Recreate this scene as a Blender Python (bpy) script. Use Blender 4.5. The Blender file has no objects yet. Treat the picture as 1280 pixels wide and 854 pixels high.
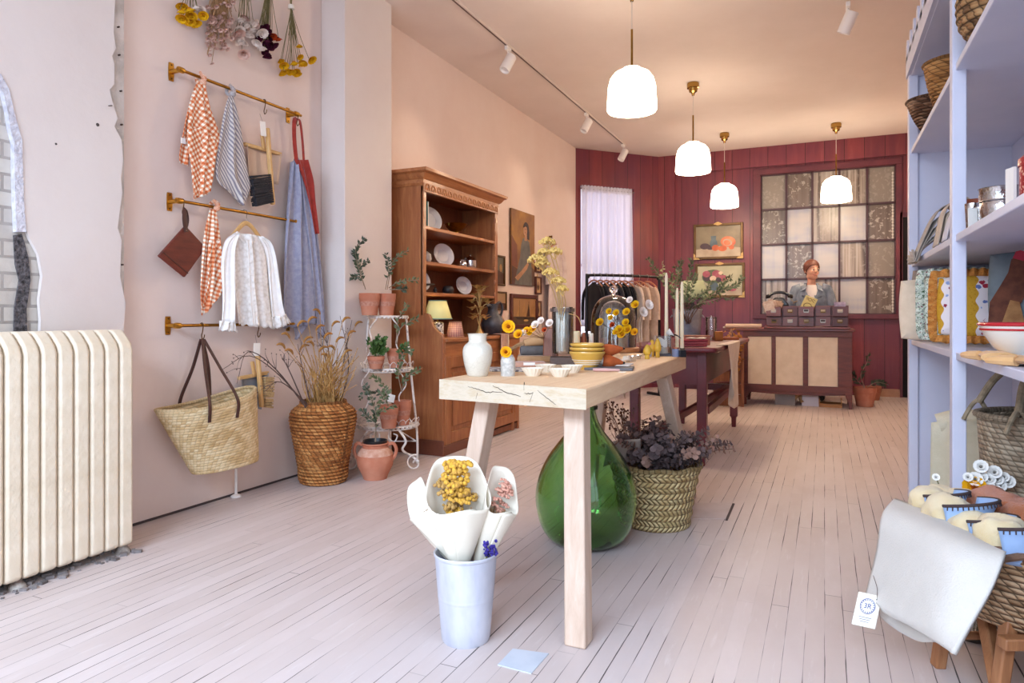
import bpy, math, random
from mathutils import Vector, Matrix, Euler
V = Vector
pi = math.pi
SC = bpy.context.scene
COL = SC.collection
rnd = random.Random(11)
sin, cos = math.sin, math.cos
def U(a, b): return rnd.uniform(a, b)

# ---------------------------------------------------------------- survey: camera height, yaw and focal length give real positions
TH = math.radians(24.6); FL = 853.3; EYE = V((0, 0, 1.05))
def ray(px, py):
    a = (px - 640) / FL
    return V((a * cos(TH) - sin(TH), a * sin(TH) + cos(TH), (394 - py) / FL))
def at_d(px, py, d): return EYE + ray(px, py) * d
def at_z(px, py, z=0.0):
    r = ray(px, py); return EYE + r * ((z - EYE.z) / r.z)
def at_x(px, py, x):
    r = ray(px, py); return EYE + r * (x / r.x)
def at_y(px, py, y):
    r = ray(px, py); return EYE + r * (y / r.y)

# ---------------------------------------------------------------- mesh builder
I4 = Matrix.Identity(4)
def T(x, y=None, z=None):
    return Matrix.Translation(V(x) if y is None else V((x, y, z)))
def RX(a): return Matrix.Rotation(a, 4, 'X')
def RY(a): return Matrix.Rotation(a, 4, 'Y')
def RZ(a): return Matrix.Rotation(a, 4, 'Z')
def SCL(x, y, z): return Matrix.Diagonal((x, y, z, 1))
def aim(p, d):
    return T(p) @ V(d).to_track_quat('Z', 'Y').to_matrix().to_4x4()

class MB:
    def __init__(s): s.v = []; s.f = []; s.uv = []; s.mi = []; s.m = 0
    def add(s, vs, fs, M=None, uv=None):
        b = len(s.v)
        s.v.extend([(M @ V(p)) if M is not None else V(p) for p in vs])
        s.uv.extend(uv if uv else [(p[0], p[1]) for p in vs])
        s.f.extend([tuple(b + i for i in f) for f in fs]); s.mi.extend([s.m] * len(fs))
        return s
    def box(s, c, d, M=None):
        x, y, z = d[0] / 2, d[1] / 2, d[2] / 2
        vs = [(c[0] + i * x, c[1] + j * y, c[2] + k * z) for k in (-1, 1) for j in (-1, 1) for i in (-1, 1)]
        return s.add(vs, [(0, 2, 3, 1), (4, 5, 7, 6), (0, 1, 5, 4), (2, 6, 7, 3), (0, 4, 6, 2), (1, 3, 7, 5)], M)
    def span(s, a, b, M=None):
        return s.box([(a[i] + b[i]) / 2 for i in range(3)], [abs(b[i] - a[i]) for i in range(3)], M)
    def beam(s, p, q, w, h, up=(0, 0, 1)):
        p, q = V(p), V(q); z = (q - p).normalized(); x = V(up).cross(z)
        x = x.normalized() if x.length > 1e-4 else V((1, 0, 0)); y = z.cross(x)
        vs = [o + x * (i * w / 2) + y * (j * h / 2) for o in (p, q) for j in (-1, 1) for i in (-1, 1)]
        return s.add(vs, [(0, 2, 3, 1), (4, 5, 7, 6), (0, 1, 5, 4), (2, 6, 7, 3), (0, 4, 6, 2), (1, 3, 7, 5)])
    def lathe(s, prof, n=28, M=None, a0=0.0, wob=None):
        vs, fs, uv = [], [], []; k = len(prof)
        for j, (r, z) in enumerate(prof):
            for i in range(n):
                a = a0 + 2 * pi * i / n; q = r * (wob(a, j, z) if wob else 1)
                vs.append((q * cos(a), q * sin(a), z)); uv.append((i / n, z))
        for j in range(k - 1):
            for i in range(n):
                i2 = (i + 1) % n
                fs.append((j * n + i, j * n + i2, (j + 1) * n + i2, (j + 1) * n + i))
        if prof[0][0] > 1e-5: fs.append(tuple(range(n - 1, -1, -1)))
        if prof[-1][0] > 1e-5: fs.append(tuple((k - 1) * n + i for i in range(n)))
        return s.add(vs, fs, M, uv)
    def cyl(s, p, q, r, r2=None, n=16):
        p, q = V(p), V(q); d = q - p
        return s.lathe([(r, 0), (r if r2 is None else r2, d.length)], n, aim(p, d))
    def tube(s, pts, r, n=8, closed=False, flat=None):
        pts = [V(p) for p in pts]; k = len(pts)
        rs = r if isinstance(r, (list, tuple)) else [r] * k
        tn = []
        for i in range(k):
            a = pts[i - 1] if (i or closed) else pts[0]; b = pts[(i + 1) % k] if (i < k - 1 or closed) else pts[-1]
            d = b - a; tn.append(d.normalized() if d.length > 1e-9 else V((0, 0, 1)))
        x = tn[0].orthogonal().normalized(); vs, fs, uv = [], [], []; L = 0
        if flat is not None:
            x = V(flat[0]) - tn[0] * V(flat[0]).dot(tn[0]); x.normalize()
        for i in range(k):
            x = (x - tn[i] * x.dot(tn[i])); x = x.normalized() if x.length > 1e-6 else tn[i].orthogonal().normalized()
            y = tn[i].cross(x); L += (pts[i] - pts[i - 1]).length if i else 0
            for j in range(n):
                a = 2 * pi * j / n
                vs.append(pts[i] + x * (cos(a) * rs[i] * (flat[1] if flat else 1)) + y * (sin(a) * rs[i] * (flat[2] if flat else 1))); uv.append((j / n, L))
        for i in range(k if closed else k - 1):
            for j in range(n):
                j2 = (j + 1) % n; i2 = (i + 1) % k
                fs.append((i * n + j, i * n + j2, i2 * n + j2, i2 * n + j))
        if not closed:
            fs.append(tuple(range(n - 1, -1, -1))); fs.append(tuple((k - 1) * n + j for j in range(n)))
        return s.add(vs, fs, None, uv)
    def ball(s, c, r, nu=14, nv=9, M=None):
        r = r if isinstance(r, (list, tuple)) else (r, r, r)
        prof = [(max(sin(pi * j / nv), 0), -cos(pi * j / nv)) for j in range(nv + 1)]
        prof[0] = (0.02, -1); prof[-1] = (0.02, 1)
        W = T(c) @ (M if M is not None else I4) @ SCL(*r)
        return s.lathe(prof, nu, W)
    def prism(s, poly, z0, z1, M=None):
        n = len(poly)
        vs = [(p[0], p[1], z0) for p in poly] + [(p[0], p[1], z1) for p in poly]
        fs = [tuple(range(n - 1, -1, -1)), tuple(range(n, 2 * n))] + [(i, (i + 1) % n, n + (i + 1) % n, n + i) for i in range(n)]
        return s.add(vs, fs, M)
    def grid(s, fn, nu, nv, cu=False, M=None):
        vs, fs, uv = [], [], []
        for j in range(nv + 1):
            for i in range(nu if cu else nu + 1):
                vs.append(fn(i / nu, j / nv)); uv.append((i / nu, j / nv))
        w = nu if cu else nu + 1
        for j in range(nv):
            for i in range(nu):
                i2 = (i + 1) % w
                fs.append((j * w + i, j * w + i2, (j + 1) * w + i2, (j + 1) * w + i))
        return s.add(vs, fs, M, uv)
    def leaf(s, p, d, n, L, W, fold=0.15):
        p, d, n = V(p), V(d).normalized(), V(n); x = d.cross(n)
        x = x.normalized() if x.length > 1e-4 else d.orthogonal().normalized(); n = x.cross(d)
        vs = [p, p + d * L * .45 + x * W / 2 + n * W * fold, p + d * L, p + d * L * .45 - x * W / 2 + n * W * fold, p + d * L * .45]
        return s.add(vs, [(0, 1, 4), (1, 2, 4), (4, 2, 3), (0, 4, 3)])
    def mv(s, M, start=0):
        for i in range(start, len(s.v)): s.v[i] = M @ s.v[i]
        return s
    def build(s, name, mat, parent=None, loc=None, rot=None, sharp=38, bevel=0, seg=2, solid=0, sub=0, off=-1):
        me = bpy.data.meshes.new(name)
        me.from_pydata([tuple(p) for p in s.v], [], s.f)
        mats = mat if isinstance(mat, (list, tuple)) else [mat]
        for m in mats: me.materials.append(m)
        if any(s.mi): me.polygons.foreach_set('material_index', s.mi)
        ul = me.uv_layers.new(name='UVMap'); buf = []
        li = [0] * len(me.loops); me.loops.foreach_get('vertex_index', li)
        for i in li: buf.extend(s.uv[i])
        ul.data.foreach_set('uv', buf)
        me.validate(); me.update()
        me.polygons.foreach_set('use_smooth', [True] * len(me.polygons))
        if sub == 0 and sharp: me.set_sharp_from_angle(angle=math.radians(sharp))
        o = bpy.data.objects.new(name, me); COL.objects.link(o)
        if parent is not None: o.parent = parent
        if loc is not None: o.location = loc
        if rot is not None: o.rotation_euler = rot
        if solid:
            m = o.modifiers.new('s', 'SOLIDIFY'); m.thickness = solid; m.offset = off
        if bevel:
            m = o.modifiers.new('b', 'BEVEL'); m.width = bevel; m.segments = seg; m.limit_method = 'ANGLE'; m.angle_limit = math.radians(40); m.harden_normals = False
        if sub:
            m = o.modifiers.new('u', 'SUBSURF'); m.levels = sub; m.render_levels = sub
        return o

def thing(name, label, cat, loc=(0, 0, 0), rz=0.0, group=None):
    o = bpy.data.objects.new(name, None); COL.objects.link(o); o.empty_display_size = .05
    o.location = loc; o.rotation_euler = (0, 0, rz)
    return tag(o, label, cat, group)
def tag(o, label, cat, group=None):
    o['label'] = label; o['category'] = cat
    if group: o['group'] = group
    return o
def struct(o): o['kind'] = 'structure'; return o
def copy_tree(o, parent=None):
    c = o.copy(); COL.objects.link(c)
    if parent is not None: c.parent = parent
    for ch in list(o.children): copy_tree(ch, c)
    return c
def crv(pts, n=12):
    """smooth curve through points (Catmull-Rom)"""
    P = [V(p) for p in pts]; P = [P[0] * 2 - P[1]] + P + [P[-1] * 2 - P[-2]]; out = []
    for i in range(1, len(P) - 2):
        for k in range(n):
            t = k / n; a, b, c, d = P[i - 1:i + 3]
            out.append(.5 * ((2 * b) + (c - a) * t + (2 * a - 5 * b + 4 * c - d) * t * t + (3 * b - a - 3 * c + d) * t ** 3))
    out.append(P[-2]); return out

# ---------------------------------------------------------------- materials
def C(h):
    c = [int(h[i:i + 2], 16) / 255 for i in (0, 2, 4)]
    return tuple([(x / 12.92 if x <= .04045 else ((x + .055) / 1.055) ** 2.4) for x in c] + [1])
def col(c): return C(c) if isinstance(c, str) else tuple(c) + (1,) * (4 - len(c))
class NT:
    def __init__(s, name):
        s.m = bpy.data.materials.new(name); s.m.use_nodes = True; s.t = s.m.node_tree
        s.b = s.t.nodes['Principled BSDF']; s.out = s.t.nodes['Material Output']; s._c = None
    def n(s, ty, ins=None, **kw):
        nd = s.t.nodes.new('ShaderNode' + ty)
        for k, v in kw.items(): setattr(nd, k, v)
        for k, v in (ins or {}).items(): s.set(nd, k, v)
        return nd
    def set(s, nd, k, v):
        i = nd.inputs[k]
        if isinstance(v, bpy.types.NodeSocket): s.t.links.new(v, i)
        elif isinstance(v, bpy.types.Node): s.t.links.new(v.outputs[0], i)
        else: i.default_value = v
    def P(s, **kw):
        nm = {'color': 'Base Color', 'rough': 'Roughness', 'metal': 'Metallic', 'normal': 'Normal', 'trans': 'Transmission Weight', 'ior': 'IOR',
              'emit': 'Emission Color', 'estr': 'Emission Strength', 'coat': 'Coat Weight', 'sheen': 'Sheen Weight', 'alpha': 'Alpha', 'sss': 'Subsurface Weight', 'spec': 'Specular IOR Level'}
        for k, v in kw.items(): s.set(s.b, nm[k], v)
        return s
    @property
    def obj(s):
        if s._c is None: s._c = s.n('TexCoord')
        return s._c.outputs['Object']
    @property
    def uv(s):
        s.obj; return s._c.outputs['UV']
    def math(s, op, a, b=0.0, c=0.0): return s.n('Math', {0: a, 1: b, 2: c}, operation=op).outputs[0]
    def mapv(s, vec, scale=(1, 1, 1), rot=(0, 0, 0), loc=(0, 0, 0)):
        return s.n('Mapping', {'Vector': vec, 'Scale': scale, 'Rotation': rot, 'Location': loc}).outputs[0]
    def noise(s, vec, scale, detail=3, rough=.55, dist=0.0):
        return s.n('TexNoise', {'Vector': vec, 'Scale': scale, 'Detail': detail, 'Roughness': rough, 'Distortion': dist}).outputs[0]
    def ramp(s, f, stops):
        nd = s.n('ValToRGB', {0: f}); e = nd.color_ramp.elements
        while len(e) < len(stops): e.new(.5)
        for q, (p, c) in zip(e, stops): q.position = p; q.color = col(c)
        return nd.outputs[0]
    def mix(s, f, a, b, bt='MIX'):
        nd = s.n('Mix', data_type='RGBA', blend_type=bt)
        for k, v in ((0, f), (6, a), (7, b)): s.set(nd, k, col(v) if isinstance(v, (str, tuple)) and k else v)
        return nd.outputs[2]
    def bump(s, h, st=.3, d=.01):
        nd = s.n('Bump', {'Height': h, 'Strength': st, 'Distance': d}); s.P(normal=nd.outputs[0]); return s
    def sep(s, vec): return s.n('SeparateXYZ', {0: vec}).outputs
_mc = {}
def mat(name, c, rough=.6, metal=0.0, c2=None, sc=6.0, st=(1, 1, 1), bump=0.0, bsc=60.0, bd=.004, rng=(.35, .65), **kw):
    """plain or two-tone noise material"""
    if name in _mc: return _mc[name]
    t = NT(name); t.P(rough=rough, metal=metal, **kw)
    if c2: t.P(color=t.ramp(t.noise(t.mapv(t.obj, st), sc, 4), [(rng[0], c), (rng[1], c2)]))
    else: t.P(color=col(c))
    if bump: t.bump(t.noise(t.mapv(t.obj, st), bsc, 3), bump, bd)
    _mc[name] = t.m; return t.m
def wood(name, c1, c2, c3=None, axis='Z', sc=1.0, rough=.5, coat=0.0, bump=.15, knots=True):
    if name in _mc: return _mc[name]
    t = NT(name); k = {'X': (1.2, 14, 14), 'Y': (14, 1.2, 14), 'Z': (14, 14, 1.2)}[axis]
    v = t.mapv(t.obj, tuple(q * sc for q in k))
    a = t.noise(v, 1.6, 6, .6, .8); b = t.noise(v, 9, 3, .6)
    f = t.math('ADD', t.math('MULTIPLY', a, .75), t.math('MULTIPLY', b, .25))
    cc = t.ramp(f, [(.3, c1), (.52, c2), (.7, c3 or c1)])
    if knots:
        w = t.n('TexVoronoi', {'Vector': t.mapv(t.obj, tuple(.45 * math.sqrt(q) * sc for q in k)), 'Scale': 2.2}).outputs[0]
        kf = t.ramp(w, [(.05, (1, 1, 1)), (.11, (0, 0, 0))])
        cc = t.mix(t.math('MULTIPLY', kf, .65), cc, tuple(x * .35 for x in col(c1)[:3]) + (1,))
    t.P(color=cc, rough=rough, coat=coat); t.bump(f, bump, .004)
    _mc[name] = t.m; return t.m
def cloth(name, c, c2=None, sc=5, rough=.9, bump=.25, bsc=350, sheen=.2):
    return mat(name, c, rough, 0, c2 or c, sc, bump=bump, bsc=bsc, bd=.002, sheen=sheen, spec=.15)
def gingham(name, a, b, c, nu=14, nv=30, stripes=False):
    t = NT(name); x, y, _ = t.sep(t.uv)
    def sq(v, n): return t.math('GREATER_THAN', t.math('FRACT', t.math('MULTIPLY', v, n)), .5)
    if stripes:
        f = t.math('FRACT', t.math('MULTIPLY', x, nu)); f = t.math('GREATER_THAN', f, .5)
        t.P(color=t.mix(f, a, c), rough=.9, spec=.1)
    else:
        s = t.math('MULTIPLY', t.math('ADD', sq(x, nu), sq(y, nv)), .5)
        t.P(color=t.ramp(s, [(0, a), (.5, b), (1, c)]), rough=.9, spec=.1)
    t.bump(t.noise(t.obj, 300, 2), .2, .002); return t.m
def glass(name, c=(1, 1, 1), rough=.0, ior=1.45, **kw):
    if name in _mc: return _mc[name]
    t = NT(name); t.P(color=col(c), rough=rough, trans=1.0, ior=ior, **kw); _mc[name] = t.m; return t.m
# ================================================================ SETTING
XL, XR, YB, YF, H = -3.13, 1.0, 10.0, -1.6, 3.36
def floor_mat():
    t = NT('painted_strip_floor'); x, y, z = t.sep(t.obj)
    w = .0585
    q = t.math('DIVIDE', x, w); b = t.math('FLOOR', q); f = t.math('FRACT', q)
    r = t.n('TexWhiteNoise', {'W': b}, noise_dimensions='1D').outputs[0]
    r2 = t.n('TexWhiteNoise', {'W': t.math('ADD', b, 77.3)}, noise_dimensions='1D').outputs[0]
    # end joints staggered per board
    yy = t.math('ADD', t.math('DIVIDE', y, 1.7), t.math('MULTIPLY', r2, 7.0))
    cell = t.math('FLOOR', yy); fy = t.math('FRACT', yy)
    cv = t.n('CombineXYZ', {0: b, 1: cell, 2: 0.0}).outputs[0]
    rb = t.n('TexWhiteNoise', {'Vector': cv}, noise_dimensions='2D').outputs[0]
    edge = t.math('MINIMUM', f, t.math('SUBTRACT', 1.0, f))             # 0 at the gap
    gw = t.noise(t.n('CombineXYZ', {0: b, 1: t.math('MULTIPLY', y, .9), 2: 0.0}).outputs[0], 1.9, 3, .6)
    wid = t.n('MapRange', {0: gw, 1: .44, 2: .66, 3: .002, 4: .046}).outputs[0]
    gap = t.math('LESS_THAN', edge, wid)
    soft = t.n('MapRange', {0: edge, 1: 0.0, 2: .07, 3: 1.0, 4: 0.0}).outputs[0]
    ey = t.math('LESS_THAN', fy, .0018)
    gapd = t.math('MAXIMUM', gap, t.math('MULTIPLY', ey, .8))
    base = t.mix(rb, 'cbbebb', 'c3b5b1')
    n1 = t.noise(t.mapv(t.obj, (1.0, .35, 1)), 3.0, 5, .65)
    base = t.mix(t.n('MapRange', {0: n1, 1: .45, 2: .75, 3: 0.0, 4: .5}).outputs[0], base, 'b9a79f')
    wr = t.noise(t.mapv(t.obj, (30, 3, 1)), 1.5, 5, .7)
    base = t.mix(t.n('MapRange', {0: wr, 1: .58, 2: .8, 3: 0.0, 4: .45}).outputs[0], base, 'e0dcdc')
    sp = t.n('TexVoronoi', {'Vector': t.mapv(t.obj, (1, .55, 1)), 'Scale': 2.6, 'Randomness': 1.0}).outputs[0]
    spots = t.math('LESS_THAN', sp, .022)
    base = t.mix(t.math('MULTIPLY', spots, .75), base, '5a4a45')
    dk = t.n('MapRange', {0: wid, 1: .003, 2: .026, 3: .12, 4: 1.0}).outputs[0]
    base = t.mix(t.math('MULTIPLY', soft, .08), base, '9d928f')
    base = t.mix(t.math('MULTIPLY', gapd, dk), base, '3a302e')
    t.P(color=base, rough=t.n('MapRange', {0: n1, 1: .3, 2: .7, 3: .36, 4: .55}).outputs[0], spec=.4)
    hgt = t.math('SUBTRACT', t.math('MULTIPLY', wr, .12), t.math('MULTIPLY', gapd, 1.0))
    t.bump(hgt, .35, .004)
    return t.m
def plaster(name, c, c2, bs=.12):
    t = NT(name); n = t.noise(t.obj, 1.6, 5, .6)
    fine = t.noise(t.obj, 28, 3, .6)
    t.P(color=t.ramp(n, [(.35, c), (.65, c2)]), rough=.75, spec=.25)
    t.bump(t.math('ADD', t.math('MULTIPLY', n, 1.2), t.math('MULTIPLY', fine, .25)), bs, .02); return t.m
def panel_mat(name, w=.235, c='88393d', c2='74303a', c3='582636'):
    t = NT(name); x, y, z = t.sep(t.obj)
    q = t.math('DIVIDE', x, w); b = t.math('FLOOR', q); f = t.math('FRACT', q)
    r = t.n('TexWhiteNoise', {'W': b}, noise_dimensions='1D').outputs[0]
    v = t.n('CombineXYZ', {0: t.math('ADD', t.math('MULTIPLY', x, 9.0), t.math('MULTIPLY', b, 5.0)), 1: t.math('MULTIPLY', y, 9.0), 2: t.math('MULTIPLY', z, .9)}).outputs[0]
    g = t.noise(v, 1.5, 5, .6, .6)
    cc = t.ramp(g, [(.3, c2), (.55, c), (.82, '98514f')])
    cc = t.mix(t.math('MULTIPLY', r, .55), cc, c3)
    pl = t.noise(t.obj, .7, 3)
    cc = t.mix(t.n('MapRange', {0: pl, 1: .45, 2: .65, 3: 0.0, 4: .7}).outputs[0], cc, '5b2c48')
    gr = t.math('LESS_THAN', t.math('MINIMUM', f, t.math('SUBTRACT', 1.0, f)), .014)
    cc = t.mix(gr, cc, '2a0d12')
    t.P(color=cc, rough=.42, spec=.45)
    t.bump(t.math('SUBTRACT', t.math('MULTIPLY', g, .3), gr), .4, .006); return t.m

M_floor = floor_mat()
M_pink = plaster('pink_plaster', 'e5d1c7', 'e0c9be')
M_pinknear = plaster('pale_pink_plaster', 'ddd2cc', 'd8cbc5', .2)
M_ceil = plaster('ceiling_plaster', 'e3d4cb', 'ddcdc3', .2)
M_panel = panel_mat('maroon_boards')
M_maroon = mat('maroon_trim', '6b2b34', .45, c2='571f2c', sc=5)
M_dark = mat('painted_black_opening', '140d0e', .9)
M_grayplaster = mat('raw_grey_plaster', 'cfc3ba', .9, c2='b0a59c', sc=9, bump=.6, bsc=30, bd=.01)

def brick_mat():
    t = NT('painted_brick')
    v = t.n('CombineXYZ', {0: t.sep(t.obj)[1], 1: t.sep(t.obj)[2], 2: 0.0}).outputs[0]
    br = t.n('TexBrick', {'Vector': v, 'Color1': C('d8d0c4'), 'Color2': C('c6bdb2'), 'Mortar': C('8d847c'), 'Scale': 1.0, 'Mortar Size': .006, 'Brick Width': .21, 'Row Height': .068})
    cc = t.mix(t.noise(t.obj, 14, 4), br.outputs[0], 'b6ada6')
    t.P(color=cc, rough=.85); t.bump(t.math('SUBTRACT', t.math('MULTIPLY', t.noise(t.obj, 40, 3), .3), br.outputs[1]), .8, .01)
    return t.m
M_brick = brick_mat()

struct(MB().span((XL - .2, YF - .2, -.15), (XR + .2, YB + .2, 0)).build('floor', M_floor))
struct(MB().span((XL - .2, YF - .2, H), (XR + .2, YB + .2, H + .12)).build('ceiling', M_ceil))
struct(MB().span((XL - .15, YF, 0), (XL, YB + .15, H)).build('wall_left', M_pink))
b = MB()   # right wall, with an unseen glazed opening added to let in side light
b.span((XR, 1.45, 0), (XR + .15, YB + .15, H)); b.span((XR, YF, 0), (XR + .15, 1.45, .3)); b.span((XR, YF, 2.95), (XR + .15, 1.45, H)); b.span((XR, YF, .3), (XR + .15, YF + .12, 2.95))
struct(b.build('wall_right', M_pink))
b = MB()
for y in (YF + .14, -.55, .5, 1.43): b.box((XR + .07, y, 1.62), (.06, .05, 2.65))
for z in (.32, 2.93): b.box((XR + .07, -.08, z), (.08, 3.0, .05))
struct(b.build('added_side_window', M_pink))  # frame bars of the added side opening, out of view
# shop front behind the viewer: a wall with one wide window
b = MB()
b.span((XL, YF - .15, 0), (XR, YF, .35)); b.span((XL, YF - .15, 3.2), (XR, YF, H))
b.span((XL, YF - .15, .35), (XL + .15, YF, 3.2)); b.span((XR - .1, YF - .15, .35), (XR, YF, 3.2))
struct(b.build('wall_front', M_pink))
b = MB()
for x in (XL + .17, -1.75, -.42, XR - .12): b.box((x, YF - .08, 1.775), (.05, .06, 2.85))
b.box(((XL + XR) / 2, YF - .08, .37), (XR - XL - .25, .08, .05)); b.box(((XL + XR) / 2, YF - .08, 3.18), (XR - XL - .25, .06, .05))
struct(b.build('window_3', M_maroon))

# --- back wall: board panelling, header, post, diagonal corner
b = MB(); wx0, wx1, wz0, wz1 = -.80, .83, 1.06, 2.98
b.span((-2.3, YB, 0), (wx0, YB + .1, H)); b.span((wx1, YB, 0), (XR, YB + .1, H))
b.span((wx0, YB, 0), (wx1, YB + .1, wz0)); b.span((wx0, YB, wz1), (wx1, YB + .1, H))
struct(b.build('wall_back', M_panel))
b = MB(); b.span((-1.98, YB - .05, 3.09), (XR, YB, H)); b.span((-2.21, YB - .055, 0), (-1.97, YB, H))
struct(b.build('trim_2', M_panel))
b = MB(); b.span((-.90, YB - .03, 1.0), (wx0, YB, 3.06)); b.span((wx1, YB - .03, 1.0), (wx1 + .07, YB, 3.06)); b.span((-.9, YB - .04, 2.98), (.9, YB, 3.06)); b.span((-.9, YB - .05, 1.0), (.9, YB, 1.06))
struct(b.build('trim_3', M_maroon, bevel=.004))
struct(MB().span((.5, YB - .025, 0), (.9, YB, .10)).build('baseboard_back', mat('bare_pine_rail', 'b98f74', .6, c2='a67c62')))
# doorway at the right end: flat black sheet painting the unlit opening
dr = MB().span((.905, YB - .012, 0), (.995, YB - .002, 2.30)).build('door_1', M_dark); struct(dr)
b = MB(); b.span((.875, YB - .03, 0), (.905, YB, 2.36)); b.span((.875, YB - .03, 2.30), (1.0, YB, 2.36)); b.build('door_frame', M_maroon, dr)
# diagonal wall with curtained window
A, B_ = V((XL, 8.95, 0)), V((-2.2, 9.95, 0)); dl = (B_ - A).length; da = math.atan2(B_.y - A.y, B_.x - A.x)
b = MB(); c0, c1, cz0, cz1 = .075, .945, .75, 2.86
b.span((0, 0, 0), (c0, .1, H)); b.span((c1, 0, 0), (dl, .1, H)); b.span((c0, 0, 0), (c1, .1, cz0)); b.span((c0, 0, cz1), (c1, .1, H))
struct(b.build('wall_corner', panel_mat('maroon_boards_corner', .21, '8e3a38', '7b3034', '632834'), loc=A, rot=(0, 0, da)))
w1 = bpy.data.objects.new('window_1', None); COL.objects.link(w1); struct(w1); w1.location = A; w1.rotation_euler = (0, 0, da)
b = MB()
for x in (c0 + .02, c1 - .02, (c0 + c1) / 2): b.box((x, .07, (cz0 + cz1) / 2), (.04, .04, cz1 - cz0))
for z in (cz0 + .02, cz1 - .02, 1.75): b.box(((c0 + c1) / 2, .07, z), (c1 - c0, .04, .04))
b.build('window_frame', mat('white_sash', 'd8d4d6', .5), w1)
b = MB(); b.span((c0 - .0, -.02, cz0 - .04), (c1, .06, cz0)); b.build('window_sill', M_maroon, w1)
t = NT('daylit_glass'); t.P(color=C('cfd8ee'), emit=C('dfe2f0'), estr=1.9, rough=.2)
MB().span((c0, .085, cz0), (c1, .092, cz1)).build('pane', t.m, w1)

# lace-curtained partition window
w2 = bpy.data.objects.new('window_2', None); COL.objects.link(w2); struct(w2); w2.location = (wx0, YB, wz0)
def lace_mat(k):
    t = NT('lace_pane_%s' % 'abcd'[k])
    rv = t.n('ObjectInfo').outputs['Random']
    off = t.n('CombineXYZ', {0: t.math('MULTIPLY', rv, 9.0), 2: t.math('MULTIPLY', rv, 5.0)}).outputs[0]
    p = t.n('VectorMath', {0: t.obj, 1: off}, operation='ADD').outputs[0]
    x, y, z = t.sep(p)
    fl = t.n('TexVoronoi', {'Vector': t.mapv(p, (1, 0, .8)), 'Scale': 15.0}).outputs[0]
    sw = t.noise(t.mapv(p, (1, 0, 1)), 16, 4, .55, 1.8)
    pat = t.math('GREATER_THAN', t.math('ADD', t.math('MULTIPLY', fl, -.35), sw), .42)
    fold = t.noise(t.mapv(p, (13, 0, .25)), 1.6, 3)
    if k == 0: cc = t.mix(t.math('MULTIPLY', pat, .7), t.ramp(fold, [(.3, '62564f'), (.7, '7b6d64')]), 'b5aba1')
    elif k == 1: cc = t.mix(t.math('MULTIPLY', pat, .35), t.ramp(fold, [(.38, '5f524b'), (.5, '94877d'), (.62, 'b4a89f')]), 'b0a49b')
    elif k == 2: cc = t.ramp(t.math('ADD', t.math('MULTIPLY', t.noise(t.mapv(p, (1.5, 0, 5)), 1.0, 2), .75), t.math('MULTIPLY', fold, .25)), [(.33, '9c9db2'), (.5, 'b4b0b1'), (.7, 'beb7b3')])  # frosted pane: bluish window light put into the colour
    else: cc = t.mix(t.math('MULTIPLY', pat, .35), '8b8178', 'aea59d')
    t.P(color=cc, rough=.25, spec=.4); return t.m
LM = [lace_mat(k) for k in range(4)]
pat = [[3, 0, 1, 1, 3], [0, 2, 1, 2, 0], [2, 0, 2, 1, 3], [1, 2, 1, 2, 0]]
pw, ph = (wx1 - wx0) / 5, (wz1 - wz0) / 4
for r in range(4):
    for c in range(5):
        b = MB().box((0, 0, 0), (pw - .02, .008, ph - .02)); b.build('pane', LM[pat[r][c]], w2, ((c + .5) * pw, .05, (3.5 - r) * ph))
b = MB()
for c in range(6): b.box((c * pw, .035, ph * 2), (.026, .05, ph * 4 + .02))
for r in range(5): b.box((pw * 2.5, .035, r * ph), (pw * 5, .05, .026))
b.build('window_frame', mat('dark_muntin', '43222a', .45), w2)
# scalloped lace hem along the right column of panes
b = MB()
for k in range(46):
    z = .04 + k * (wz1 - wz0 - .1) / 46
    if ph * 1 < z < ph * 2: continue
    b.ball((pw * 5 - .03, .042, z), (.013, .003, .02), 8, 4)
b.build('lace_hem', mat('white_lace', 'd8cfc6', .8), w2)

# --- left wall: pilaster and the broken-plaster stretch by the shop front
struct(MB().span((XL, 3.70, 0), (-2.93, 4.25, H)).build('trim_1', M_pinknear, bevel=.006))
b = MB(); b.span((XL, YF, 0), (-3.075, 1.93, H)); struct(b.build('trim_4', M_brick))
b = MB(); b.span((XL, 1.93, 0), (-3.07, 2.213, H)); struct(b.build('trim_5', M_grayplaster))
xs = -3.052
def wl(px, py): p = at_x(px, py, xs); return (p.y, p.z)
rag = [(153, 430), (157, 380), (150, 345), (152, 300), (147, 285), (153, 240), (151, 222), (154, 200), (152, 175), (143, 158), (147, 148), (140, 125), (137, 112), (143, 105), (143, 80), (140, 70), (145, 60), (142, 40), (144, 0)]
edge = [wl(*q) for q in rag]
inner = [wl(*q) for q in [(0, 92), (10, 112), (15, 135), (20, 158), (24, 175), (26, 215), (27, 250), (29, 275), (36, 296), (48, 318), (53, 345), (49, 375), (51, 400), (50, 430)]]
yL = YF + .02
poly = [(inner[-1][0], .02), (2.208, .02), (2.208, edge[0][1] - .05)] + edge + [(edge[-1][0], H - .01), (yL, H - .01), (yL, inner[0][1] + .1)] + inner
# prism in (y,z) plane extruded along x
Myz = Matrix(((0, 0, 1, 0), (1, 0, 0, 0), (0, 1, 0, 0), (0, 0, 0, 1)))
struct(MB().prism(poly, -3.07, xs, Myz).build('wall_left_skin', M_pinknear)).name = 'trim_6'
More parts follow.
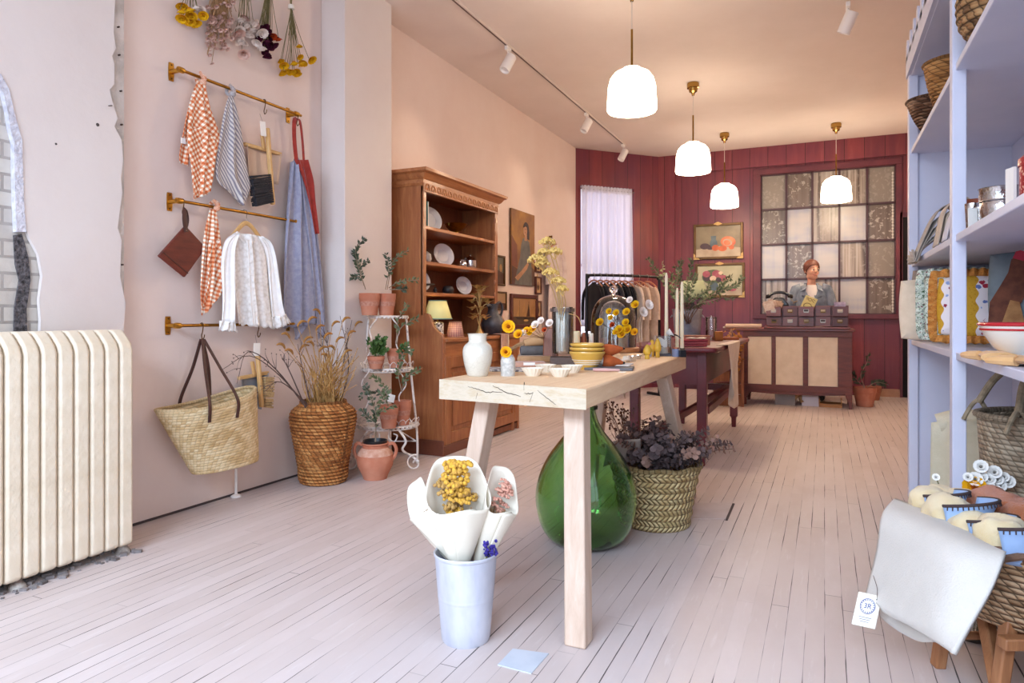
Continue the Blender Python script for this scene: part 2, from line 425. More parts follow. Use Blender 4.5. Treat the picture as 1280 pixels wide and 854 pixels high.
# rough plaster lip and black lath gap beside the bricks
def band(pl, pr, x0, x1, name, m):
    p1 = [wl(*q) for q in pl]; p2 = [wl(*q) for q in pr]
    struct(MB().prism(p1 + p2[::-1], x0, x1, Myz).build(name, m))
band([(-8, 98), (4, 118), (9, 140), (12, 160), (17, 180), (18, 250), (20, 290)], [(0, 92), (11, 112), (16, 135), (22, 158), (27, 175), (29, 250), (32, 290)], -3.074, xs + .005, 'trim_7', mat('rough_white_plaster', 'd9d6dc', .9, c2='bdbac4', sc=30, bump=.9, bsc=60, bd=.01))
band([(20, 294), (22, 330), (27, 350), (21, 385), (20, 430)], [(30, 292), (38, 320), (41, 350), (36, 385), (37, 430)], -3.074, -3.066, 'trim_8', mat('black_lath_gap', '2a2728', .95, c2='6d6668', sc=60, bump=1, bsc=90, bd=.01))
b = MB()   # nails and chips on the broken edge
for q in [(147, 34), (148, 69), (150, 114), (151, 156), (152, 331)]:
    p = at_x(q[0], q[1], -3.068); b.cyl(p, p + V((.012, 0, 0)), .004, n=8)
p = at_x(140, 132, xs); b.beam(p, p + V((.02, -.03, -.012)), .004, .004)
struct(b.build('trim_9', mat('rusty_nail', '4a3830', .7, .6)))
b = MB()
p = at_x(122, 156, xs); b.ball(p, (.004, .008, .008)); p = at_x(70, 180, xs); b.ball(p, (.003, .005, .005))
struct(b.build('trim_10', mat('dark_nail_hole', '4b403c', .9)))
fp = [at_z(*c) for c in ((843, 629), (916, 629), (909, 649), (834, 649))]
struct(MB().prism([(v.x, v.y) for v in fp][::-1], 0, .002).build('trim_11', mat('floor_patch_board', 'c6bab8', .5, c2='bcaeab', sc=9)))
g0, g1 = at_z(917, 630), at_z(908, 651); struct(MB().beam((g0.x, g0.y, .001), (g1.x, g1.y, .001), .012, .004).build('trim_12', mat('floor_gap', '4a3d3a', .9)))
# thin dark strip standing in for the gap under the wall, no baseboard
struct(MB().span((XL, 2.27, 0), (XL + .004, 3.70, .012)).build('dark_gap_strip_left', mat('floor_gap', '4a3d3a', .9)))

# ================================================================ CAMERA, LIGHT
cam = bpy.data.cameras.new('camera'); co = bpy.data.objects.new('camera', cam); COL.objects.link(co)
co.location = EYE; co.rotation_euler = (pi / 2, 0, TH); cam.sensor_width = 36; cam.lens = 36 * FL / 1280; cam.shift_y = -33 / 1280; cam.clip_start = .05
SC.camera = co
W = bpy.data.worlds.new('World'); SC.world = W; W.use_nodes = True
bg = W.node_tree.nodes['Background']; bg.inputs[0].default_value = (.64, .80, 1.0, 1); bg.inputs[1].default_value = 1.5
def light(name, ty, loc, e, c=(1, 1, 1), rot=None, **kw):
    l = bpy.data.lights.new(name, ty); l.energy = e; l.color = c
    for k, v in kw.items(): setattr(l, k, v)
    o = bpy.data.objects.new(name, l); COL.objects.link(o); o.location = loc
    if rot: o.rotation_euler = rot
    return o
light('shop_window_daylight', 'AREA', (-1.07, YF - .25, 1.95), 60, (.66, .80, 1.0), (pi / 2, 0, 0), shape='RECTANGLE', size=3.7, size_y=2.7)
light('added_side_light', 'AREA', (XR + .25, -.08, 1.65), 48, (.74, .85, 1.0), (0, pi / 2, 0), shape='RECTANGLE', size=2.6, size_y=2.9)  # lamp added outside the side opening to brighten right-facing faces
light('sky_above_street', 'AREA', (-1.07, YF - 1.7, 4.1), 1180, (.62, .78, 1.0), (math.radians(52), 0, 0), shape='RECTANGLE', size=4.6, size_y=2.6)
SC.view_settings.view_transform = 'Standard'; SC.view_settings.look = 'None'; SC.view_settings.gamma = 1; SC.view_settings.use_curve_mapping = False
SC.view_settings.exposure = -0.05
SC.cycles.max_bounces = 10; SC.cycles.diffuse_bounces = 5; SC.cycles.transmission_bounces = 10; SC.cycles.glossy_bounces = 4; SC.cycles.transparent_max_bounces = 24
SC.cycles.caustics_reflective = False; SC.cycles.caustics_refractive = False
SC.cycles.use_denoising = True

# --- pendants
M_brass = mat('aged_brass', 'a07a35', .3, 1.0, c2='7f5d26', sc=8)
M_brassdark = mat('dark_brass', '6b4a22', .35, 1.0)
def pendant(label, x, y, zb, energy):
    p = thing('pendant_lamp', label, 'pendant lamp', (x, y, H), 0, 'milk glass pendants')
    MB().lathe([(.055, 0), (.06, -.012), (.058, -.05), (.045, -.052), (.04, -.085), (.018, -.10), (.012, -.125), (0, -.126)], 24).build('canopy', mat('canopy_brass', 'b08a4a', .22, 1.0), p)
    top = zb + .30 - H
    MB().cyl((0, 0, -.12), (0, 0, top + .26), .0035, n=8).build('cord', mat('cord_white', 'd9cfc4', .6), p)
    MB().cyl((0, 0, top + .27), (0, 0, top - .01), .008, n=10).build('stem', M_brass, p)
    t = _mc.get('milk_glass')
    if not t:
        n = NT('milk_glass'); n.P(color=C('fff8ee'), emit=(1.0, .86, .66, 1), estr=15.5, rough=.2); t = _mc['milk_glass'] = n.m
    MB().lathe([(.015, .30), (.06, .298), (.075, .285), (.12, .262), (.15, .222), (.163, .17), (.17, .06), (.172, .012), (.166, 0), (.160, .004), (.155, .17), (.11, .25), (.01, .28)], 36).build('lamp_shade', t, p, (0, 0, zb - H))
    light('pendant_bulb', 'POINT', (x, y, zb - .06), energy, (1.0, .74, .48), shadow_soft_size=.12)
pendant('nearest and highest milk-glass dome pendant over the pale timber table', -1.22, 4.67, 2.47, 15)
pendant('second milk-glass dome pendant, in front of the diagonal panelled corner', -1.19, 6.93, 2.47, 15)
pendant('farthest milk-glass dome pendant above the two framed still lifes', -1.155, 9.0, 2.42, 9)
pendant('milk-glass dome pendant in front of the lace-paned window', .127, 9.1, 2.42, 9)

# --- track and spots
M_white = mat('white_enamel_metal', 'ece6e2', .4)
b = MB(); b.box((0, 0, -.008), (.034, 8.2, .016))
tr = b.build('lighting_track', mat('track_white', 'd8c9bf', .5), None, (-2.46, 4.95, H)); tag(tr, 'long slim ceiling track carrying the white spotlights', 'lighting track')
MB().box((0, 0, -.0165), (.012, 8.15, .003)).build('conductor_slot', mat('slot_dark', '5a4039', .6), tr)
def spot(label, px, py, d, tx, ty, tz, e, grp='white track spotlights'):
    p = at_z(px, py, H - .016); p.z = H - .017
    if d: p = V(d)
    o = thing('spotlight', label, 'spotlight', p, 0, grp)
    MB().box((0, 0, -.018), (.03, .085, .036)).build('adapter', M_white, o, bevel=.004)
    MB().tube([(0, 0, -.036), (0, 0, -.075), (0, .0, -.115)], .007, 8).build('stem', M_white, o)
    dr = (V((tx, ty, tz)) - (p + V((0, 0, -.13)))).normalized(); c = V((0, 0, -.14))
    MB().lathe([(.0, -.075), (.044, -.075), (.046, -.07), (.046, .08), (.038, .08), (.034, .06)], 20, aim(c, dr)).build('lamp_head', M_white, o)
    n = _mc.get('lens')
    if not n: q = NT('spot_lens'); q.P(color=C('fff2dc'), emit=(1, .85, .65, 1), estr=5.0); n = _mc['lens'] = q.m
    MB().lathe([(.034, .058), (.0, .06)], 16, aim(c, dr)).build('lens', n, o)
    if e:
        L = light('spot_beam', 'SPOT', p + c + dr * .10, e, (1, .78, .56), None, spot_size=1.5, spot_blend=.8, shadow_soft_size=.04)
        L.rotation_euler = dr.to_track_quat('-Z', 'Y').to_euler()
for i, (lb, px, py, t_) in enumerate([('white track spotlight nearest the pilaster, aimed at the pine hutch', 635, 62, (-3.0, 4.4, 1.4)), ('white track spotlight midway along the track', 733, 143, (-3.1, 6.6, 1.5)), ('white track spotlight at the far end by the maroon panelling', 779, 180, (-3.1, 8.2, 1.5))]):
    q = ray(px, py); y = -2.46 / q.x * q.y
    spot(lb, 0, 0, (-2.46, y, H - .017), *t_, 14)
spot('lone white ceiling spotlight to the right of the pendants', 1060, 4, None, -.9, 6.2, .9, 20)
# ================================================================ LEFT WALL: radiator, brass rails, textiles, baskets, plants
def resample(pts, n):
    P = [V(p) for p in pts]; L = [0]
    for a, b in zip(P, P[1:]): L.append(L[-1] + (b - a).length)
    out = []
    for k in range(n + 1):
        t = L[-1] * k / n; i = 0
        while i < len(P) - 2 and L[i + 1] < t: i += 1
        s = (t - L[i]) / max(L[i + 1] - L[i], 1e-9); out.append(P[i].lerp(P[i + 1], min(max(s, 0), 1)))
    return out
def sm(pts, k=6): return crv(pts, k)
def drape(Lp, Rp, x, amp=.012, nf=3, ang=0.0, nu=22, nv=26, ph=0.0, bulge=0.0, hem=0.0, pinch=True):
    """hanging cloth between a left and a right outline measured on the wall plane x"""
    L = resample(sm([at_x(q[0], q[1], x) for q in Lp]), nv); Rr = resample(sm([at_x(q[0], q[1], x) for q in Rp]), nv)
    b = MB(); vs = []; uv = []
    for j in range(nv + 1):
        v = j / nv
        for i in range(nu + 1):
            u = i / nu; p = L[j].lerp(Rr[j], u)
            k = (min(1, v * 3) if pinch else 1)
            p.x += amp * k * sin(2 * pi * nf * u + ph + 1.3 * v) + amp * .5 * k * sin(2 * pi * nf * 1.7 * u + 2.1 * v + ph) + bulge * sin(pi * u) * k
            p.z += hem * sin(2 * pi * nf * 2.2 * u) * max(0, v - .85) * 6
            vs.append(p); q0 = p.y * cos(ang) - p.z * sin(ang); q1 = p.y * sin(ang) + p.z * cos(ang); uv.append((q0, q1))
    fs = [(j * (nu + 1) + i, j * (nu + 1) + i + 1, (j + 1) * (nu + 1) + i + 1, (j + 1) * (nu + 1) + i) for j in range(nv) for i in range(nu)]
    return b.add(vs, fs, None, uv)

# --- radiator
M_rad = mat('chipped_cream_enamel', 'e4d6c0', .45, c2='d8c8af', sc=9, bump=.35, bsc=38, bd=.01)
rad = thing('radiator', 'tall old cream cast-iron column radiator under the exposed brick', 'radiator', (-2.78, 2.05, 0))
prof = [(0, .045), (0, .90), (-.012, .93), (-.045, .965), (-.07, .985), (-.16, .985), (-.20, .96), (-.21, .93), (-.21, .06), (-.19, .04), (-.02, .035)]
Mxz = Matrix(((1, 0, 0, 0), (0, 0, -1, 0), (0, 1, 0, 0), (0, 0, 0, 1)))
for k in range(13):
    b = MB().prism(prof, -.0300, .0300, Mxz); b.build('section', M_rad, rad, (0, -.03 - k * .0655, 0), bevel=.012, seg=3)
b = MB(); b.cyl((-.10, -.03, .13), (-.10, -.03 - 12 * .0655, .13), .032, n=14); b.cyl((-.10, -.03, .86), (-.10, -.03 - 12 * .0655, .86), .032, n=14); b.build('pipe', M_rad, rad)
M_rust = mat('rusty_foot', '6f5f55', .8, c2='b9b2aa', sc=25, bump=.6)
for y in (-.025, -.46, -.80):
    MB().lathe([(.032, 0), (.03, .012), (.017, .03), (.02, .055)], 14, T(-.035, y, 0)).build('foot', M_rust, rad)
    MB().lathe([(.032, 0), (.03, .012), (.017, .03), (.02, .055)], 14, T(-.175, y, 0)).build('foot', M_rust, rad)
b = MB()
for k in range(260):
    x, y = U(-3.05, -2.76), U(1.15, 2.06); s = U(.006, .022)
    b.box((x, y, s * .3), (s * U(.7, 2), s * U(.7, 1.8), s * .6), T(x, y, 0) @ RZ(U(0, 3)) @ T(-x, -y, 0))
o = b.build('plaster_rubble', mat('grey_rubble', '8d8583', .95, c2='5c5554', sc=14)); o['kind'] = 'stuff'; tag(o, 'grey broken plaster rubble lying under the radiator', 'rubble', None)

# --- brass rails
M_rail = mat('brass_rail', 'd6a64a', .28, 1.0, c2='b98632', sc=7)
def rail(label, y0, y1, z):
    o = thing('brass_rail', label, 'hanging rail', (XL, y0, z), 0, 'brass wall rails')
    MB().cyl((.075, -.0, 0), (.075, y1 - y0 + .02, 0), .0085, n=12).build('bar', mat('bar_brass', 'a87a34', .28, 1.0), o)
    for y in (.02, y1 - y0 - .02):
        b = MB(); b.prism([(-.013, -.048), (.013, -.048), (.016, -.02), (.016, .02), (.013, .048), (-.013, .048), (-.016, .02), (-.016, -.02)], 0, .006, T(0, y, 0) @ Myz)
        b.cyl((.004, y, 0), (.065, y, 0), .012, n=12); b.lathe([(.014, -.018), (.016, -.01), (.016, .01), (.014, .018)], 14, T(.075, y, 0) @ RX(-pi / 2))
        b.build('wall_bracket', M_rail, o)
        b = MB(); [b.ball((.007, y, s * .036), .0045, 8, 5) for s in (-1, 1)]; b.build('screw', M_brassdark, o)
    return o
rail('top brass wall rail holding two knotted tea towels', 2.50, 3.40, 2.33)
rail('middle brass wall rail with the white blouse hanging from it', 2.49, 3.40, 1.645)
rail('lowest brass wall rail above the straw tote', 2.48, 3.40, .995)
XRAIL = XL + .075
def shook(y, z, label, cat='hook'):
    o = tag(MB().tube(crv([(XRAIL - .012, y, z + .004), (XRAIL, y, z + .013), (XRAIL + .012, y, z + .003), (XRAIL + .008, y, z - .03), (XRAIL + .0, y, z - .055), (XRAIL + .006, y, z - .075), (XRAIL + .018, y, z - .066), (XRAIL + .022, y, z - .05)], 5), .0028, 7).build('s_hook', M_brassdark), label, cat, 'brass hooks on the rails')
    return o
def yat(px, x=XRAIL): q = ray(px, 394); return x / q.x * q.y

# --- tea towels
gO = gingham('orange_gingham', 'c8653a', 'e0a27d', 'f4ead9', 42, 42)
gS = gingham('grey_stripe', '8b848e', 'b8b2b2', 'd0c8c2', 60, 1, True)
def knot(px, py, mt, parent, r=.022):
    p = at_x(px, py, XRAIL); b = MB()
    b.tube([p + V((.0, cos(a) * .007, 0)) + V((cos(a) * r, 0, sin(a) * r)) for a in [2 * pi * k / 14 for k in range(14)]], .010, 8, True)
    b.ball(p + V((.018, 0, -.018)), (.014, .02, .016), 10, 7)
    b.grid(lambda u, v: p + V((.022 + .01 * v, -.012 - .03 * v + .024 * u * (1 + v), -.01 + .03 * v + .01 * sin(6 * u))), 6, 6)
    return b.build('knot', mt, parent)
tw = drape([(245, 104), (236, 140), (232, 170), (236, 206), (240, 250)], [(256, 104), (262, 135), (273, 172), (266, 204), (258, 243)], XRAIL + .02, .010, 2.2, .55, bulge=.012).build('tea_towel', gO, solid=.003)
tag(tw, 'larger orange gingham tea towel knotted at the left of the top rail', 'tea towel', 'hanging tea towels')
drape([(243, 108), (231, 150), (223, 190), (223, 203)], [(250, 106), (240, 150), (238, 190), (236, 208)], XRAIL + .006, .006, 1.5, .2).build('folded_corner', gO, tw, solid=.003)
drape([(236, 160), (234, 180), (238, 210), (242, 246)], [(250, 160), (268, 178), (266, 215), (262, 240)], XRAIL + .036, .006, 1.2, .95, pinch=False).build('front_fold', gO, tw, solid=.002)
knot(251, 99, gO, tw)
p = at_x(229, 176, XRAIL + .022); MB().box(p, (.003, .028, .03)).build('care_label', M_white, tw)
tw = drape([(286, 120), (280, 140), (272, 180), (268, 222), (284, 240), (300, 257)], [(291, 120), (298, 150), (304, 190), (310, 222), (312, 235), (303, 257)], XRAIL + .02, .009, 2.3, -.62, bulge=.012).build('tea_towel', gS, solid=.003)
tag(tw, 'grey and white diagonally striped tea towel knotted on the top rail', 'tea towel', 'hanging tea towels'); knot(288, 114, gS, tw)
tw = drape([(262, 262), (253, 300), (249, 340), (248, 370), (250, 395)], [(270, 262), (274, 300), (276, 330), (276, 360), (262, 385)], XRAIL + .02, .011, 2.4, .12, bulge=.012).build('tea_towel', gO, solid=.003)
tag(tw, 'narrow orange gingham tea towel knotted on the middle rail beside the leather pouch', 'tea towel', 'hanging tea towels'); knot(268, 257, gO, tw)
drape([(261, 300), (258, 330), (258, 355), (250, 385)], [(274, 300), (277, 330), (277, 365), (262, 384)], XRAIL + .034, .008, 1.3, .4, pinch=False).build('front_fold', gO, tw, solid=.002)

# --- brush and dustpan sets
M_beech = wood('pale_beech', 'd9b27a', 'c99c62', 'e2c08c', 'Z', 2.0, knots=False)
M_black = mat('black_bristle', '17151a', .85, c2='29262c', sc=90)
M_tan = mat('tan_bristle', 'c9a878', .9, c2='b28f60', sc=90)
M_steel = mat('brushed_steel', '9c948c', .38, .85, c2='7f7872', sc=4)
M_galv = mat('galvanised_zinc', 'a3a6ad', .42, .35, c2='868a92', sc=11)
M_paper = mat('paper_white', 'f0eae2', .8)
M_strap = mat('brown_leather', '4e2c25', .5, c2='3c2019', sc=10, bump=.2)
def brushset(hx, hz, y, pan_px, brush_px, bris, bm, pm, lab):
    bl, bpx = brush_px
    # brush
    p, q = at_x(*bl[0], XRAIL + .03), at_x(*bl[1], XRAIL + .03); o = MB().beam(p, q, .022, .026, (1, 0, 0)).build('hand_brush', M_beech, bevel=.006)
    tag(o, lab[0], 'hand brush')
    b = MB(); q = [at_x(*c, XRAIL + .03) for c in bris]; up, dn = resample([q[0], q[3]], 12), resample([q[1], q[2]], 12)
    for k in range(13):
        for dx in (-.008, 0, .008):
            b.beam(up[k] + V((dx, 0, 0)), dn[k] + V((dx * 1.3, U(-.004, .004), U(-.006, .006))), .011, .0175, (1, 0, 0))
    b.build('bristles', bm, o)
    # dustpan behind
    P = [at_x(*c, XRAIL - .005) for c in pan_px]
    o = MB().beam(P[0], P[1], .020, .022, (1, 0, 0)).build('dustpan', M_beech, bevel=.003); tag(o, lab[1], 'dustpan')
    b = MB()
    b.grid(lambda u, v: P[0].lerp(P[1], .03 + .94 * u).lerp(P[3].lerp(P[2], u), v) + V((-.015 + .03 * abs(2 * u - 1) ** 4 * (1 - v * .3), 0, 0)), 16, 8); b.build('pan', pm, o, solid=.0015)
    b = MB(); m = (P[0] + P[1]) / 2; dn = (P[3] - P[0]).normalized(); b.beam(m + V((.008, 0, 0)), m - dn * .085 + V((.006, 0, 0)), .02, .016, (1, 0, 0)); b.build('handle', M_beech, o, bevel=.003)
y = yat(330); shook(y, 2.33, 'dark brass hook on the top rail holding the black-bristled brush')
brushset(0, 0, y, [(305, 180), (351, 193), (347, 231), (310, 222)], ([(334, 160), (341, 256)], 0), [(336, 219), (313, 222), (318, 257), (340, 252)], M_black, mat('pan_beige', 'c3aa98', .5, .2), ('beech hand brush with black bristles under the top rail', 'beige metal dustpan with wooden edge behind the black-bristled brush'))
p = at_x(329, 161, XRAIL + .045); o = MB().box((0, 0, 0), (.002, .042, .085)).build('price_tag', M_paper, None, p, (RX(.12)).to_euler()); tag(o, 'white paper price tag above the black-bristled brush', 'price tag', 'white tags on the brush sets')
MB().tube([(0, 0, .04), (-.01, 0, .07), (-.02, .004, .09)], .0008, 5).build('string', M_strap, o)
y = yat(322); shook(y, .995, 'dark brass hook on the lowest rail holding the tan-bristled brush')
brushset(0, 0, y, [(298, 473), (335, 466), (326, 512), (303, 505)], ([(322, 442), (327, 509)], 0), [(329, 472), (340, 473), (339, 508), (330, 508)], M_tan, M_galv, ('beech hand brush with tan bristles behind the straw tote', 'grey zinc dustpan with wooden edge behind the straw tote'))
p = at_x(321, 437, XRAIL + .045); o = MB().box((0, 0, 0), (.002, .05, .075)).build('price_tag', M_paper, None, p, (RX(-.05)).to_euler()); tag(o, 'white paper price tag above the tan-bristled brush', 'price tag', 'white tags on the brush sets')
MB().tube([(0, 0, .03), (-.01, 0, .06), (-.02, .004, .085)], .0008, 5).build('string', M_strap, o)

# --- linen apron and red strap apron on the right end of the top rail
M_blue = cloth('blue_grey_linen', 'a0a0b2', '8f8fa6', 40)
M_redlin = cloth('brick_red_linen', 'a33a30', '8e3029', 30)
o = drape([(363, 203), (358, 250), (354, 300), (352, 340), (350, 411)], [(370, 198), (386, 235), (393, 280), (400, 335), (406, 402)], XRAIL - .01, .016, 3.2, 0, 30, 34, pinch=False, bulge=.02, hem=.006).build('linen_apron', M_blue, solid=.003)
tag(o, 'long blue-grey linen apron hanging beside the pilaster', 'apron')
drape([(374, 205), (379, 260), (388, 330), (396, 425)], [(377, 205), (388, 260), (398, 340), (407, 420)], XRAIL + .014, .008, 1.4, 0, 10, 26, pinch=False).build('side_fold', M_blue, o, solid=.003)
drape([(360, 398), (366, 410), (368, 424)], [(390, 398), (380, 412), (370, 425)], XRAIL - .012, .006, 1.2, 0, 10, 10, pinch=False).build('hem_corner', M_blue, o, solid=.003)
o = drape([(368, 200), (377, 222), (384, 250), (392, 293)], [(385, 200), (391, 225), (393, 250), (397, 292)], XRAIL + .02, .01, 1.6, 0, 14, 22, pinch=False, bulge=.01).build('red_apron', M_redlin, solid=.003)
tag(o, 'brick red linen apron folded from its strap at the end of the top rail', 'apron')
b = MB(); a = at_x(371, 148, XRAIL)
for s, q in ((-1, [(368, 152), (368, 175), (371, 206)]), (1, [(375, 152), (378, 175), (380, 205)])):
    b.tube(crv([a] + [at_x(*c, XRAIL + .018 + .004 * s) for c in q], 6), .014, 8, flat=((0, 1, 0), 1.0, .2))
b.build('neck_strap', M_redlin, o)
shook(yat(371), 2.33, 'dark brass hook at the right end of the top rail holding the aprons')

# --- leather pouch
M_leath = mat('oxblood_leather', '6e2a1c', .5, c2='561d13', sc=7, st=(1, 1, 4), bump=.15)
Q = [at_x(*c, XRAIL + .02) for c in [(231, 282), (257, 310), (230, 347), (197, 320)]]
b = MB(); b.prism([(q.y, q.z) for q in Q], XRAIL + .012, XRAIL + .028, Myz); o = b.build('leather_pot_holder', M_leath, bevel=.006, seg=3); tag(o, 'square oxblood leather pot holder hanging cornerwise from the middle rail', 'pot holder')
b = MB(); top = Q[0]
b.tube(crv([top + V((.012, .0, -.035)), top + V((.014, -.014, .03)), top + V((.006, .0, .085)), top + V((-.006, .024, .035)), top + V((-.002, .008, -.03))], 8), .014, 8, flat=((0, 1, 0), 1, .22)); b.build('loop', M_strap, o)
b = MB(); [b.ball(Q[0].lerp((Q[1] + Q[3]) / 2, k) + V((.011, 0, 0)), .005, 10, 6) for k in (.10, .19)]; b.build('rivet', mat('nickel', 'd8d2cc', .25, 1.0), o)
e0, e1 = Q[3], Q[2]; MB().beam(e0.lerp(Q[0], .13) + V((.007, 0, 0)), e1.lerp(Q[1], .13) + V((.007, 0, 0)), .004, .006, (1, 0, 0)).build('seam', M_strap, o)
shook(yat(228), 1.645, 'dark brass hook at the left end of the middle rail holding the pot holder')

# --- white blouse on wooden hanger
t = NT('white_lace_cotton'); lx = t.n('TexVoronoi', {'Vector': t.obj, 'Scale': 55.0}).outputs[0]
t.P(color=t.ramp(t.math('ADD', t.math('MULTIPLY', lx, .6), t.math('MULTIPLY', t.noise(t.obj, 35, 3), .5)), [(.3, 'f2eeea'), (.6, 'e8e2dd'), (.78, 'dad2ca')]), rough=.9, spec=.1, sss=.0); t.bump(lx, .5, .004); M_lace = t.m
M_cotton = cloth('white_cotton', 'f5f1ee', 'ece7e3', 20)
xb = XRAIL + .03
o = drape([(293, 291), (287, 315), (290, 360), (296, 406)], [(324, 296), (336, 318), (342, 365), (348, 411)], xb, .012, 3, 0, 36, 34, pinch=False, bulge=.03, hem=.008).build('lace_blouse', M_lace, solid=.002)
tag(o, 'white lace blouse with long sleeves on a wooden hanger', 'blouse')
drape([(292, 292), (280, 303), (275, 330), (276, 370), (275, 402)], [(295, 292), (291, 315), (293, 360), (293, 404)], xb + .014, .010, 1.7, 0, 14, 26, pinch=False, bulge=.03).build('sleeve', M_cotton, o, solid=.002)
drape([(321, 296), (331, 320), (335, 365), (338, 398)], [(324, 296), (337, 305), (346, 345), (352, 380), (357, 394)], xb + .014, .010, 1.7, 0, 14, 26, pinch=False, bulge=.03).build('sleeve', M_cotton, o, solid=.002)
drape([(274, 401), (271, 413)], [(293, 403), (295, 415)], xb + .014, .010, 4, 0, 30, 6, pinch=False, bulge=.03, hem=.006).build('cuff_frill', M_lace, o, solid=.002)
drape([(337, 396), (340, 412)], [(357, 392), (362, 403)], xb + .014, .010, 4, 0, 30, 6, pinch=False, bulge=.03, hem=.006).build('cuff_frill', M_lace, o, solid=.002)
drape([(308, 300), (311, 340), (313, 380), (316, 408)], [(314, 300), (317, 340), (319, 380), (322, 409)], xb + .038, .002, 2, 0, 8, 26, pinch=False).build('placket', M_cotton, o, solid=.002)
b = MB(); b.tube(crv([at_x(*c, xb + .02) for c in [(296, 290), (301, 298), (309, 304), (317, 302), (324, 296)]], 6), .008, 7); b.build('collar', M_cotton, o)
b = MB()
for k in range(6):
    p = at_x(311.5 + k * 1.3, 312 + k * 16, xb + .046); b.ball(p, (.003, .005, .005), 8, 5)
b.build('button', M_white, o)
ag, bg_, cg = at_x(293, 293, xb - .012), at_x(308, 279, xb - .012), at_x(325, 298, xb - .012)
o = MB().tube(crv([ag + V((0, -.02, -.02)), ag.lerp(bg_, .5) + V((0, 0, .012)), bg_, cg.lerp(bg_, .5) + V((0, 0, .012)), cg + V((0, .03, -.03))], 6), .014, 8, flat=((0, 0, 1), 1, .55)).build('clothes_hanger', M_beech); tag(o, 'wooden clothes hanger holding the white lace blouse on the middle rail', 'clothes hanger')
zt = 1.645; MB().tube(crv([bg_, bg_ + V((0, 0, .03)), V((XRAIL, bg_.y + .02, zt - .01)), V((XRAIL + .012, bg_.y + .012, zt + .004)), V((XRAIL, bg_.y, zt + .014)), V((XRAIL - .013, bg_.y - .004, zt))], 6), .002, 6).build('hook', M_steel, o)

# --- straw tote
def straw(name, c1, c2, c3, row=.02, wid=.04, bump=.8, obj=True):
    """braided rows: staggered strokes round the wall of a basket"""
    if name in _mc: return _mc[name]
    t = NT(name); u, v, _ = t.sep(t.uv)
    vec = t.n('CombineXYZ', {0: u, 1: v, 2: 0.0}).outputs[0]
    q = t.math('DIVIDE', v, row); ro = t.math('FLOOR', q); fr = t.math('FRACT', q)
    jit = t.math('MULTIPLY', t.noise(t.mapv(vec, (1 / wid, 1 / row, 1)), .9, 2), .5)
    s = t.math('ADD', t.math('ADD', t.math('DIVIDE', u, wid), t.math('MULTIPLY', ro, .38)), t.math('ADD', t.math('MULTIPLY', fr, .45), jit)); st = t.math('FRACT', s)
    cell = t.n('TexWhiteNoise', {'Vector': t.n('CombineXYZ', {0: t.math('FLOOR', s), 1: ro, 2: 0.0}).outputs[0]}, noise_dimensions='2D').outputs[0]
    hgt = t.math('MULTIPLY', t.math('POWER', t.math('SINE', t.math('MULTIPLY', fr, pi)), .55), t.math('POWER', t.math('SINE', t.math('MULTIPLY', st, pi)), .4))
    f = t.math('ADD', t.math('MULTIPLY', cell, .35), t.math('MULTIPLY', t.noise(t.obj, 9, 4), .75))
    cc = t.ramp(f, [(.28, c3), (.5, c1), (.75, c2)])
    gap = t.n('MapRange', {0: hgt, 1: .15, 2: .62, 3: .8, 4: 0.0}).outputs[0]
    cc = t.mix(t.math('MULTIPLY', gap, min(1, bump)), cc, tuple(x * .3 for x in col(c3)[:3]) + (1,))
    t.P(color=cc, rough=.7, spec=.3)
    t.bump(t.math('ADD', t.math('MULTIPLY', t.noise(t.obj, 60, 3), .25), hgt), bump, .010)
    _mc[name] = t.m; return t.m
def round_uv(b, R_):
    b.uv = [(u[0] * 2 * pi * R_, u[1]) for u in b.uv]; return b
def lerp_prof(pr, n):
    q = sm([(r, 0, z) for r, z in pr], max(2, n // max(1, len(pr) - 1))); return [(p.x, p.z) for p in q]
M_tote = straw('pale_straw', 'd6b98a', 'e6d1a8', 'bb9a68', .016, .03, .42)
y0, y1, zr = 2.315, 2.905, .585
tote = thing('straw_tote', 'large pale straw tote with dark leather straps hanging from the lowest rail', 'tote bag', (-2.955, 2.67, .235))
b = MB(); n = 48; rows = 26; vs = []; uv = []
for j in range(rows + 1):
    v = j / rows; z = .35 * v
    yc = (2.725 - 2.67) * (1 - v) + (2.61 - 2.67) * v; ry = .205 * (1 - v) + .300 * v; rx = .085 + .03 * v
    for i in range(n):
        a = 2 * pi * i / n; e = 1 + .004 * sin(j * 2.4)
        ca, sa = cos(a), sin(a); ca = math.copysign(abs(ca) ** .8, ca)
        vs.append((rx * sa * e, yc + ry * ca * e, z + (.03 * ca + .028 * ca * ca) * v)); uv.append((i / n * 1.4, v * .4))
b.add(vs, [(j * n + i, j * n + (i + 1) % n, (j + 1) * n + (i + 1) % n, (j + 1) * n + i) for j in range(rows) for i in range(n)] + [tuple(range(n - 1, -1, -1))], None, uv)
b.build('body', M_tote, tote, solid=.008)
b = MB(); b.tube([V(vs[rows * n + i]) for i in range(n)], .009, 7, True); b.build('rim', M_tote, tote)
hk = V((XRAIL + .01, yat(252), .93)) - V(tote.location)
for sx, (a0, a1) in ((1, (-.16, .02)), (-1, (-.14, .05))):
    b = MB(); xs_ = sx * .118
    for ya, yb in ((a0, .01), (a1, .03)):
        b.tube(crv([(xs_ * 1.0, ya, .27), (xs_ * 1.0, ya + .002, .37), (hk.x + (xs_ - hk.x) * .45, (ya + hk.y) / 2 + yb * .4, .53), (hk.x + sx * .006, hk.y + (ya) * .05, hk.z - .01)], 8), .011, 8, flat=((0, 1, 0), 1, .28))
    b.build('strap', M_strap, tote)
shook(yat(252), .995, 'dark brass hook on the lowest rail holding the straw tote')
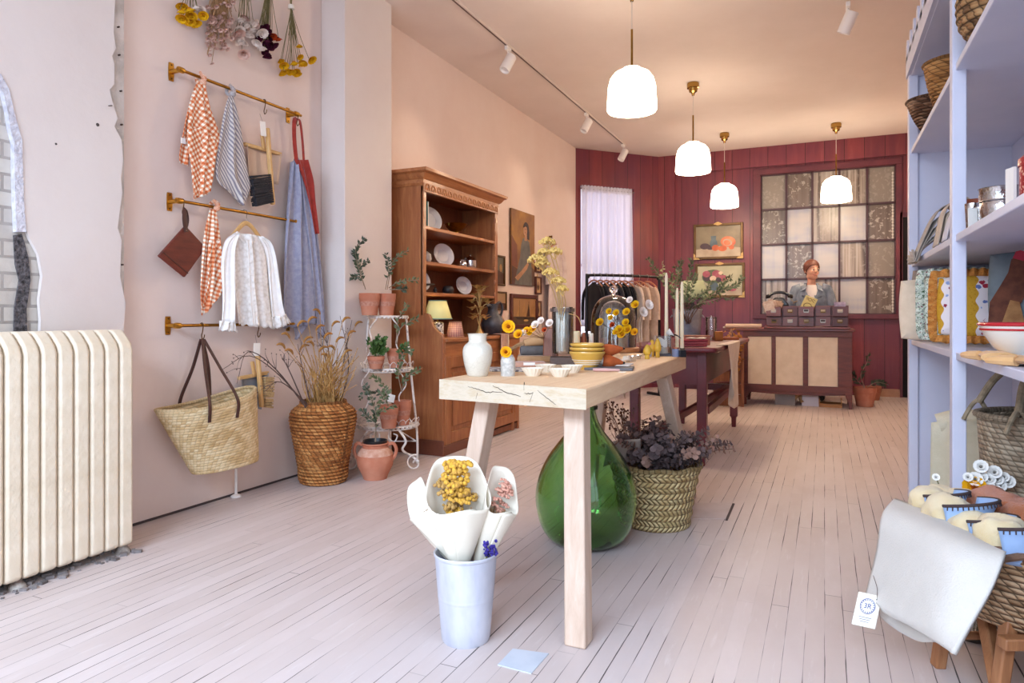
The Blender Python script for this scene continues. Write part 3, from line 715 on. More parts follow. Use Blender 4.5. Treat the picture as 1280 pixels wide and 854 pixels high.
# floor pipe stub by the wall
p = at_z(295, 621, 0); o = thing('floor_pipe', 'thin white pipe stub rising from the floor under the straw tote', 'pipe', (p.x, p.y, 0))
MB().cyl((0, 0, 0), (0, 0, .20), .008, n=12).build('tube', M_white, o); MB().lathe([(.03, 0), (.03, .006), (.012, .016)], 18).build('flange', M_white, o)

# --- dried flower bunches hanging along the top of the wall
M_stem = mat('dry_green_stem', '7d7148', .9, c2='5f5a38', sc=30); M_stemtan = mat('dry_tan_stem', 'b08a62', .9, c2='94714c', sc=30)
def bunch(label, pt, spread, heads, stem_m, tieclr='twine'):
    """pt: tie point pixel; heads: list of (px,py,kind,size)"""
    x0 = XL + .045; top = at_x(pt[0], pt[1], x0)
    o = thing('dried_flower_bunch', label, 'dried flowers', top, 0, 'dried flower bunches hung on the wall')
    b = MB()
    for k, h in enumerate(heads):
        e = at_x(h[0], h[1], x0 + U(-.015, .03)) - top
        b.tube(crv([(U(-.012, .012), U(-.012, .012), .10), (0, U(-.006, .006), 0), (e.x * .6, e.y * .45 + U(-.01, .01), e.z * .55), e], 4), .0018, 5)
    for k in range(spread[2]):
        e = V((U(0, .03), U(-spread[0], spread[0]), -U(.4, 1) * spread[1])); b.tube(crv([(0, U(-.01, .01), .09), (0, 0, 0), e * .5 + V((0, U(-.01, .01), 0)), e], 3), .0016, 4)
    b.build('stems', stem_m, o)
    MB().lathe([(.02, -.012), (.022, 0), (.02, .012)], 12).build('tie', mat('white_twine', 'e3d9cb', .9), o)
    for k, h in enumerate(heads):
        e = at_x(h[0], h[1], x0 + .01) - top + V((U(-.01, .03), 0, 0)); s = h[3] * 1.28
        flower(h[2], s, o, e, V((U(-.2, .9), U(-.5, .5), -1)))
FC = {}
def fm(name, c, c2=None): 
    return mat('petal_' + name, c, .8, c2=c2 or c, sc=40, spec=.15)
def flower(kind, s, parent, p, d, name='flower_head'):
    """papery everlasting head: a dome of overlapping bracts; shares mesh per kind"""
    if kind not in FC:
        b = MB(); r2 = random.Random(len(FC))
        for ring, (m_, tilt, L) in enumerate([(13, 1.15, 1.0), (10, .75, .85), (7, .35, .65)]):
            for k in range(m_):
                a = 2 * pi * (k + .5 * ring) / m_; dd = V((cos(a) * sin(tilt), sin(a) * sin(tilt), cos(tilt)))
                x_ = dd.cross(V((0, 0, 1))).normalized(); n_ = x_.cross(dd); w_ = .27
                b.add([dd * .05 - x_ * .06, dd * .05 + x_ * .06, dd * L * .65 + x_ * w_ + n_ * .08, dd * L * .95 + x_ * w_ * .6 + n_ * .16, dd * L + n_ * .18, dd * L * .95 - x_ * w_ * .6 + n_ * .16, dd * L * .65 - x_ * w_ + n_ * .08], [(0, 1, 2, 3, 4, 5, 6)])
        nb = len(b.f); b.m = 1; k_ = .2 if kind in ('daisy', 'white', 'pink') else .34; b.ball((0, 0, .20), (k_, k_, .25), 10, 6)
        mm = {'yellow': (fm('yellow', 'e8b81c', 'd39c10'), fm('amber', 'c47a1a')), 'white': (fm('white', 'f3e8df', 'e3cfc2'), fm('cream', 'ecdcc6')),
              'pink': (fm('pink', 'e2c3b5', 'd6ac9c'), fm('rose', 'c9907c')), 'wine': (fm('wine', '5c1c34', '431228'), fm('winedark', '35101e')),
              'orange': (fm('orange', 'c8501c', 'a5341a'), fm('winedark', '35101e')), 'sun': (fm('sun', 'f0b820', 'e09a10'), fm('brown', '9a4a1c')), 'daisy': (fm('daisy', 'f4f0ea'), fm('dk', '3a3030'))}[kind]
        o = b.build(name, mm, None, sharp=0); FC[kind] = o.data; o.parent = parent
    else:
        o = bpy.data.objects.new(name, FC[kind]); COL.objects.link(o); o.parent = parent
    o.location = p; o.scale = (s, s, s); o.rotation_euler = V(d).to_track_quat('Z', 'Y').to_euler(); return o
H1 = [(228, 4, 'yellow', .03), (233, 10, 'yellow', .03), (229, 20, 'yellow', .033), (238, 18, 'yellow', .03), (244, 26, 'yellow', .03), (241, 8, 'white', .03), (247, 11, 'white', .026), (225, 12, 'yellow', .024), (249, 19, 'yellow', .026), (236, 25, 'yellow', .028)]
bunch('yellow and white everlasting bunch hung farthest left', (238, -38), (.02, .12, 8), H1, M_stem)
H2 = [(262 + U(-4, 4), U(20, 80), 'pink', .012) for k in range(16)] + [(275 + U(-16, 16), U(2, 62), 'pink', .014) for k in range(75)]
bunch('feathery pale pink dried grass bunch, second from the left', (276, -42), (.10, .28, 90), [(a, b_, c, d) for a, b_, c, d in H2], M_stemtan)
H3 = [(298, 22, 'white', .03), (305, 28, 'white', .032), (312, 27, 'white', .034), (299, 36, 'white', .03), (308, 40, 'white', .033), (294, 40, 'pink', .04), (297, 48, 'white', .032), (303, 50, 'white', .03), (314, 35, 'white', .03), (302, 66, 'pink', .034), (317, 30, 'pink', .03), (308, 20, 'pink', .028)]
bunch('white and blush strawflower bunch in the middle of the row', (307, -40), (.03, .2, 16), H3, M_stem)
H4 = [(328 + U(-5, 9), U(32, 48), 'wine', .026) for k in range(9)] + [(330 + U(-9, 9), U(45, 60), 'wine', .026) for k in range(14)] + [(332 + U(-3, 4), U(58, 70), 'wine', .022) for k in range(6)] + [(340, 43, 'orange', .03), (348, 46, 'orange', .026), (322, 40, 'white', .036), (322, 58, 'white', .03), (318, 52, 'white', .03), (334, 52, 'orange', .022)]
bunch('dark wine-red strawflower bunch, second from the right', (337, -36), (.02, .15, 12), H4, M_stem)
H5 = [(371, 56, 'yellow', .022), (386, 73, 'yellow', .032), (352, 80, 'yellow', .03), (358, 86, 'yellow', .03), (364, 77, 'yellow', .03), (372, 78, 'yellow', .03), (377, 77, 'yellow', .028), (354, 88, 'yellow', .03), (366, 88, 'yellow', .03), (368, 91, 'yellow', .026), (361, 88, 'yellow', .028), (351, 74, 'yellow', .022), (373, 70, 'yellow', .022)]
bunch('yellow everlasting bunch hung farthest right by the pilaster', (364, 9), (.035, .26, 22), H5, M_stem)

# --- coiled wicker vase of dried grasses
def coil_prof(pts, n, amp, tail=True):
    q = resample(sm([(r, 0, z) for r, z in pts], 10), n * 4); out = []
    for k, p in enumerate(q):
        out.append((p.x + amp * (abs(sin(pi * (k % 4) / 4)) - .4), p.z))
    return out
M_wick = straw('honey_wicker', 'b2713a', 'cf9356', '8a5026', .0202, .034, .9)
vase = thing('wicker_vase', 'tall honey-brown coiled wicker vase on the floor below the linen apron', 'vase basket', (-2.875, 3.42, 0))
pts = [(.135, 0), (.15, .03), (.155, .1), (.175, .22), (.195, .33), (.205, .40), (.195, .45), (.155, .485), (.135, .505)]
b = MB().lathe(coil_prof(pts, 25, .007), 56); b.f = [f for f in b.f if not (len(f) > 4 and b.v[f[0]].z > .4)]; b.mi = b.mi[:len(b.f)]
round_uv(b, .19).build('body', M_wick, vase, solid=.006)
MB().tube([(.136 * cos(a), .136 * sin(a), .507) for a in [2 * pi * k / 40 for k in range(40)]], .010, 8, True).build('rim', M_wick, vase)
MB().lathe([(.0, .44), (.15, .441)], 24).build('packing', mat('dark_packing', '4a3524', .95), vase)
M_straw = mat('dry_grass', 'c99f62', .9, c2='a97c42', sc=22); M_twig = mat('grey_brown_twig', '6a5148', .9, c2='4d3a35', sc=30); M_head = mat('grass_plume', 'b98545', .95, c2='9c6a32', sc=60, bump=.6, bsc=300)
vb = V(vase.location)
gr = thing('dried_grass_bunch', 'golden dried grasses with drooping plumes standing in the wicker vase', 'dried grass', vb + V((0, 0, .46)))
b = MB()
for k in range(130):
    a = U(0, 2 * pi); e = V((U(-.03, .16), U(-.2, .18), U(.12, .38))); s = V((cos(a) * U(0, .1), sin(a) * U(0, .1), -.02))
    b.tube(crv([s, s * .7 + e * .5 + V((U(-.02, .02), U(-.02, .02), .03)), e], 4), .0022, 4)
b.build('stalks', M_straw, gr)
def plume(p, d, L, curl, r, parent):
    d = V(d).normalized(); q = [V(p)]
    for k in range(9):
        q.append(q[-1] + d * L / 9); d = (d + V((0, curl * .11, -.16))).normalized()
    b = MB(); b.tube(q, [r * (.4 + sin(pi * (.12 + .8 * k / 9))) for k in range(10)], 7); b.build('plume', M_head, parent)
for px, py, dx in [(385, 395, 1), (400, 385, -1), (362, 415, -1), (372, 400, 1), (415, 400, 1), (420, 420, 1), (428, 395, 1), (405, 415, 1), (392, 425, -1), (380, 420, 1), (435, 412, 1), (410, 440, -1), (366, 435, -1), (395, 405, 1), (375, 430, 1), (418, 430, -1), (399, 432, 1), (444, 400, 1), (356, 428, -1), (430, 436, 1)]:
    e = at_x(px, py + 8, -2.86 + U(-.05, .06)) - V(gr.location)
    MB().tube(crv([(U(-.05, .05), U(-.05, .05), 0), e * .55 + V((0, 0, .03)), e], 5), .0018, 4).build('stalk', M_straw, gr)
    plume(e, V((.1, .45 * dx, 1)), .085, dx * 1.4, .006, gr)
tw_ = thing('bare_branches', 'dark bare twigs leaning left out of the wicker vase', 'branches', vb + V((0, 0, .46)))
def twig(pts, r, parent, n=5, sub=4, L=.12):
    q = crv(pts, 5); b = MB(); b.tube(q, [r * (1 - .75 * k / len(q)) for k in range(len(q))], 6)
    for k in range(sub):
        i = int(U(.3, .95) * (len(q) - 2)); t_ = (q[i + 1] - q[i]).normalized(); d = (t_ + V((U(-.7, .7), U(-.8, .8), U(-.4, .8)))).normalized()
        e = q[i] + d * U(.4, 1) * L; b.tube(crv([q[i], (q[i] + e) / 2 + V((U(-.01, .01), U(-.01, .01), .008)), e], 3), [r * .4] * 3 + [r * .3, r * .2, r * .15, r * .1][:4], 5)
        b.ball(e, r * .8, 5, 4)
    b.build('branch', M_twig, parent)
for pts in [[(388, 503), (350, 470), (312, 445), (278, 462)], [(386, 502), (345, 462), (310, 440), (296, 480)], [(390, 500), (378, 460), (372, 430)], [(410, 500), (412, 450), (402, 400)], [(420, 500), (432, 440), (440, 400)], [(392, 502), (352, 478), (330, 490)], [(425, 500), (436, 455), (425, 395)], [(384, 500), (360, 460), (352, 448)], [(415, 500), (405, 440), (395, 432)]]:
    q = [at_x(px, py, -2.88 + .05 * i / 3) - V(tw_.location) for i, (px, py) in enumerate(pts)]; q[0].z = 0
    twig(q, .0045, tw_, sub=6, L=.11)

# --- wire plant stand
M_peel = mat('peeling_white_iron', 'e6dcd4', .7, .1, c2='8c7a70', sc=22, rng=(.52, .70), bump=.4, bsc=90)
st = thing('plant_stand', 'three-tier white peeling wire plant stand with scrolled feet beside the pine hutch', 'plant stand', (-2.76, 3.93, 0), math.radians(27))
def tier(z, w, dpt, y0):
    n = 40; rim = [V((w * cos(a), y0 - dpt * sin(a), z)) for a in [pi * k / n for k in range(n + 1)]]
    b = MB(); b.prism([(p.x, p.y) for p in rim], z - .004, z + .002); b.tube(rim + [rim[0]], .007, 7); b.tube([p + V((0, 0, -.02)) for p in rim], .004, 6)
    for k in range(0, n, 2): b.ball(rim[k] + V((0, 0, -.01)), (.012, .012, .008), 8, 5)
    b.build('shelf', M_peel, st)
    b = MB()
    for k in range(2, n - 3, 3):
        a, c = rim[k], rim[min(k + 3, n)]; m = (a + c) / 2; o_ = (m - V((0, y0, z))).normalized() * .012
        b.tube(crv([a, a + V((0, 0, .03)) + o_, m + V((0, 0, .05)) + o_ * 1.5, c + V((0, 0, .03)) + o_, c], 4), .0022, 5)
    b.build('loop_gallery', M_peel, st)
tier(.29, .215, .22, .09); tier(.68, .175, .18, .09); 
b = MB(); n = 32; rim = [V((.14 * cos(a), .09 - .15 * sin(a), 1.04)) for a in [pi * k / n for k in range(n + 1)]]
b.prism([(p.x, p.y) for p in rim], 1.036, 1.042); b.tube(rim + [rim[0]], .007, 7); [b.ball(p + V((0, 0, -.008)), (.01, .01, .008), 7, 4) for p in rim[::2]]; b.build('shelf', M_peel, st)
for s in (-1, 1):
    b = MB(); b.tube(crv([(s * .13, .09, 1.04), (s * .16, .09, .69), (s * .20, .09, .3), (s * .21, .09, .12), (s * .205, .10, .0)], 8), .008, 8); b.build('leg', M_peel, st)
    b = MB(); b.tube(crv([(s * .05, -.04, 1.03), (s * .10, -.06, .95), (s * .08, -.06, .85), (s * .14, -.03, .72)], 8), .005, 6)
    b.tube(crv([(s * .10, -.07, .67), (s * .15, -.09, .58), (s * .10, -.08, .48), (s * .18, -.05, .32)], 8), .005, 6); b.build('brace', M_peel, st)
    b = MB(); b.tube(crv([(s * .09, -.09, .285), (s * .15, -.11, .20), (s * .13, -.12, .14), (s * .20, -.15, .10), (s * .245, -.17, .07)], 8), .008, 8)
    b.tube(crv([(s * .05, -.07, .285), (s * .03, -.08, .22), (s * .07, -.09, .19), (s * .09, -.09, .23), (s * .065, -.09, .245)], 8), .005, 6)
    R0 = .058; b.tube([V((s * .215 + s * (R0 - .0022 * k) * cos(.35 * k + 1.2), -.165, R0 + .003 + (R0 - .0022 * k) * sin(.35 * k - 1.57 + 1.57 + 1.2))) for k in range(24)], .005, 7)
    b.build('scroll_foot', M_peel, st)
b = MB(); b.tube([(-.2, .09, .16), (.2, .09, .16)], .005, 6); b.tube([(-.2, .09, .16), (0, .09, .29), (.2, .09, .16)], .005, 6); b.build('stretcher', M_peel, st)

# --- terracotta pots with olives and herbs
M_terra = mat('terracotta', 'b5694c', .8, c2='c58468', sc=7, bump=.15, bsc=80); M_terrad = mat('terracotta_band', 'c08a74', .85, c2='ad6f58', sc=60)
M_soil = mat('potting_soil', '3a2a22', .95, c2='271a15', sc=60, bump=.8)
M_olive = mat('olive_leaf', '46512f', .6, c2='6a744c', sc=25); M_oliveD = mat('dark_olive_leaf', '2f3a26', .6, c2='48523a', sc=25); M_herb = mat('bright_herb_leaf', '4e6a2c', .6, c2='35501f', sc=30); M_bark = mat('pale_bark', '9a8672', .9, c2='7b6856', sc=30)
def pot(label, loc, r, h, name='potted_plant', band=True):
    o = thing(name, label, 'potted plant', loc)
    b = MB().lathe([(r * .70, 0), (r * .72, .004), (r * .86, h * .5), (r * .93, h * .62)], 26); b.build('pot', M_terra, o)
    MB().lathe([(r * .93, h * .62), (r * .96, h * .72), (r * .99, h * .74), (r, h), (r * .9, h), (r * .86, h * .86)], 26).build('pot_rim', M_terra, o)
    if band: MB().lathe([(r * .872, h * .42), (r * .945, h * .62)], 26).build('scored_band', M_terrad, o)
    MB().lathe([(0, h * .90), (r * .89, h * .88)], 20).build('soil', M_soil, o)
    return o
def sprig(parent, pts, m, n=30, L=.035, W=.009, r=.003, frac=.25, sm_=M_bark, clump=1):
    q = crv(pts, 8); b = MB(); b.tube(q, [r * (1 - .6 * k / len(q)) for k in range(len(q))], 6); b.build('stem', sm_, parent)
    b = MB()
    n = int(n * 1.5); W *= 1.3
    for k in range(n):
        i = int((frac + (1 - frac) * k / n) * (len(q) - 2)); t_ = (q[i + 1] - q[i]).normalized()
        for c in range(clump):
            a = U(0, 2 * pi); o_ = t_.orthogonal().normalized(); o_ = Matrix.Rotation(a, 3, t_) @ o_
            d = (t_ * .7 + o_).normalized(); b.leaf(q[i].lerp(q[i + 1], U(0, 1)), d, o_.cross(d), L * U(.7, 1.15), W)
    b.build('leaves', m, parent, sharp=0)
def W3(px, py, d): return at_d(px, py, d)
def relp(o, pxs, d0, dd=0): return [at_d(px, py, d0 + dd * i) - V(o.location) for i, (px, py) in enumerate(pxs)]
stz = lambda px, z, d: V((at_d(px, 394, d).x, at_d(px, 394, d).y, z))
po = pot('terracotta pot with an upright dark olive sprig, left on the top tier', stz(462, 1.049, 4.66), .072, .15)
sprig(po, relp(po, [(457, 362), (452, 345), (446, 320), (427, 312)], 4.66), M_oliveD, 40, .034, .012); sprig(po, relp(po, [(455, 357), (447, 330), (445, 310), (458, 297)], 4.66, -.01), M_oliveD, 46, .034, .012); sprig(po, relp(po, [(452, 345), (437, 347)], 4.62), M_oliveD, 14, .03, .012); sprig(po, relp(po, [(448, 335), (462, 325)], 4.62), M_oliveD, 10, .03, .012)
po = pot('terracotta pot with long arching olive shoots, right on the top tier', stz(483, 1.049, 4.74), .066, .15)
sprig(po, relp(po, [(484, 362), (488, 340), (493, 325), (512, 312)], 4.74), M_olive, 26, .036, .009); sprig(po, relp(po, [(482, 362), (486, 335), (482, 316)], 4.7), M_oliveD, 26, .034, .010); sprig(po, relp(po, [(486, 360), (500, 352), (525, 350)], 4.7), M_olive, 18, .036, .010); sprig(po, relp(po, [(487, 362), (502, 362), (508, 362)], 4.66), M_oliveD, 16, .04, .010)
po = pot('terracotta pot bushy with small bright green leaves on the middle tier', stz(470, .689, 4.60), .058, .085)
for k in range(14):
    e = V((U(-.09, .08), U(-.05, .05), .085 + U(.05, .14))); sprig(po, [(U(-.02, .02), U(-.02, .02), .08), e * .6 + V((0, 0, .03)), e], M_herb, 12, .03, .02, .0015, .2, M_herb)
po = pot('plain terracotta pot tucked behind the bushy one on the middle tier', stz(494, .689, 4.70), .058, .13)
sprig(po, relp(po, [(496, 430), (500, 412), (512, 402), (524, 398)], 4.6), M_olive, 16, .036, .009); sprig(po, relp(po, [(495, 430), (498, 400), (510, 378)], 4.62), M_olive, 20, .036, .009)
po = pot('terracotta pot carrying a white price card on the lower tier', stz(486, .299, 4.55), .066, .15)
sprig(po, relp(po, [(485, 500), (478, 480), (462, 470)], 4.5), M_olive, 20, .032, .012); sprig(po, relp(po, [(486, 502), (470, 490), (456, 492)], 4.48), M_oliveD, 20, .032, .012)
c = at_d(489, 498, 4.47) - V(po.location); MB().box((0, 0, 0), (.045, .002, .05), T(c) @ RZ(.45) @ RY(.25)).build('price_card', M_paper, po)
po = pot('terracotta pot with a leaning olive shoot at the right of the lower tier', stz(503, .299, 4.68), .062, .165)
sprig(po, relp(po, [(502, 490), (508, 472), (528, 460)], 4.62), M_olive, 26, .034, .012); sprig(po, relp(po, [(502, 490), (498, 465), (505, 440), (516, 440)], 4.6), M_olive, 34, .036, .014); sprig(po, relp(po, [(504, 445), (500, 436), (512, 430)], 4.6), M_herb, 20, .034, .014)
ur = thing('terracotta_urn', 'two-handled terracotta urn with a black nursery pot standing on the floor', 'urn', at_z(469, 598))
MB().lathe([(.075, 0), (.078, .012), (.085, .03), (.112, .085), (.118, .13), (.105, .175), (.082, .20), (.078, .215), (.088, .225), (.086, .232), (.076, .230), (.072, .20)], 36).build('body', M_terra, ur)
MB().lathe([(.1135, .155), (.1075, .175), (.0845, .2005)], 36).build('glazed_band', mat('worn_cream_glaze', 'd5ab95', .6, c2='bf8468', sc=30), ur)
for s in (-1, 1):
    M_ = RZ(TH) @ SCL(s, 1, 1); MB().tube([M_ @ V(p) for p in crv([(.08, 0, .215), (.115, 0, .225), (.135, 0, .19), (.128, 0, .15), (.112, 0, .125)], 6)], .011, 8).build('handle', M_terra, ur)
MB().lathe([(.06, .20), (.075, .232), (.077, .246), (.070, .246), (.066, .225), (0, .222)], 28).build('nursery_pot', mat('black_plastic', '1c1b1d', .4), ur)
sprig(ur, [(0, 0, .22), (.005, 0, .33), (-.01, 0, .40)], M_olive, 2, .03, .01, .005, .5)
for pxs in ([(470, 520), (462, 495), (455, 478)], [(470, 522), (478, 500), (490, 490)], [(470, 520), (485, 510), (495, 506)], [(470, 530), (458, 520), (452, 510)], [(469, 515), (461, 488), (448, 500)], [(470, 515), (478, 488), (486, 508)]):
    q = relp(ur, pxs, 4.34); sprig(ur, [(0, 0, .34)] + q, M_oliveD if pxs[1][0] < 470 else M_olive, 20, .032, .013, .003)
# ================================================================ PINE HUTCH, its crockery, pictures, clothes rack
M_pineZ = wood('pine_upright', '85482a', 'a0623a', 'b5784a', 'Z', 1.0, .42, .1)
M_pineY = wood('pine_lengthwise', '8a4c2c', 'a8693e', 'b97c4c', 'Y', 1.0, .42, .1)
M_pinedk = wood('pine_back', '6a3520', '7d4428', '854c2d', 'Z', .9, .5)
M_pineX = wood('pine_crosswise', '85482a', 'a0623a', 'b5784a', 'X', 1.0, .45)
y0, y1, xf, xh = 4.40, 5.80, -2.58, -2.755; XW = XL + .012
hu = thing('pine_hutch', 'tall brown pine hutch with open plate shelves and carved cornice against the left wall', 'hutch', (xf, y0, 0))
LW = y1 - y0; dB = xf - XW; dH = xh - XW    # local: x from -dB (wall) to 0 (front)
hx = xh - xf; yh = 1.28                      # hutch front plane and right end
# side panels with the swept arm
side = [(-dB, 0), (0, 0), (0, .87), (-.012, .905), (-.05, .93), (-.085, .965), (-.105, 1.02), (-.125, 1.055), (-.15, 1.065), (hx, 1.05), (hx, 2.03), (-dB, 2.03)]
for yy, nm in ((0, 0), (yh - .03, 1)):
    b = MB(); b.prism([(p[0], p[1]) for p in side], -yy - .035, -yy, Mxz); b.build('side_panel', M_pineZ, hu, bevel=.004)
b = MB(); b.span((-dB, .0, .02), (-.02, LW, .05)); b.span((-dB, LW - .03, 0), (-.004, LW, .84)); b.build('carcass', M_pineZ, hu)
MB().span((-dB, 0.03, .845), (.022, LW + .02, .875)).build('worktop', M_pineY, hu, bevel=.006)
MB().span((-dB, .02, .875), (-dB + .014, yh - .02, 2.03)).build('back_board', M_pinedk, hu)
MB().span((-dB, .02, .05), (-dB + .014, LW - .02, .85)).build('back_board', M_pinedk, hu)
for z in (1.225, 1.46, 1.73):
    MB().span((-dB + .01, .035, z - .026), (hx + .004, yh - .03, z)).build('shelf', M_pineY, hu, bevel=.004)
# face frame of the hutch
b = MB(); b.span((hx - .02, .0, .875 + .17), (hx + .006, .045, 2.03)); b.build('stile', M_pineZ, hu, bevel=.005)
b = MB(); b.span((hx - .02, yh - .05, .875), (hx + .006, yh + .005, 2.03))
for k in range(9): b.ball((hx + .004, yh - .05, 1.0 + k * .115), (.012, .014, .03), 8, 6)
b.build('stile', M_pineZ, hu)
b = MB(); b.span((hx - .018, .0, 1.985), (hx + .012, yh + .004, 2.075)); fz = b.build('frieze', M_pineY, hu, bevel=.003)
M_pinelt = wood('pine_carving', 'a5673c', 'b87a4a', None, 'Z', 2, .45, knots=False)
b = MB(); n = 15
for k in range(n):
    yy = .05 + k * (yh - .09) / (n - 1)
    b.tube([(hx + .013, yy + .028 * cos(a), 2.0 + .045 * sin(a)) for a in [pi * q / 10 for q in range(11)]], .006, 6); b.ball((hx + .014, yy, 2.008), (.006, .010, .012), 8, 5)
b.build('carved_arcade', M_pinelt, fz)
MB().span((-dB, .02, 2.03), (hx, yh - .02, 2.05)).build('top_board', M_pinedk, hu)
# cornice with mitred returns
cp = [(0, 2.03), (.012, 2.05), (.014, 2.075), (.03, 2.085), (.05, 2.115), (.075, 2.128), (.078, 2.15), (0, 2.15)]
b = MB(); pts = []
for (d, z) in cp: pts.append([(-dB, -d, z), (hx + d, -d, z), (hx + d, yh + d, z), (-dB, yh + d, z)])
vs = [p for q in pts for p in q]; k = len(cp)
b.add(vs, [(j * 4 + i, j * 4 + i + 1, (j + 1) * 4 + i + 1, (j + 1) * 4 + i) for j in range(k - 1) for i in range(3)] + [((k - 2) * 4, (k - 2) * 4 + 1, (k - 2) * 4 + 2, (k - 2) * 4 + 3)])
b.build('cornice', M_pineY, hu, sharp=25)
# plinth and doors
b = MB(); b.span((-dB, -.012, 0), (.012, 0, .115)); b.span((-.02, 0, 0), (.012, .62, .075)); b.build('plinth', wood('pine_plinth', '5f2f20', '713c28', None, 'Y', 1, .45), hu, bevel=.004)
MB().span((-.03, .66, .01), (-.012, LW - .01, .06)).build('plinth', M_pinedk, hu)
MB().span((-.022, .03, .735), (.004, LW, .845)).build('top_rail', M_pineY, hu, bevel=.003)
for a, c in ((.035, .69), (.71, LW - .03)):
    dr = MB(); w = .085
    dr.span((-.02, a, .075), (.004, a + w, .735)); dr.span((-.02, c - w, .075), (.004, c, .735)); dr.span((-.02, a + w, .075), (.004, c - w, .075 + w)); dr.span((-.02, a + w, .735 - w), (.004, c - w, .735))
    dr = dr.build('door', M_pineZ, hu, bevel=.004)
    p = MB(); p.span((-.02, a + w, .075 + w), (-.012, c - w, .735 - w)); p.span((-.016, a + w + .04, .2), (-.004, c - w - .04, .61)); p.build('raised_panel', M_pineZ, dr, bevel=.008)
    MB().lathe([(.012, 0), (.008, .012), (.016, .022), (.012, .034), (0, .036)], 14, T(.004, c - .04 if a < .5 else a + .04, .42) @ RY(pi / 2)).build('knob', M_brassdark, dr)

# crockery
M_china = mat('white_china', 'e9e6ea', .18, coat=.3); M_chinagrey = mat('speckled_china', 'cfc8c6', .3, c2='b3aaa8', sc=60)
M_pewter = mat('dark_pewter', '5f5c62', .45, .35, c2='45434a', sc=14); M_silver = mat('silver', 'd8d4d2', .14, 1.0)
def onx(px, x, z): q = ray(px, 394); y = x / q.x * q.y; return V((x, y, z))
def plate(label, px, z, dia, x=-3.0, lean=.30, name='plate'):
    p = onx(px, x, z); o = thing(name, label, 'plate', p, 0, 'white plates on the hutch'); r = dia / 2
    M_ = RZ(-.45) @ T(0, 0, r * cos(lean) + .004) @ RY(pi / 2 - lean)
    MB().lathe([(0, .0), (r * .55, 0), (r * .62, .010), (r * .97, .022), (r, .026), (r * .96, .028), (r * .62, .016), (r * .55, .007), (0, .006)], 40, M_).build('dish', M_china, o)
    MB().lathe([(r * .5, -.006), (r * .52, .002), (r * .47, .002), (r * .47, -.006)], 32, M_).build('foot_ring', M_china, o)
plate('large white plate on the top shelf of the hutch beside the brass bowl', 536, 1.73, .225)
plate('deep white plate in the middle of the second hutch shelf', 553, 1.46, .205, -2.99)
plate('white plate at the right of the third hutch shelf beside the dark pot', 578, 1.225, .17, -2.97)
plate('white plate half hidden by the left stile on the third hutch shelf', 523, 1.225, .19, -2.94)
p = onx(523.5, -2.86, 1.73); o = MB().box((0, 0, .10), (.15, .022, .20), RZ(.25)).build('green_book', mat('teal_cloth_cover', '3f7a78', .7), None, p, bevel=.003); tag(o, 'upright teal book at the left end of the top hutch shelf', 'book')
MB().box((.0, 0, .10), (.146, .016, .194), RZ(.25) @ T(.004, 0, 0)).build('pages', M_paper, o)
o = thing('brass_footed_bowl', 'shallow brass footed bowl on the top hutch shelf', 'bowl', onx(570, -2.93, 1.73))
MB().lathe([(.045, 0), (.048, .008), (.018, .022), (.016, .045), (.05, .055), (.085, .085), (.10, .112), (.104, .114), (.10, .118), (.08, .092), (.04, .066), (0, .062)], 36).build('bowl', M_brass, o)
for s in (-1, 1): MB().tube(crv([(0, s * .095, .105), (0, s * .125, .11), (0, s * .122, .085), (0, s * .088, .085)], 5), .005, 6).build('handle', M_brass, o)
o = MB().lathe([(.03, 0), (.045, .01), (.055, .04), (.05, .075), (.028, .092), (.022, .098), (.0, .09)], 28).build('round_vase', M_chinagrey, None, onx(531, -2.90, 1.46)); tag(o, 'small round grey-white vase at the left of the second hutch shelf', 'vase')
o = thing('silver_teapot', 'shiny silver lidded teapot on the second hutch shelf', 'teapot', onx(588, -2.93, 1.46))
MB().lathe([(.05, 0), (.055, .006), (.062, .03), (.062, .085), (.05, .10), (.04, .105)], 32).build('body', M_silver, o)
MB().lathe([(.045, .104), (.035, .118), (.012, .126), (.008, .132), (.012, .14), (0, .146)], 24).build('lid', M_silver, o)
MB().tube(crv([(0, .058, .03), (0, .09, .06), (0, .10, .10), (0, .11, .115)], 5), [.014 - .0006 * k for k in range(16)], 8).build('spout', M_silver, o)
MB().tube(crv([(0, -.058, .085), (0, -.10, .10), (0, -.10, .05), (0, -.06, .03)], 5), .006, 7).build('handle', M_pewter, o)
o = thing('silver_jug', 'small silver cream jug in front of the teapot', 'jug', onx(579, -2.83, 1.46))
MB().lathe([(.022, 0), (.03, .012), (.032, .03), (.022, .05), (.026, .065), (.023, .064), (.019, .05)], 22).build('body', M_silver, o); MB().tube(crv([(0, -.02, .055), (0, -.045, .05), (0, -.04, .025), (0, -.028, .02)], 5), .003, 6).build('handle', M_silver, o)
o = MB().lathe([(.03, 0), (.045, .015), (.05, .04), (.042, .062), (.036, .066), (.038, .072), (.03, .07), (.03, .05)], 26).build('dark_pot', mat('black_glaze', '2c292c', .3), None, onx(560, -2.90, 1.225)); tag(o, 'small dark glazed pot on the third hutch shelf beside the plate', 'pot')
o = thing('pewter_salt', 'tiny pewter salt with a knob on the third hutch shelf', 'salt shaker', onx(544, -2.88, 1.225)); MB().lathe([(.02, 0), (.02, .006), (.012, .012), (.018, .03), (.014, .036)], 18).build('body', M_pewter, o); MB().lathe([(.014, .036), (.006, .044), (.008, .05), (0, .055)], 14).build('lid', M_pewter, o)
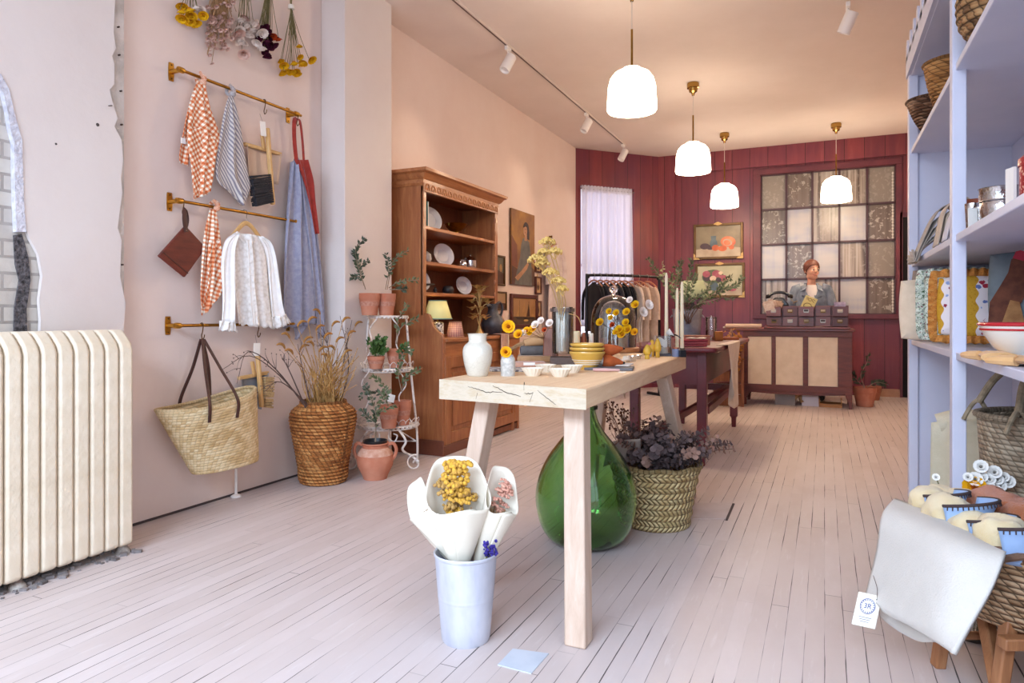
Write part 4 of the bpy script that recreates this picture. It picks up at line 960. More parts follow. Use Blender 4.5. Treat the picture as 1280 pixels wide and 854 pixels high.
o = thing('pewter_cake_stand', 'low dark footed dish at the left of the third hutch shelf', 'dish', onx(531, -2.84, 1.225)); MB().lathe([(.03, 0), (.01, .01), (.009, .05), (.02, .056)], 18).build('foot', M_pewter, o); MB().lathe([(.02, .055), (.075, .062), (.08, .068), (.074, .07), (0, .062)], 28).build('dish', M_pewter, o)
# lamp
zc = .876
t = NT('pleated_shade'); t.P(color=C('d9cd8e'), rough=.8, emit=C('f0dc8a'), estr=.25); M_shade = t.m
la = thing('table_lamp', 'table lamp with pleated yellow shade and patterned white base on the hutch', 'lamp', onx(547, -2.72, zc))
t = NT('patterned_ceramic'); pv = t.noise(t.mapv(t.obj, (1, 1, .8)), 22, 3, .5, 1.2); t.P(color=t.ramp(pv, [(.44, 'e8e2dc'), (.47, '4a4246'), (.52, '6a5a54'), (.55, 'ece6e0')]), rough=.25)
MB().lathe([(.04, 0), (.047, .004), (.048, .11), (.044, .118), (.01, .12)], 30).build('base', t.m, la)
MB().cyl((0, 0, .118), (0, 0, .25), .006, n=10).build('stem', M_brass, la)
b = MB(); b.lathe([(.112, .145), (.068, .285)], 96, wob=lambda a, j, z: 1 + .018 * sin(48 * a)); b.f = [f for f in b.f if len(f) == 4]; b.mi = b.mi[:len(b.f)]; sh = b.build('lamp_shade', M_shade, la, solid=.002)
b = MB(); b.tube([(.113 * cos(a), .113 * sin(a), .145) for a in [2 * pi * k / 40 for k in range(40)]], .004, 6, True); b.tube([(.069 * cos(a), .069 * sin(a), .285) for a in [2 * pi * k / 40 for k in range(40)]], .003, 6, True); b.build('trim', mat('teal_trim', '6f8f86', .7), sh)
light('hutch_lamp_bulb', 'POINT', la.location + V((0, 0, .2)), 1.2, (1, .8, .5), shadow_soft_size=.03)
o = MB().box((0, 0, .055), (.004, .09, .11), RY(-.12)).build('yellow_card', mat('yellow_card', 'e6cf7a', .8), None, onx(534, -2.76, zc)); tag(o, 'upright yellow card left of the patterned lamp base', 'card')
t = NT('plaid_shade'); u, v, _ = t.sep(t.uv); s1 = t.math('GREATER_THAN', t.math('FRACT', t.math('MULTIPLY', u, 22)), .6); s2 = t.math('GREATER_THAN', t.math('FRACT', t.math('MULTIPLY', v, 70)), .6)
t.P(color=t.ramp(t.math('MULTIPLY', t.math('ADD', s1, s2), .5), [(0, 'd9b09a'), (.5, 'bb8276'), (1, '94606a')]), rough=.8)
b = MB(); b.lathe([(.072, 0), (.05, .12)], 36); b.f = [f for f in b.f if len(f) == 4]; b.mi = b.mi[:len(b.f)]
o = b.build('plaid_lampshade', t.m, None, onx(569, -2.68, zc), solid=.002); tag(o, 'small pink plaid lampshade standing on the hutch top', 'lampshade')
b = MB(); [b.tube([(r * cos(a), r * sin(a), z) for a in [2 * pi * k / 30 for k in range(30)]], .003, 6, True) for r, z in ((.073, .0035), (.051, .12))]; b.build('edge_tape', mat('rose_tape', 'b98a78', .8), o)
# gilt flower ornament, pewter jug
M_gilt = mat('tarnished_gilt', 'b08a50', .45, .35, c2='d0a868', sc=25)
go = thing('gilt_flower_ornament', 'tall gilt metal flower ornament standing on the hutch top', 'ornament', onx(599, -2.62, zc)); go.scale = (1.2, 1.2, 1.2)
MB().lathe([(.05, 0), (.05, .008), (.025, .02), (.012, .05), (.008, .07)], 22).build('base', M_gilt, go)
b = MB(); b.tube(crv([(0, 0, .05), (.005, .004, .2), (0, -.004, .32)], 6), .005, 7)
tips = []
for z, n, L in ((.12, 4, .055), (.19, 5, .06), (.25, 4, .05), (.29, 3, .035)):
    for k in range(n):
        a = 2 * pi * k / n + z * 9; e = V((cos(a) * L, sin(a) * L, z + U(-.02, .05))); b.tube(crv([(0, 0, z - .05), (e.x * .5, e.y * .5, z + .02), e], 4), .003, 5); tips.append(e)
tips.append(V((0, 0, .32))); b.build('stems', M_gilt, go)
for e in tips:
    b = MB()
    for k in range(6):
        a = 2 * pi * k / 6; d = V((cos(a), sin(a), .5)); b.leaf(e, d, V((0, 0, 1)), .052, .040)
    b.ball(e + V((0, 0, .008)), .011, 8, 5); b.build('flower', M_gilt, go, sharp=0)
ju = thing('pewter_jug', 'large dark pewter jug with handle at the right of the hutch top', 'jug', onx(616, -2.70, zc))
MB().lathe([(.06, 0), (.075, .01), (.10, .06), (.105, .10), (.085, .15), (.05, .19), (.042, .23), (.055, .275), (.05, .274), (.036, .23)], 34).build('body', M_pewter, ju)
MB().tube(crv([(.0, .048, .262), (.02, .10, .29), (.03, .135, .24), (.02, .12, .17), (.0, .085, .15)], 7), .011, 8).build('handle', M_pewter, ju)
MB().tube(crv([(0, -.04, .24), (0, -.085, .265), (0, -.11, .25)], 5), [.02, .018, .017, .016, .015, .014, .013, .012, .011, .010, .010], 8).build('spout', M_pewter, ju)
# cloth on the hutch front
M_rosecl = cloth('dusty_rose_cloth', 'c39a86', 'b58b78', 30)
o = MB().grid(lambda u, v: (V((xf + .05 - .09 * max(0, .2 - v) * 5, 0, zc + .008)) if v < .2 else V((xf + .034 + .006 * sin(7 * u), 0, zc - (v - .2) * .27))) + V((0, 5.33 + .15 * u, 0)), 16, 18).build('hand_towel', M_rosecl, solid=.004); tag(o, 'dusty rose hand towel hanging over the front of the hutch top', 'hand towel')

# --- pictures on the left wall
def frame(label, y0, y1, z0, z1, fw, fm_, shapes, bgm, wall='L', cat='painting', name='framed_painting', loc=None, corners=None):
    """local frame: width along X, height along Z, front at -Y"""
    w, h = y1 - y0, z1 - z0
    o = thing(name, label, cat, loc if loc else (XL + .004, (y0 + y1) / 2, (z0 + z1) / 2), pi / 2 if loc is None else 0)
    if fw:
        b = MB()
        for s in (-1, 1): b.box((s * (w / 2 - fw / 2), -.016, 0), (fw, .03, h)); b.box((0, -.016, s * (h / 2 - fw / 2)), (w - 2 * fw, .03, fw))
        b.build('frame', fm_, o, bevel=.006)
    else: MB().box((0, -.012, 0), (w, .022, h)).build('stretcher', fm_, o)
    iw, ih = w - 2 * fw, h - 2 * fw; yb = -.024 if not fw else -.014
    b = MB(); b.box((0, yb, 0), (iw, .003, ih)); ms = [bgm]
    for k, (m, poly) in enumerate(shapes):
        if m not in ms: ms.append(m)
        b.m = ms.index(m); b.prism([(x * iw / 2, z * ih / 2) for x, z in poly], 0, .0004, T(0, yb - .0016 - .0004 * k, 0) @ Mxz)
    b.build('canvas', ms, o)
    return o
def ell(cx, cz, rx, rz, n=16, rot=0): return [(cx + rx * cos(a) * cos(rot) - rz * sin(a) * sin(rot), cz + rx * cos(a) * sin(rot) + rz * sin(a) * cos(rot)) for a in [2 * pi * k / n for k in range(n)]]
def paint(n, c, c2, sc=6): return mat('paint_' + n, c, .45, c2=c2, sc=sc, bump=.1)
oc = paint('ochre', 'a9782f', '7a4b22', 3.5); skin = paint('flesh', 'b98a66', 'a5744f', 9); hair = paint('dark_hair', '33211c', '271814'); dress = paint('grey_dress', '6b6a64', '52534f', 10); dk = paint('umber', '5a3420', '43261a', 5); red = paint('brown_red', '7d4426', '6a3721', 5)
frame('unframed portrait of a woman in a grey dress on an ochre ground', 6.76, 7.41, 1.39, 2.22, 0, wood('canvas_edge', '5b3b22', '6b4829', None, 'Z', 1), [
    (dk, [(-1, -1), (1, -1), (1, -.55), (.2, -.35), (-.4, -.6), (-1, -.5)]), (red, [(-1, -.5), (-.5, -.55), (-.55, .05), (-1, .3)]),
    (dress, [(-.75, -1), (.75, -1), (.72, -.55), (.62, -.1), (.5, .2), (.2, .30), (-.05, .28), (-.2, .1), (-.3, -.25), (-.6, -.7)]), (hair, ell(.22, .52, .27, .22)), (hair, [(.15, .3), (.5, .26), (.5, .5), (.3, .6)]),
    (skin, [(.06, .22), (.3, .22), (.28, .4), (.1, .4)]), (skin, ell(.13, .50, .17, .155)), (skin, [(-.75, -.82), (-.5, -.9), (.3, -.55), (.45, -.42), (.36, -.36), (-.2, -.62)]), (hair, ell(.10, .535, .03, .010)), (hair, ell(.22, .535, .03, .010)), (red, ell(.13, .44, .045, .012)), (hair, [(-.04, .58), (.05, .66), (.3, .66), (.32, .6), (.12, .61), (.02, .57)])], oc)
fmr = wood('dark_red_frame', '4a2018', '5d2b20', None, 'Z', 1.5, .4)
sea = paint('tan_sky', 'a97f52', '94683f', 3); sail = paint('ochre_sail', 'b58a4f', '9a6f3c', 8); wat = paint('brown_water', '5c4530', '46331f', 8); hull = paint('dark_hull', '2c1d16', '3a271b')
frame('painting of brown sailing boats in a dark red frame below the portrait', 6.76, 7.52, .90, 1.285, .045, fmr, [(wat, [(-1, -1), (1, -1), (1, -.45), (-1, -.4)]), (sail, [(-.7, -.4), (-.35, -.4), (-.45, .6)]), (sail, [(-.3, -.35), (.1, -.4), (-.02, .75)]), (dk, [(.15, -.4), (.45, -.4), (.35, .65)]), (sail, [(.5, -.42), (.8, -.42), (.62, .5)]), (hull, [(-.8, -.42), (.9, -.46), (.75, -.62), (-.6, -.62)]), (hull, [(-.45, -.4), (-.43, -.4), (-.43, .85), (-.45, .85)]), (hull, [(.33, -.4), (.36, -.4), (.36, .8), (.33, .8)]), (paint('glint', 'd9b56a', 'c79d52'), ell(.1, -.7, .2, .08))], sea)
gf = mat('dull_gold_frame', '6b4e2c', .45, .5, c2='5a3f22', sc=12)
frame('narrow dark picture half hidden by the right side of the hutch, upper one', 6.36, 6.60, 1.36, 1.68, .02, gf, [(dk, [(-1, -1), (1, -1), (1, -.2), (-1, .1)]), (sail, ell(.3, .2, .3, .3))], paint('grey_green', '6b6352', '544c3c', 4))
frame('small brown picture half hidden by the right side of the hutch, lower one', 6.36, 6.64, 1.10, 1.30, .016, gf, [(dk, [(-1, -1), (1, -1), (1, -.3), (-1, -.1)])], paint('pale_tan', 'b08d68', '9a7754', 4))
def small(label, y0, y1, z0, z1):
    o = frame(label, y0, y1, z0, z1, .018, fmr, [(dk, ell(0, -.1, .5, .6)), (skin, ell(0, .2, .22, .25))], paint('cream_card', 'c9a97e', 'b8966a', 6), name='small_picture')
    MB().tube([(-.01, -.006, (z1 - z0) / 2), (0, -.006, (z1 - z0) / 2 + .035), (.01, -.006, (z1 - z0) / 2)], .003, 5).build('hanging_ring', M_brass, o)
small('small dark framed picture right of the portrait, topmost of three', 7.46, 7.63, 1.56, 1.68)
small('small dark framed picture right of the portrait, middle of three', 7.46, 7.63, 1.30, 1.51)
small('small dark framed picture right of the sailing boats, lowest of three', 7.46, 7.63, 1.02, 1.22)
# gown on a hanger
M_gown = cloth('sheer_rose_white', 'e3d0c8', 'd5bdb4', 12)
M_hang = wood('hanger_wood', 'a8684a', 'b97a58', None, 'X', 2, .4, knots=False)
o = thing('clothes_hanger', 'wooden hanger holding a pale gown on the left wall', 'clothes hanger', (XL + .08, 7.95, 1.92)); MB().tube(crv([(0, -.2, -.07), (0, -.1, -.01), (0, 0, .02), (0, .1, -.01), (0, .2, -.07)], 5), .011, 8).build('yoke', M_hang, o)
MB().tube([(0, -.2, -.07), (0, .2, -.07)], .007, 6).build('trouser_bar', M_hang, o); MB().tube(crv([(0, 0, .02), (0, 0, .06), (-.045, .01, .09), (-.07, 0, .11)], 5), .003, 6).build('hook', M_steel, o)
o2 = tag(MB().lathe([(.012, 0), (.01, .02), (.016, .04), (0, .045)], 12, T(XL, 7.95, 2.03) @ RY(pi / 2)).build('wall_peg', M_brassdark), 'small wall peg above the pale gown', 'peg')
def gfn(u, v):
    w = .20 + .05 * v + (0.03 if v < .05 else 0); a = 2 * pi * u; w *= (.55 + .45 * min(1, v * 9)) if v < .12 else 1
    return V((XL + .085 + (.022 + .02 * v) * sin(a) * (1 + .5 * sin(7 * cos(a) * 2)), 7.95 + w * cos(a), 1.93 - 1.25 * v - .05 * abs(cos(a)) * (1 - min(1, v * 5))))
o = MB().grid(gfn, 44, 30, True).build('gown', M_gown, solid=.002); tag(o, 'long pale sheer gown hanging on the left wall near the maroon corner', 'gown')
for s in (-1, 1):
    MB().tube(crv([(XL + .09, 7.95 + s * .17, 1.86), (XL + .095, 7.95 + s * .245, 1.70), (XL + .10, 7.95 + s * .25, 1.42)], 6), [.035 + .015 * k / 12 for k in range(13)], 10).build('sleeve', M_gown, o)

# --- clothes rack and garments in front of the curtained window
M_blackm = mat('black_pipe', '17161a', .4, .3)
ra, rb = V((-2.66, 8.02, 0)), V((-1.95, 8.85, 0)); rl = (rb - ra).length; ran = math.atan2((rb - ra).y, (rb - ra).x)
rk = thing('clothes_rack', 'black pipe clothes rack in front of the curtained window', 'clothes rack', ra, ran); zt = 1.545
MB().tube(crv([(0, 0, .03), (0, 0, zt - .12), (.02, 0, zt - .03), (.12, 0, zt), (rl - .12, 0, zt), (rl - .02, 0, zt - .03), (rl, 0, zt - .12), (rl, 0, .03)], 8), .018, 10).build('frame', M_blackm, rk)
for x in (0, rl): MB().box((x, 0, .02), (.04, .5, .035)).build('foot', M_blackm, rk, bevel=.008)
MB().tube([(0, 0, .22), (rl, 0, .22)], .012, 8).build('stretcher', M_blackm, rk)
gcol = {'black': cloth('black_wool', '1f1d22', '17151a'), 'char': cloth('charcoal_wool', '3a363b', '2e2a30'), 'beige': cloth('oatmeal_linen', 'cdb4a0', 'c0a590', 20), 'cream': cloth('cream_linen', 'd8c6b8', 'cbb6a6', 20)}
def garment(label, s, kind, L, w=.21, rz=0.0):
    base = ra + (rb - ra).normalized() * s; z0 = zt - .075
    h = thing('clothes_hanger', 'wooden hanger holding the ' + label, 'clothes hanger', (base.x, base.y, z0), ran + pi / 2 + rz, 'wooden hangers on the rack')
    MB().tube(crv([(-.2, 0, -.07), (-.1, 0, -.012), (0, 0, .012), (.1, 0, -.012), (.2, 0, -.07)], 4), .010, 7).build('yoke', M_hang, h)
    MB().tube(crv([(0, 0, .012), (-.014, 0, .036), (-.027, 0, .075), (0, 0, .103), (.027, 0, .080)], 4), .0028, 6).build('hook', M_steel, h)
    def fn(u, v):
        a = 2 * pi * u; ca, sa = cos(a), sin(a)
        ww = w * (1 + .12 * v) * (.30 + .70 * min(1, v / .07) ** .7 if v < .07 else 1)
        return V((ww * ca, (.012 + .010 * min(1, v * 4)) * sa + .004 * sin(9 * ca + 2 * v) * v, -.003 - L * v - .045 * abs(ca) * max(0, 1 - v * 4)))
    b = MB().grid(fn, 36, 22, True); g = b.build('garment', gcol[kind], None, h.location, h.rotation_euler, solid=.002); tag(g, label, 'garment', 'garments on the black rack')
    for sx in (-1, 1): MB().tube(crv([(sx * w * .85, 0, -.075), (sx * (w + .045), .01, -.20), (sx * (w + .055), .012, -.48)], 5), [.024 - .0006 * k for k in range(11)], 10).build('sleeve', gcol[kind], g)
for s, k, L, lb in [(.10, 'black', .62, 'black top nearest the left upright of the rack'), (.19, 'char', .7, 'charcoal top second from the left on the rack'), (.28, 'black', .66, 'black top third from the left on the rack'), (.37, 'char', .7, 'charcoal top fourth from the left, behind the glass cloche'), (.47, 'black', .75, 'black dress in the middle of the rack, left of two'), (.55, 'black', .8, 'black dress in the middle of the rack, right of two'), (.66, 'cream', .85, 'cream linen shirt just right of the black dresses'), (.77, 'beige', .85, 'oatmeal linen shirt second from the right on the rack'), (.90, 'beige', .9, 'oatmeal linen coat at the right end of the rack')]:
    garment(lb, s, k, L, .2, U(-.03, .03))

# --- curtain
rod = MB().cyl((.05, -.035, 2.80), (.93, -.035, 2.80), .008, n=10).build('curtain_rod', mat('rod_grey', '6a5a58', .4, .6), None, A, (0, 0, da)); tag(rod, 'thin curtain rod across the top of the corner window', 'curtain rod')
t = NT('white_voile'); fo = t.noise(t.mapv(t.obj, (9, 1, .3)), 2, 3)
t.P(color=C('f0eef2'), rough=.9, spec=.1); tl = t.n('BsdfTranslucent', {0: C('f2f0f6')}); mx = t.n('MixShader', {0: .55, 1: t.b.outputs[0], 2: tl.outputs[0]}); t.t.links.new(mx.outputs[0], t.out.inputs[0]); M_voile = t.m
def cfn(u, v):
    w = .80 + .03 * v
    return V((.075 + w * u + .006 * sin(40 * u) * (1 - v), -.035 + (.012 + .014 * v) * sin(2 * pi * 9 * u + 1.2 * sin(5 * u)) + .004 * sin(2 * pi * 23 * u), 2.84 - 1.95 * v + (.012 * sin(2 * pi * 17 * u) if v == 0 else 0)))
o = MB().grid(cfn, 150, 30).build('curtain', M_voile, None, A, (0, 0, da), solid=.001); tag(o, 'white gathered voile curtain over the maroon corner window', 'curtain')
MB().grid(lambda u, v: V((.073 + .80 * u, -.047 - .006 * sin(2 * pi * 16 * u) , 2.845 - .09 * v + .008 * sin(2 * pi * 15 * u + 2) * (1 - v))), 120, 4).build('gathered_heading', M_voile, o)
# still lifes on the back wall
bgw = paint('warm_grey', '8f8268', '6f5d48', 3); tabl = paint('table_cream', 'b9a892', 'a08e78', 5); orange = paint('orange_fruit', 'c4602c', 'a84a22', 9); vio = paint('blue_jug', '5f6f78', '46565f', 9); grp = paint('plum', '4a3238', '3a262c', 9); mel = paint('melon', 'b8452c', 'c97a4c', 9)
def backpic(label, px0, py0, px1, py1, shapes, bgm):
    p, q = at_y(px0, py0, YB - .02), at_y(px1, py1, YB - .02); w, h = q.x - p.x, p.z - q.z
    o = frame(label, 0, w, 0, h, .035, gf, shapes, bgm, loc=((p.x + q.x) / 2, YB - .003, (p.z + q.z) / 2))
    for sx in (-1, 1):
        MB().prism([(0, 0), (.09, 0), (.07, .025), (.03, .03), (.025, .07), (0, .09)], 0, .006, T(sx * w / 2, -.031, -h / 2) @ SCL(-sx, 1, 1) @ Mxz).build('corner_ornament', M_gilt, o)
    MB().prism([(-.06, 0), (-.03, .02), (0, .03), (.03, .02), (.06, 0), (0, -.02)], 0, .006, T(0, -.031, h / 2 - .01) @ Mxz).build('crest', M_gilt, o)
backpic('framed still life of a blue jug and sliced fruit, upper of two', 867, 281, 929, 323, [(tabl, [(-1, -1), (1, -1), (1, -.45), (.2, -.3), (-1, -.5)]), (grp, ell(-.6, -.3, .22, .2)), (grp, ell(-.35, -.38, .18, .16)), (vio, ell(-.2, -.12, .17, .3)), (vio, [(-.3, .1), (-.1, .1), (-.08, .36), (-.33, .36)]), (mel, ell(.45, -.05, .33, .36, rot=.5)), (tabl, ell(.42, -.1, .2, .24, rot=.5)), (mel, ell(.40, -.12, .15, .18, rot=.5)), (orange, ell(-.12, -.42, .16, .2)), (orange, ell(.2, -.48, .2, .18)), (orange, ell(.6, -.42, .12, .14)), (bgw, ell(.85, -.3, .12, .1))], bgw)
pk = paint('pink_bloom', 'b0606a', '93424f', 12); crm = paint('cream_bloom', 'd9c2a8', 'c9a98c', 12); grn = paint('leaf_green', '5b6a42', '475634', 12)
backpic('framed still life of pink flowers in a vase, lower of two behind the olive branches', 869, 330, 931, 372, [(tabl, [(-1, -1), (1, -1), (1, -.55), (-1, -.5)]), (grn, ell(-.3, .25, .5, .5)), (vio, ell(-.25, -.4, .2, .3)), (grp, ell(-.55, .2, .2, .25)), (pk, ell(-.15, .45, .2, .25)), (pk, ell(-.6, .45, .18, .22)), (pk, ell(.15, .15, .2, .22)), (crm, ell(-.3, .15, .15, .18)), (crm, ell(.05, .5, .1, .12)), (grp, ell(-.05, .05, .13, .15)), (pk, ell(.55, -.6, .2, .14)), (grn, ell(.35, -.55, .25, .1))], paint('pale_olive', 'b8b396', '9f9a7d', 3))
# ================================================================ LONG TIMBER TABLE and what stands on and under it
ZT = .82
M_tim = wood('bleached_timber', 'd6b08a', 'e2c19c', 'e8cfb0', 'Y', 1.3, .62, bump=.3)
M_timleg = wood('bleached_timber_leg', 'b89d88', 'c5ab97', 'd0baa8', 'Z', 1.3, .65, bump=.3)
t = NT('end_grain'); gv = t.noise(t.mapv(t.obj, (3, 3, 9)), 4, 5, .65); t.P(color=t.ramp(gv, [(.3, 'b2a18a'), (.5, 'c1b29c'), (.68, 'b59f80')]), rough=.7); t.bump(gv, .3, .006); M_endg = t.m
FLc, FRc, BRc, BLc = V((-1.258, 2.12, 0)), V((-.672, 2.02, 0)), V((-.737, 4.06, 0)), V((-1.31, 4.10, 0))
tb = thing('timber_table', 'long rustic bleached-timber table with cracked end and splayed legs', 'table', (-1.0, 3.06, 0)); TO = V(tb.location)
def rel(p): return V(p) - TO
b = MB(); q = [rel(p) for p in (FLc, FRc, BRc, BLc)]
zb = [.749, .756, .735, .735]
vs = [(p.x, p.y, z) for p, z in zip(q, zb)] + [(p.x, p.y, ZT) for p in q]
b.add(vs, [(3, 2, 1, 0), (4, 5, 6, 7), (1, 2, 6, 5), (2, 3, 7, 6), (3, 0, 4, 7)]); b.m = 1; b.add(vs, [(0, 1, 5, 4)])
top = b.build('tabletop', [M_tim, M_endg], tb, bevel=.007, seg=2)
fd = (FRc - FLc).normalized(); fn = V((fd.y, -fd.x, 0))
def fpt(px, py):
    r = ray(px, py); s = (FLc - EYE).dot(fn) / r.dot(fn); return EYE + r * s
def crack(pts, w):
    rn = random.Random(int(pts[0][0])); P = [fpt(*c) for c in pts]; P = resample(P, max(4, 3 * len(P))); P = [p + V((0, 0, rn.uniform(-1, 1) * w * .8)) if 0 < i < len(P) - 1 else p for i, p in enumerate(P)]; b = MB()
    for i, (a, c) in enumerate(zip(P, P[1:])):
        w0 = w * .35 * (.4 + sin(pi * (i + .5) / len(P))); b.prism([((a - FLc).dot(fd), a.z - w0), ((c - FLc).dot(fd), c.z - w0), ((c - FLc).dot(fd), c.z + w0), ((a - FLc).dot(fd), a.z + w0)], -.004, .0012, T(rel(FLc)) @ RZ(math.atan2(fd.y, fd.x)) @ Mxz)
    b.build('crack', mat('crack_dark', '3c2f2a', .95), top)
crack([(585, 483), (592, 485), (601, 488), (610, 491), (618, 490), (628, 491)], .0022)
crack([(616, 482), (626, 487), (634, 491), (642, 493), (651, 496)], .0024)
crack([(655, 492), (662, 492), (667, 491)], .002); crack([(666, 492), (664, 498), (662, 503)], .0014); crack([(672, 488), (677, 492), (684, 498), (695, 506)], .0018); crack([(655, 478), (655, 488)], .001); crack([(597, 491), (595, 499)], .001)
for a, c, w in [((-.765, 2.20, .75), (-.716, 2.075, 0), .072), ((-1.13, 2.26, .75), (-1.255, 2.20, 0), .085), ((-.765, 3.56, .745), (-.70, 3.99, 0), .09), ((-1.19, 3.93, .745), (-1.30, 4.03, 0), .085)]:
    a, c = rel(a), rel(c); d = (c - a).normalized(); o = MB().beam(a, c + d * .0, w, .075 if w < .08 else .06, (0, 1, 0) if w < .08 else (1, 0, 0)).build('leg', M_timleg, tb, bevel=.006)
    for v in o.data.vertices:
        if v.co.z < .1: v.co.z = 0
b = MB(); b.beam(rel((-1.20, 3.78, .28)), rel((-.735, 3.78, .28)), .05, .05); b.build('stretcher', M_timleg, tb, bevel=.004)
def ont(px, py, z=ZT): return at_z(px, py, z)
# --- demijohn
M_green = glass('green_glass', (.30, .58, .22), .0, 1.2)
t = NT('demijohn_glass'); t.P(color=(.42, .74, .36, 1), trans=1.0, rough=.02, ior=1.45); M_green = t.m
de = thing('demijohn', 'large green glass demijohn standing under the timber table', 'demijohn', (-1.0, 3.0, 0))
outer = [(.0, .012), (.10, .0), (.165, .025), (.208, .085), (.229, .17), (.231, .235), (.215, .31), (.178, .39), (.128, .46), (.085, .515), (.06, .56), (.047, .60), (.046, .615)]
q = resample(sm([(r, 0, z) for r, z in outer[1:]], 8), 60); pr = [(0, .010)] + [(p.x, p.z) for p in q]
inn = [(max(r - .010, 0), z + (.012 if i < 3 else .0)) for i, (r, z) in enumerate(pr)][::-1]
MB().lathe(pr + [(.055, .618), (.056, .632), (.05, .637), (.040, .634)] + inn[1:], 64).build('body', M_green, de, sharp=60)
# --- seagrass basket of eucalyptus
M_sea = straw('pale_seagrass', 'c3a873', 'dcc694', '9a7e4c', .026, .05, 1.0)
ba = thing('seagrass_basket', 'pale braided seagrass basket on the floor beside the green demijohn', 'basket', (-.775, 3.44, 0))
def bprof(pts, n): return [(p.x, p.z) for p in resample(sm([(r, 0, z) for r, z in pts], 8), n)]
b = MB().lathe([(r + .004 * sin(z * 120), z) for r, z in bprof([(.165, 0), (.175, .05), (.19, .15), (.208, .24), (.220, .305)], 40)], 56); b.f = [f for f in b.f if len(f) == 4 or b.v[f[0]].z < .1]; b.mi = b.mi[:len(b.f)]
# herringbone braid
t = NT('braided_seagrass'); u, v, _ = t.sep(t.uv); rows = 11.0
vr = t.math('MULTIPLY', v, rows); ro = t.math('FLOOR', vr); fr = t.math('FRACT', vr)
par = t.math('SUBTRACT', t.math('MULTIPLY', t.math('MODULO', ro, 2.0), 2.0), 1.0)
st_ = t.math('FRACT', t.math('ADD', t.math('MULTIPLY', u, 46.0), t.math('MULTIPLY', t.math('MULTIPLY', fr, par), .9)))
dk_ = t.math('MAXIMUM', t.math('LESS_THAN', t.math('MINIMUM', st_, t.math('SUBTRACT', 1.0, st_)), .12), t.math('LESS_THAN', t.math('MINIMUM', fr, t.math('SUBTRACT', 1.0, fr)), .06))
nn = t.noise(t.obj, 18, 4); cc = t.ramp(nn, [(.3, 'b79b64'), (.5, 'cfb57f'), (.7, 'dfcb98')]); t.P(color=t.mix(t.math('MULTIPLY', dk_, t.math('MULTIPLY', nn, 1.5)), cc, '6e5630'), rough=.75)
t.bump(t.math('ADD', t.math('SINE', t.math('MULTIPLY', st_, 3.14)), t.math('MULTIPLY', t.math('SINE', t.math('MULTIPLY', fr, 3.14)), .8)), .9, .012); M_braid = t.m
b.uv = [(q_[0], q_[1] / .305) for q_ in b.uv]; b.build('body', M_braid, ba, solid=.008)
MB().tube([(.221 * cos(a), .221 * sin(a), .305 + .004 * sin(9 * a)) for a in [2 * pi * k / 60 for k in range(60)]], .011, 8, True).build('rim', M_sea, ba)
MB().lathe([(0, .20), (.19, .19)], 24).build('packing', mat('dark_packing', '4a3524', .95), ba)
M_euc = mat('dried_eucalyptus', '7d6866', .75, c2='5c4e4f', sc=28); M_euc2 = mat('rosy_eucalyptus', 'b08c7e', .75, c2='94705f', sc=28); M_eucst = mat('dark_stem', '4f3a34', .9)
eu = thing('eucalyptus_branches', 'dusky dried eucalyptus branches spilling out of the seagrass basket', 'dried foliage', V(ba.location) + V((0, 0, .25)))
for k in range(84):
    a = U(-.5, 2 * pi - .5); L = U(.12, .30); tilt = U(.2, 1.25)
    if k < 14: a = U(-.7, .7); tilt = U(.8, 1.35); L = U(.24, .42)
    e = V((cos(a) * sin(tilt), sin(a) * sin(tilt), cos(tilt) * .85)) * L + V((0, 0, .03)); s = V((U(-.1, .1), U(-.1, .1), -.05))
    q = crv([s, s * .5 + e * .55 + V((0, 0, .05)), e], 7); bb = MB(); bb.tube(q, .0018, 5); bb.build('stem', M_eucst, eu)
    b = MB()
    for i in range(4, len(q)):
        t_ = (q[i] - q[i - 1]).normalized()
        for s2 in (-1, 1):
            o_ = Matrix.Rotation(i * 1.3, 3, t_) @ t_.orthogonal().normalized() * s2; d = (o_ + t_ * .3).normalized(); nrm = t_
            r = U(.010, .017); c = q[i] + d * r
            x = d; y = d.cross(nrm).normalized(); up = x.cross(y)
            b.add([c + x * r * cos(w) + y * r * sin(w) + up * (.25 * r * sin(2 * w)) for w in [2 * pi * m / 8 for m in range(8)]], [tuple(range(8))])
    b.build('leaves', M_euc if rnd.random() < .68 else M_euc2, eu, sharp=0)
dq = thing('dried_seed_sprays', 'airy brown dried seed sprays at the back left of the seagrass basket', 'dried flowers', V(ba.location) + V((-.12, .03, .25)))
for k in range(22):
    e = V((U(-.18, .04), U(-.05, .12), U(.12, .34))); q = crv([(0, 0, -.05), e * .5, e], 5); b = MB(); b.tube(q, .0013, 4)
    for i in range(5):
        f = e + V((U(-.03, .03), U(-.03, .03), U(-.05, .03))); b.tube([q[-3], f], .0008, 4); b.ball(f, .006, 6, 4)
    b.build('spray', mat('brown_seed', '6e4a3c', .9, c2='573a32', sc=40), dq)
o = MB().grid(lambda u, v: V((-.24 + .16 * u + .03 * v, -.10 + .14 * u * (1 - v) + .02 * sin(5 * u), .0 + .13 * v + .03 * u)), 8, 8).build('wrapping_paper', mat('glassine', 'c9b8ac', .5, c2='b7a498', sc=8), None, V(ba.location) + V((0, 0, .28)), solid=.001); tag(o, 'creased pale glassine paper tucked at the left of the seagrass basket', 'wrapping paper')
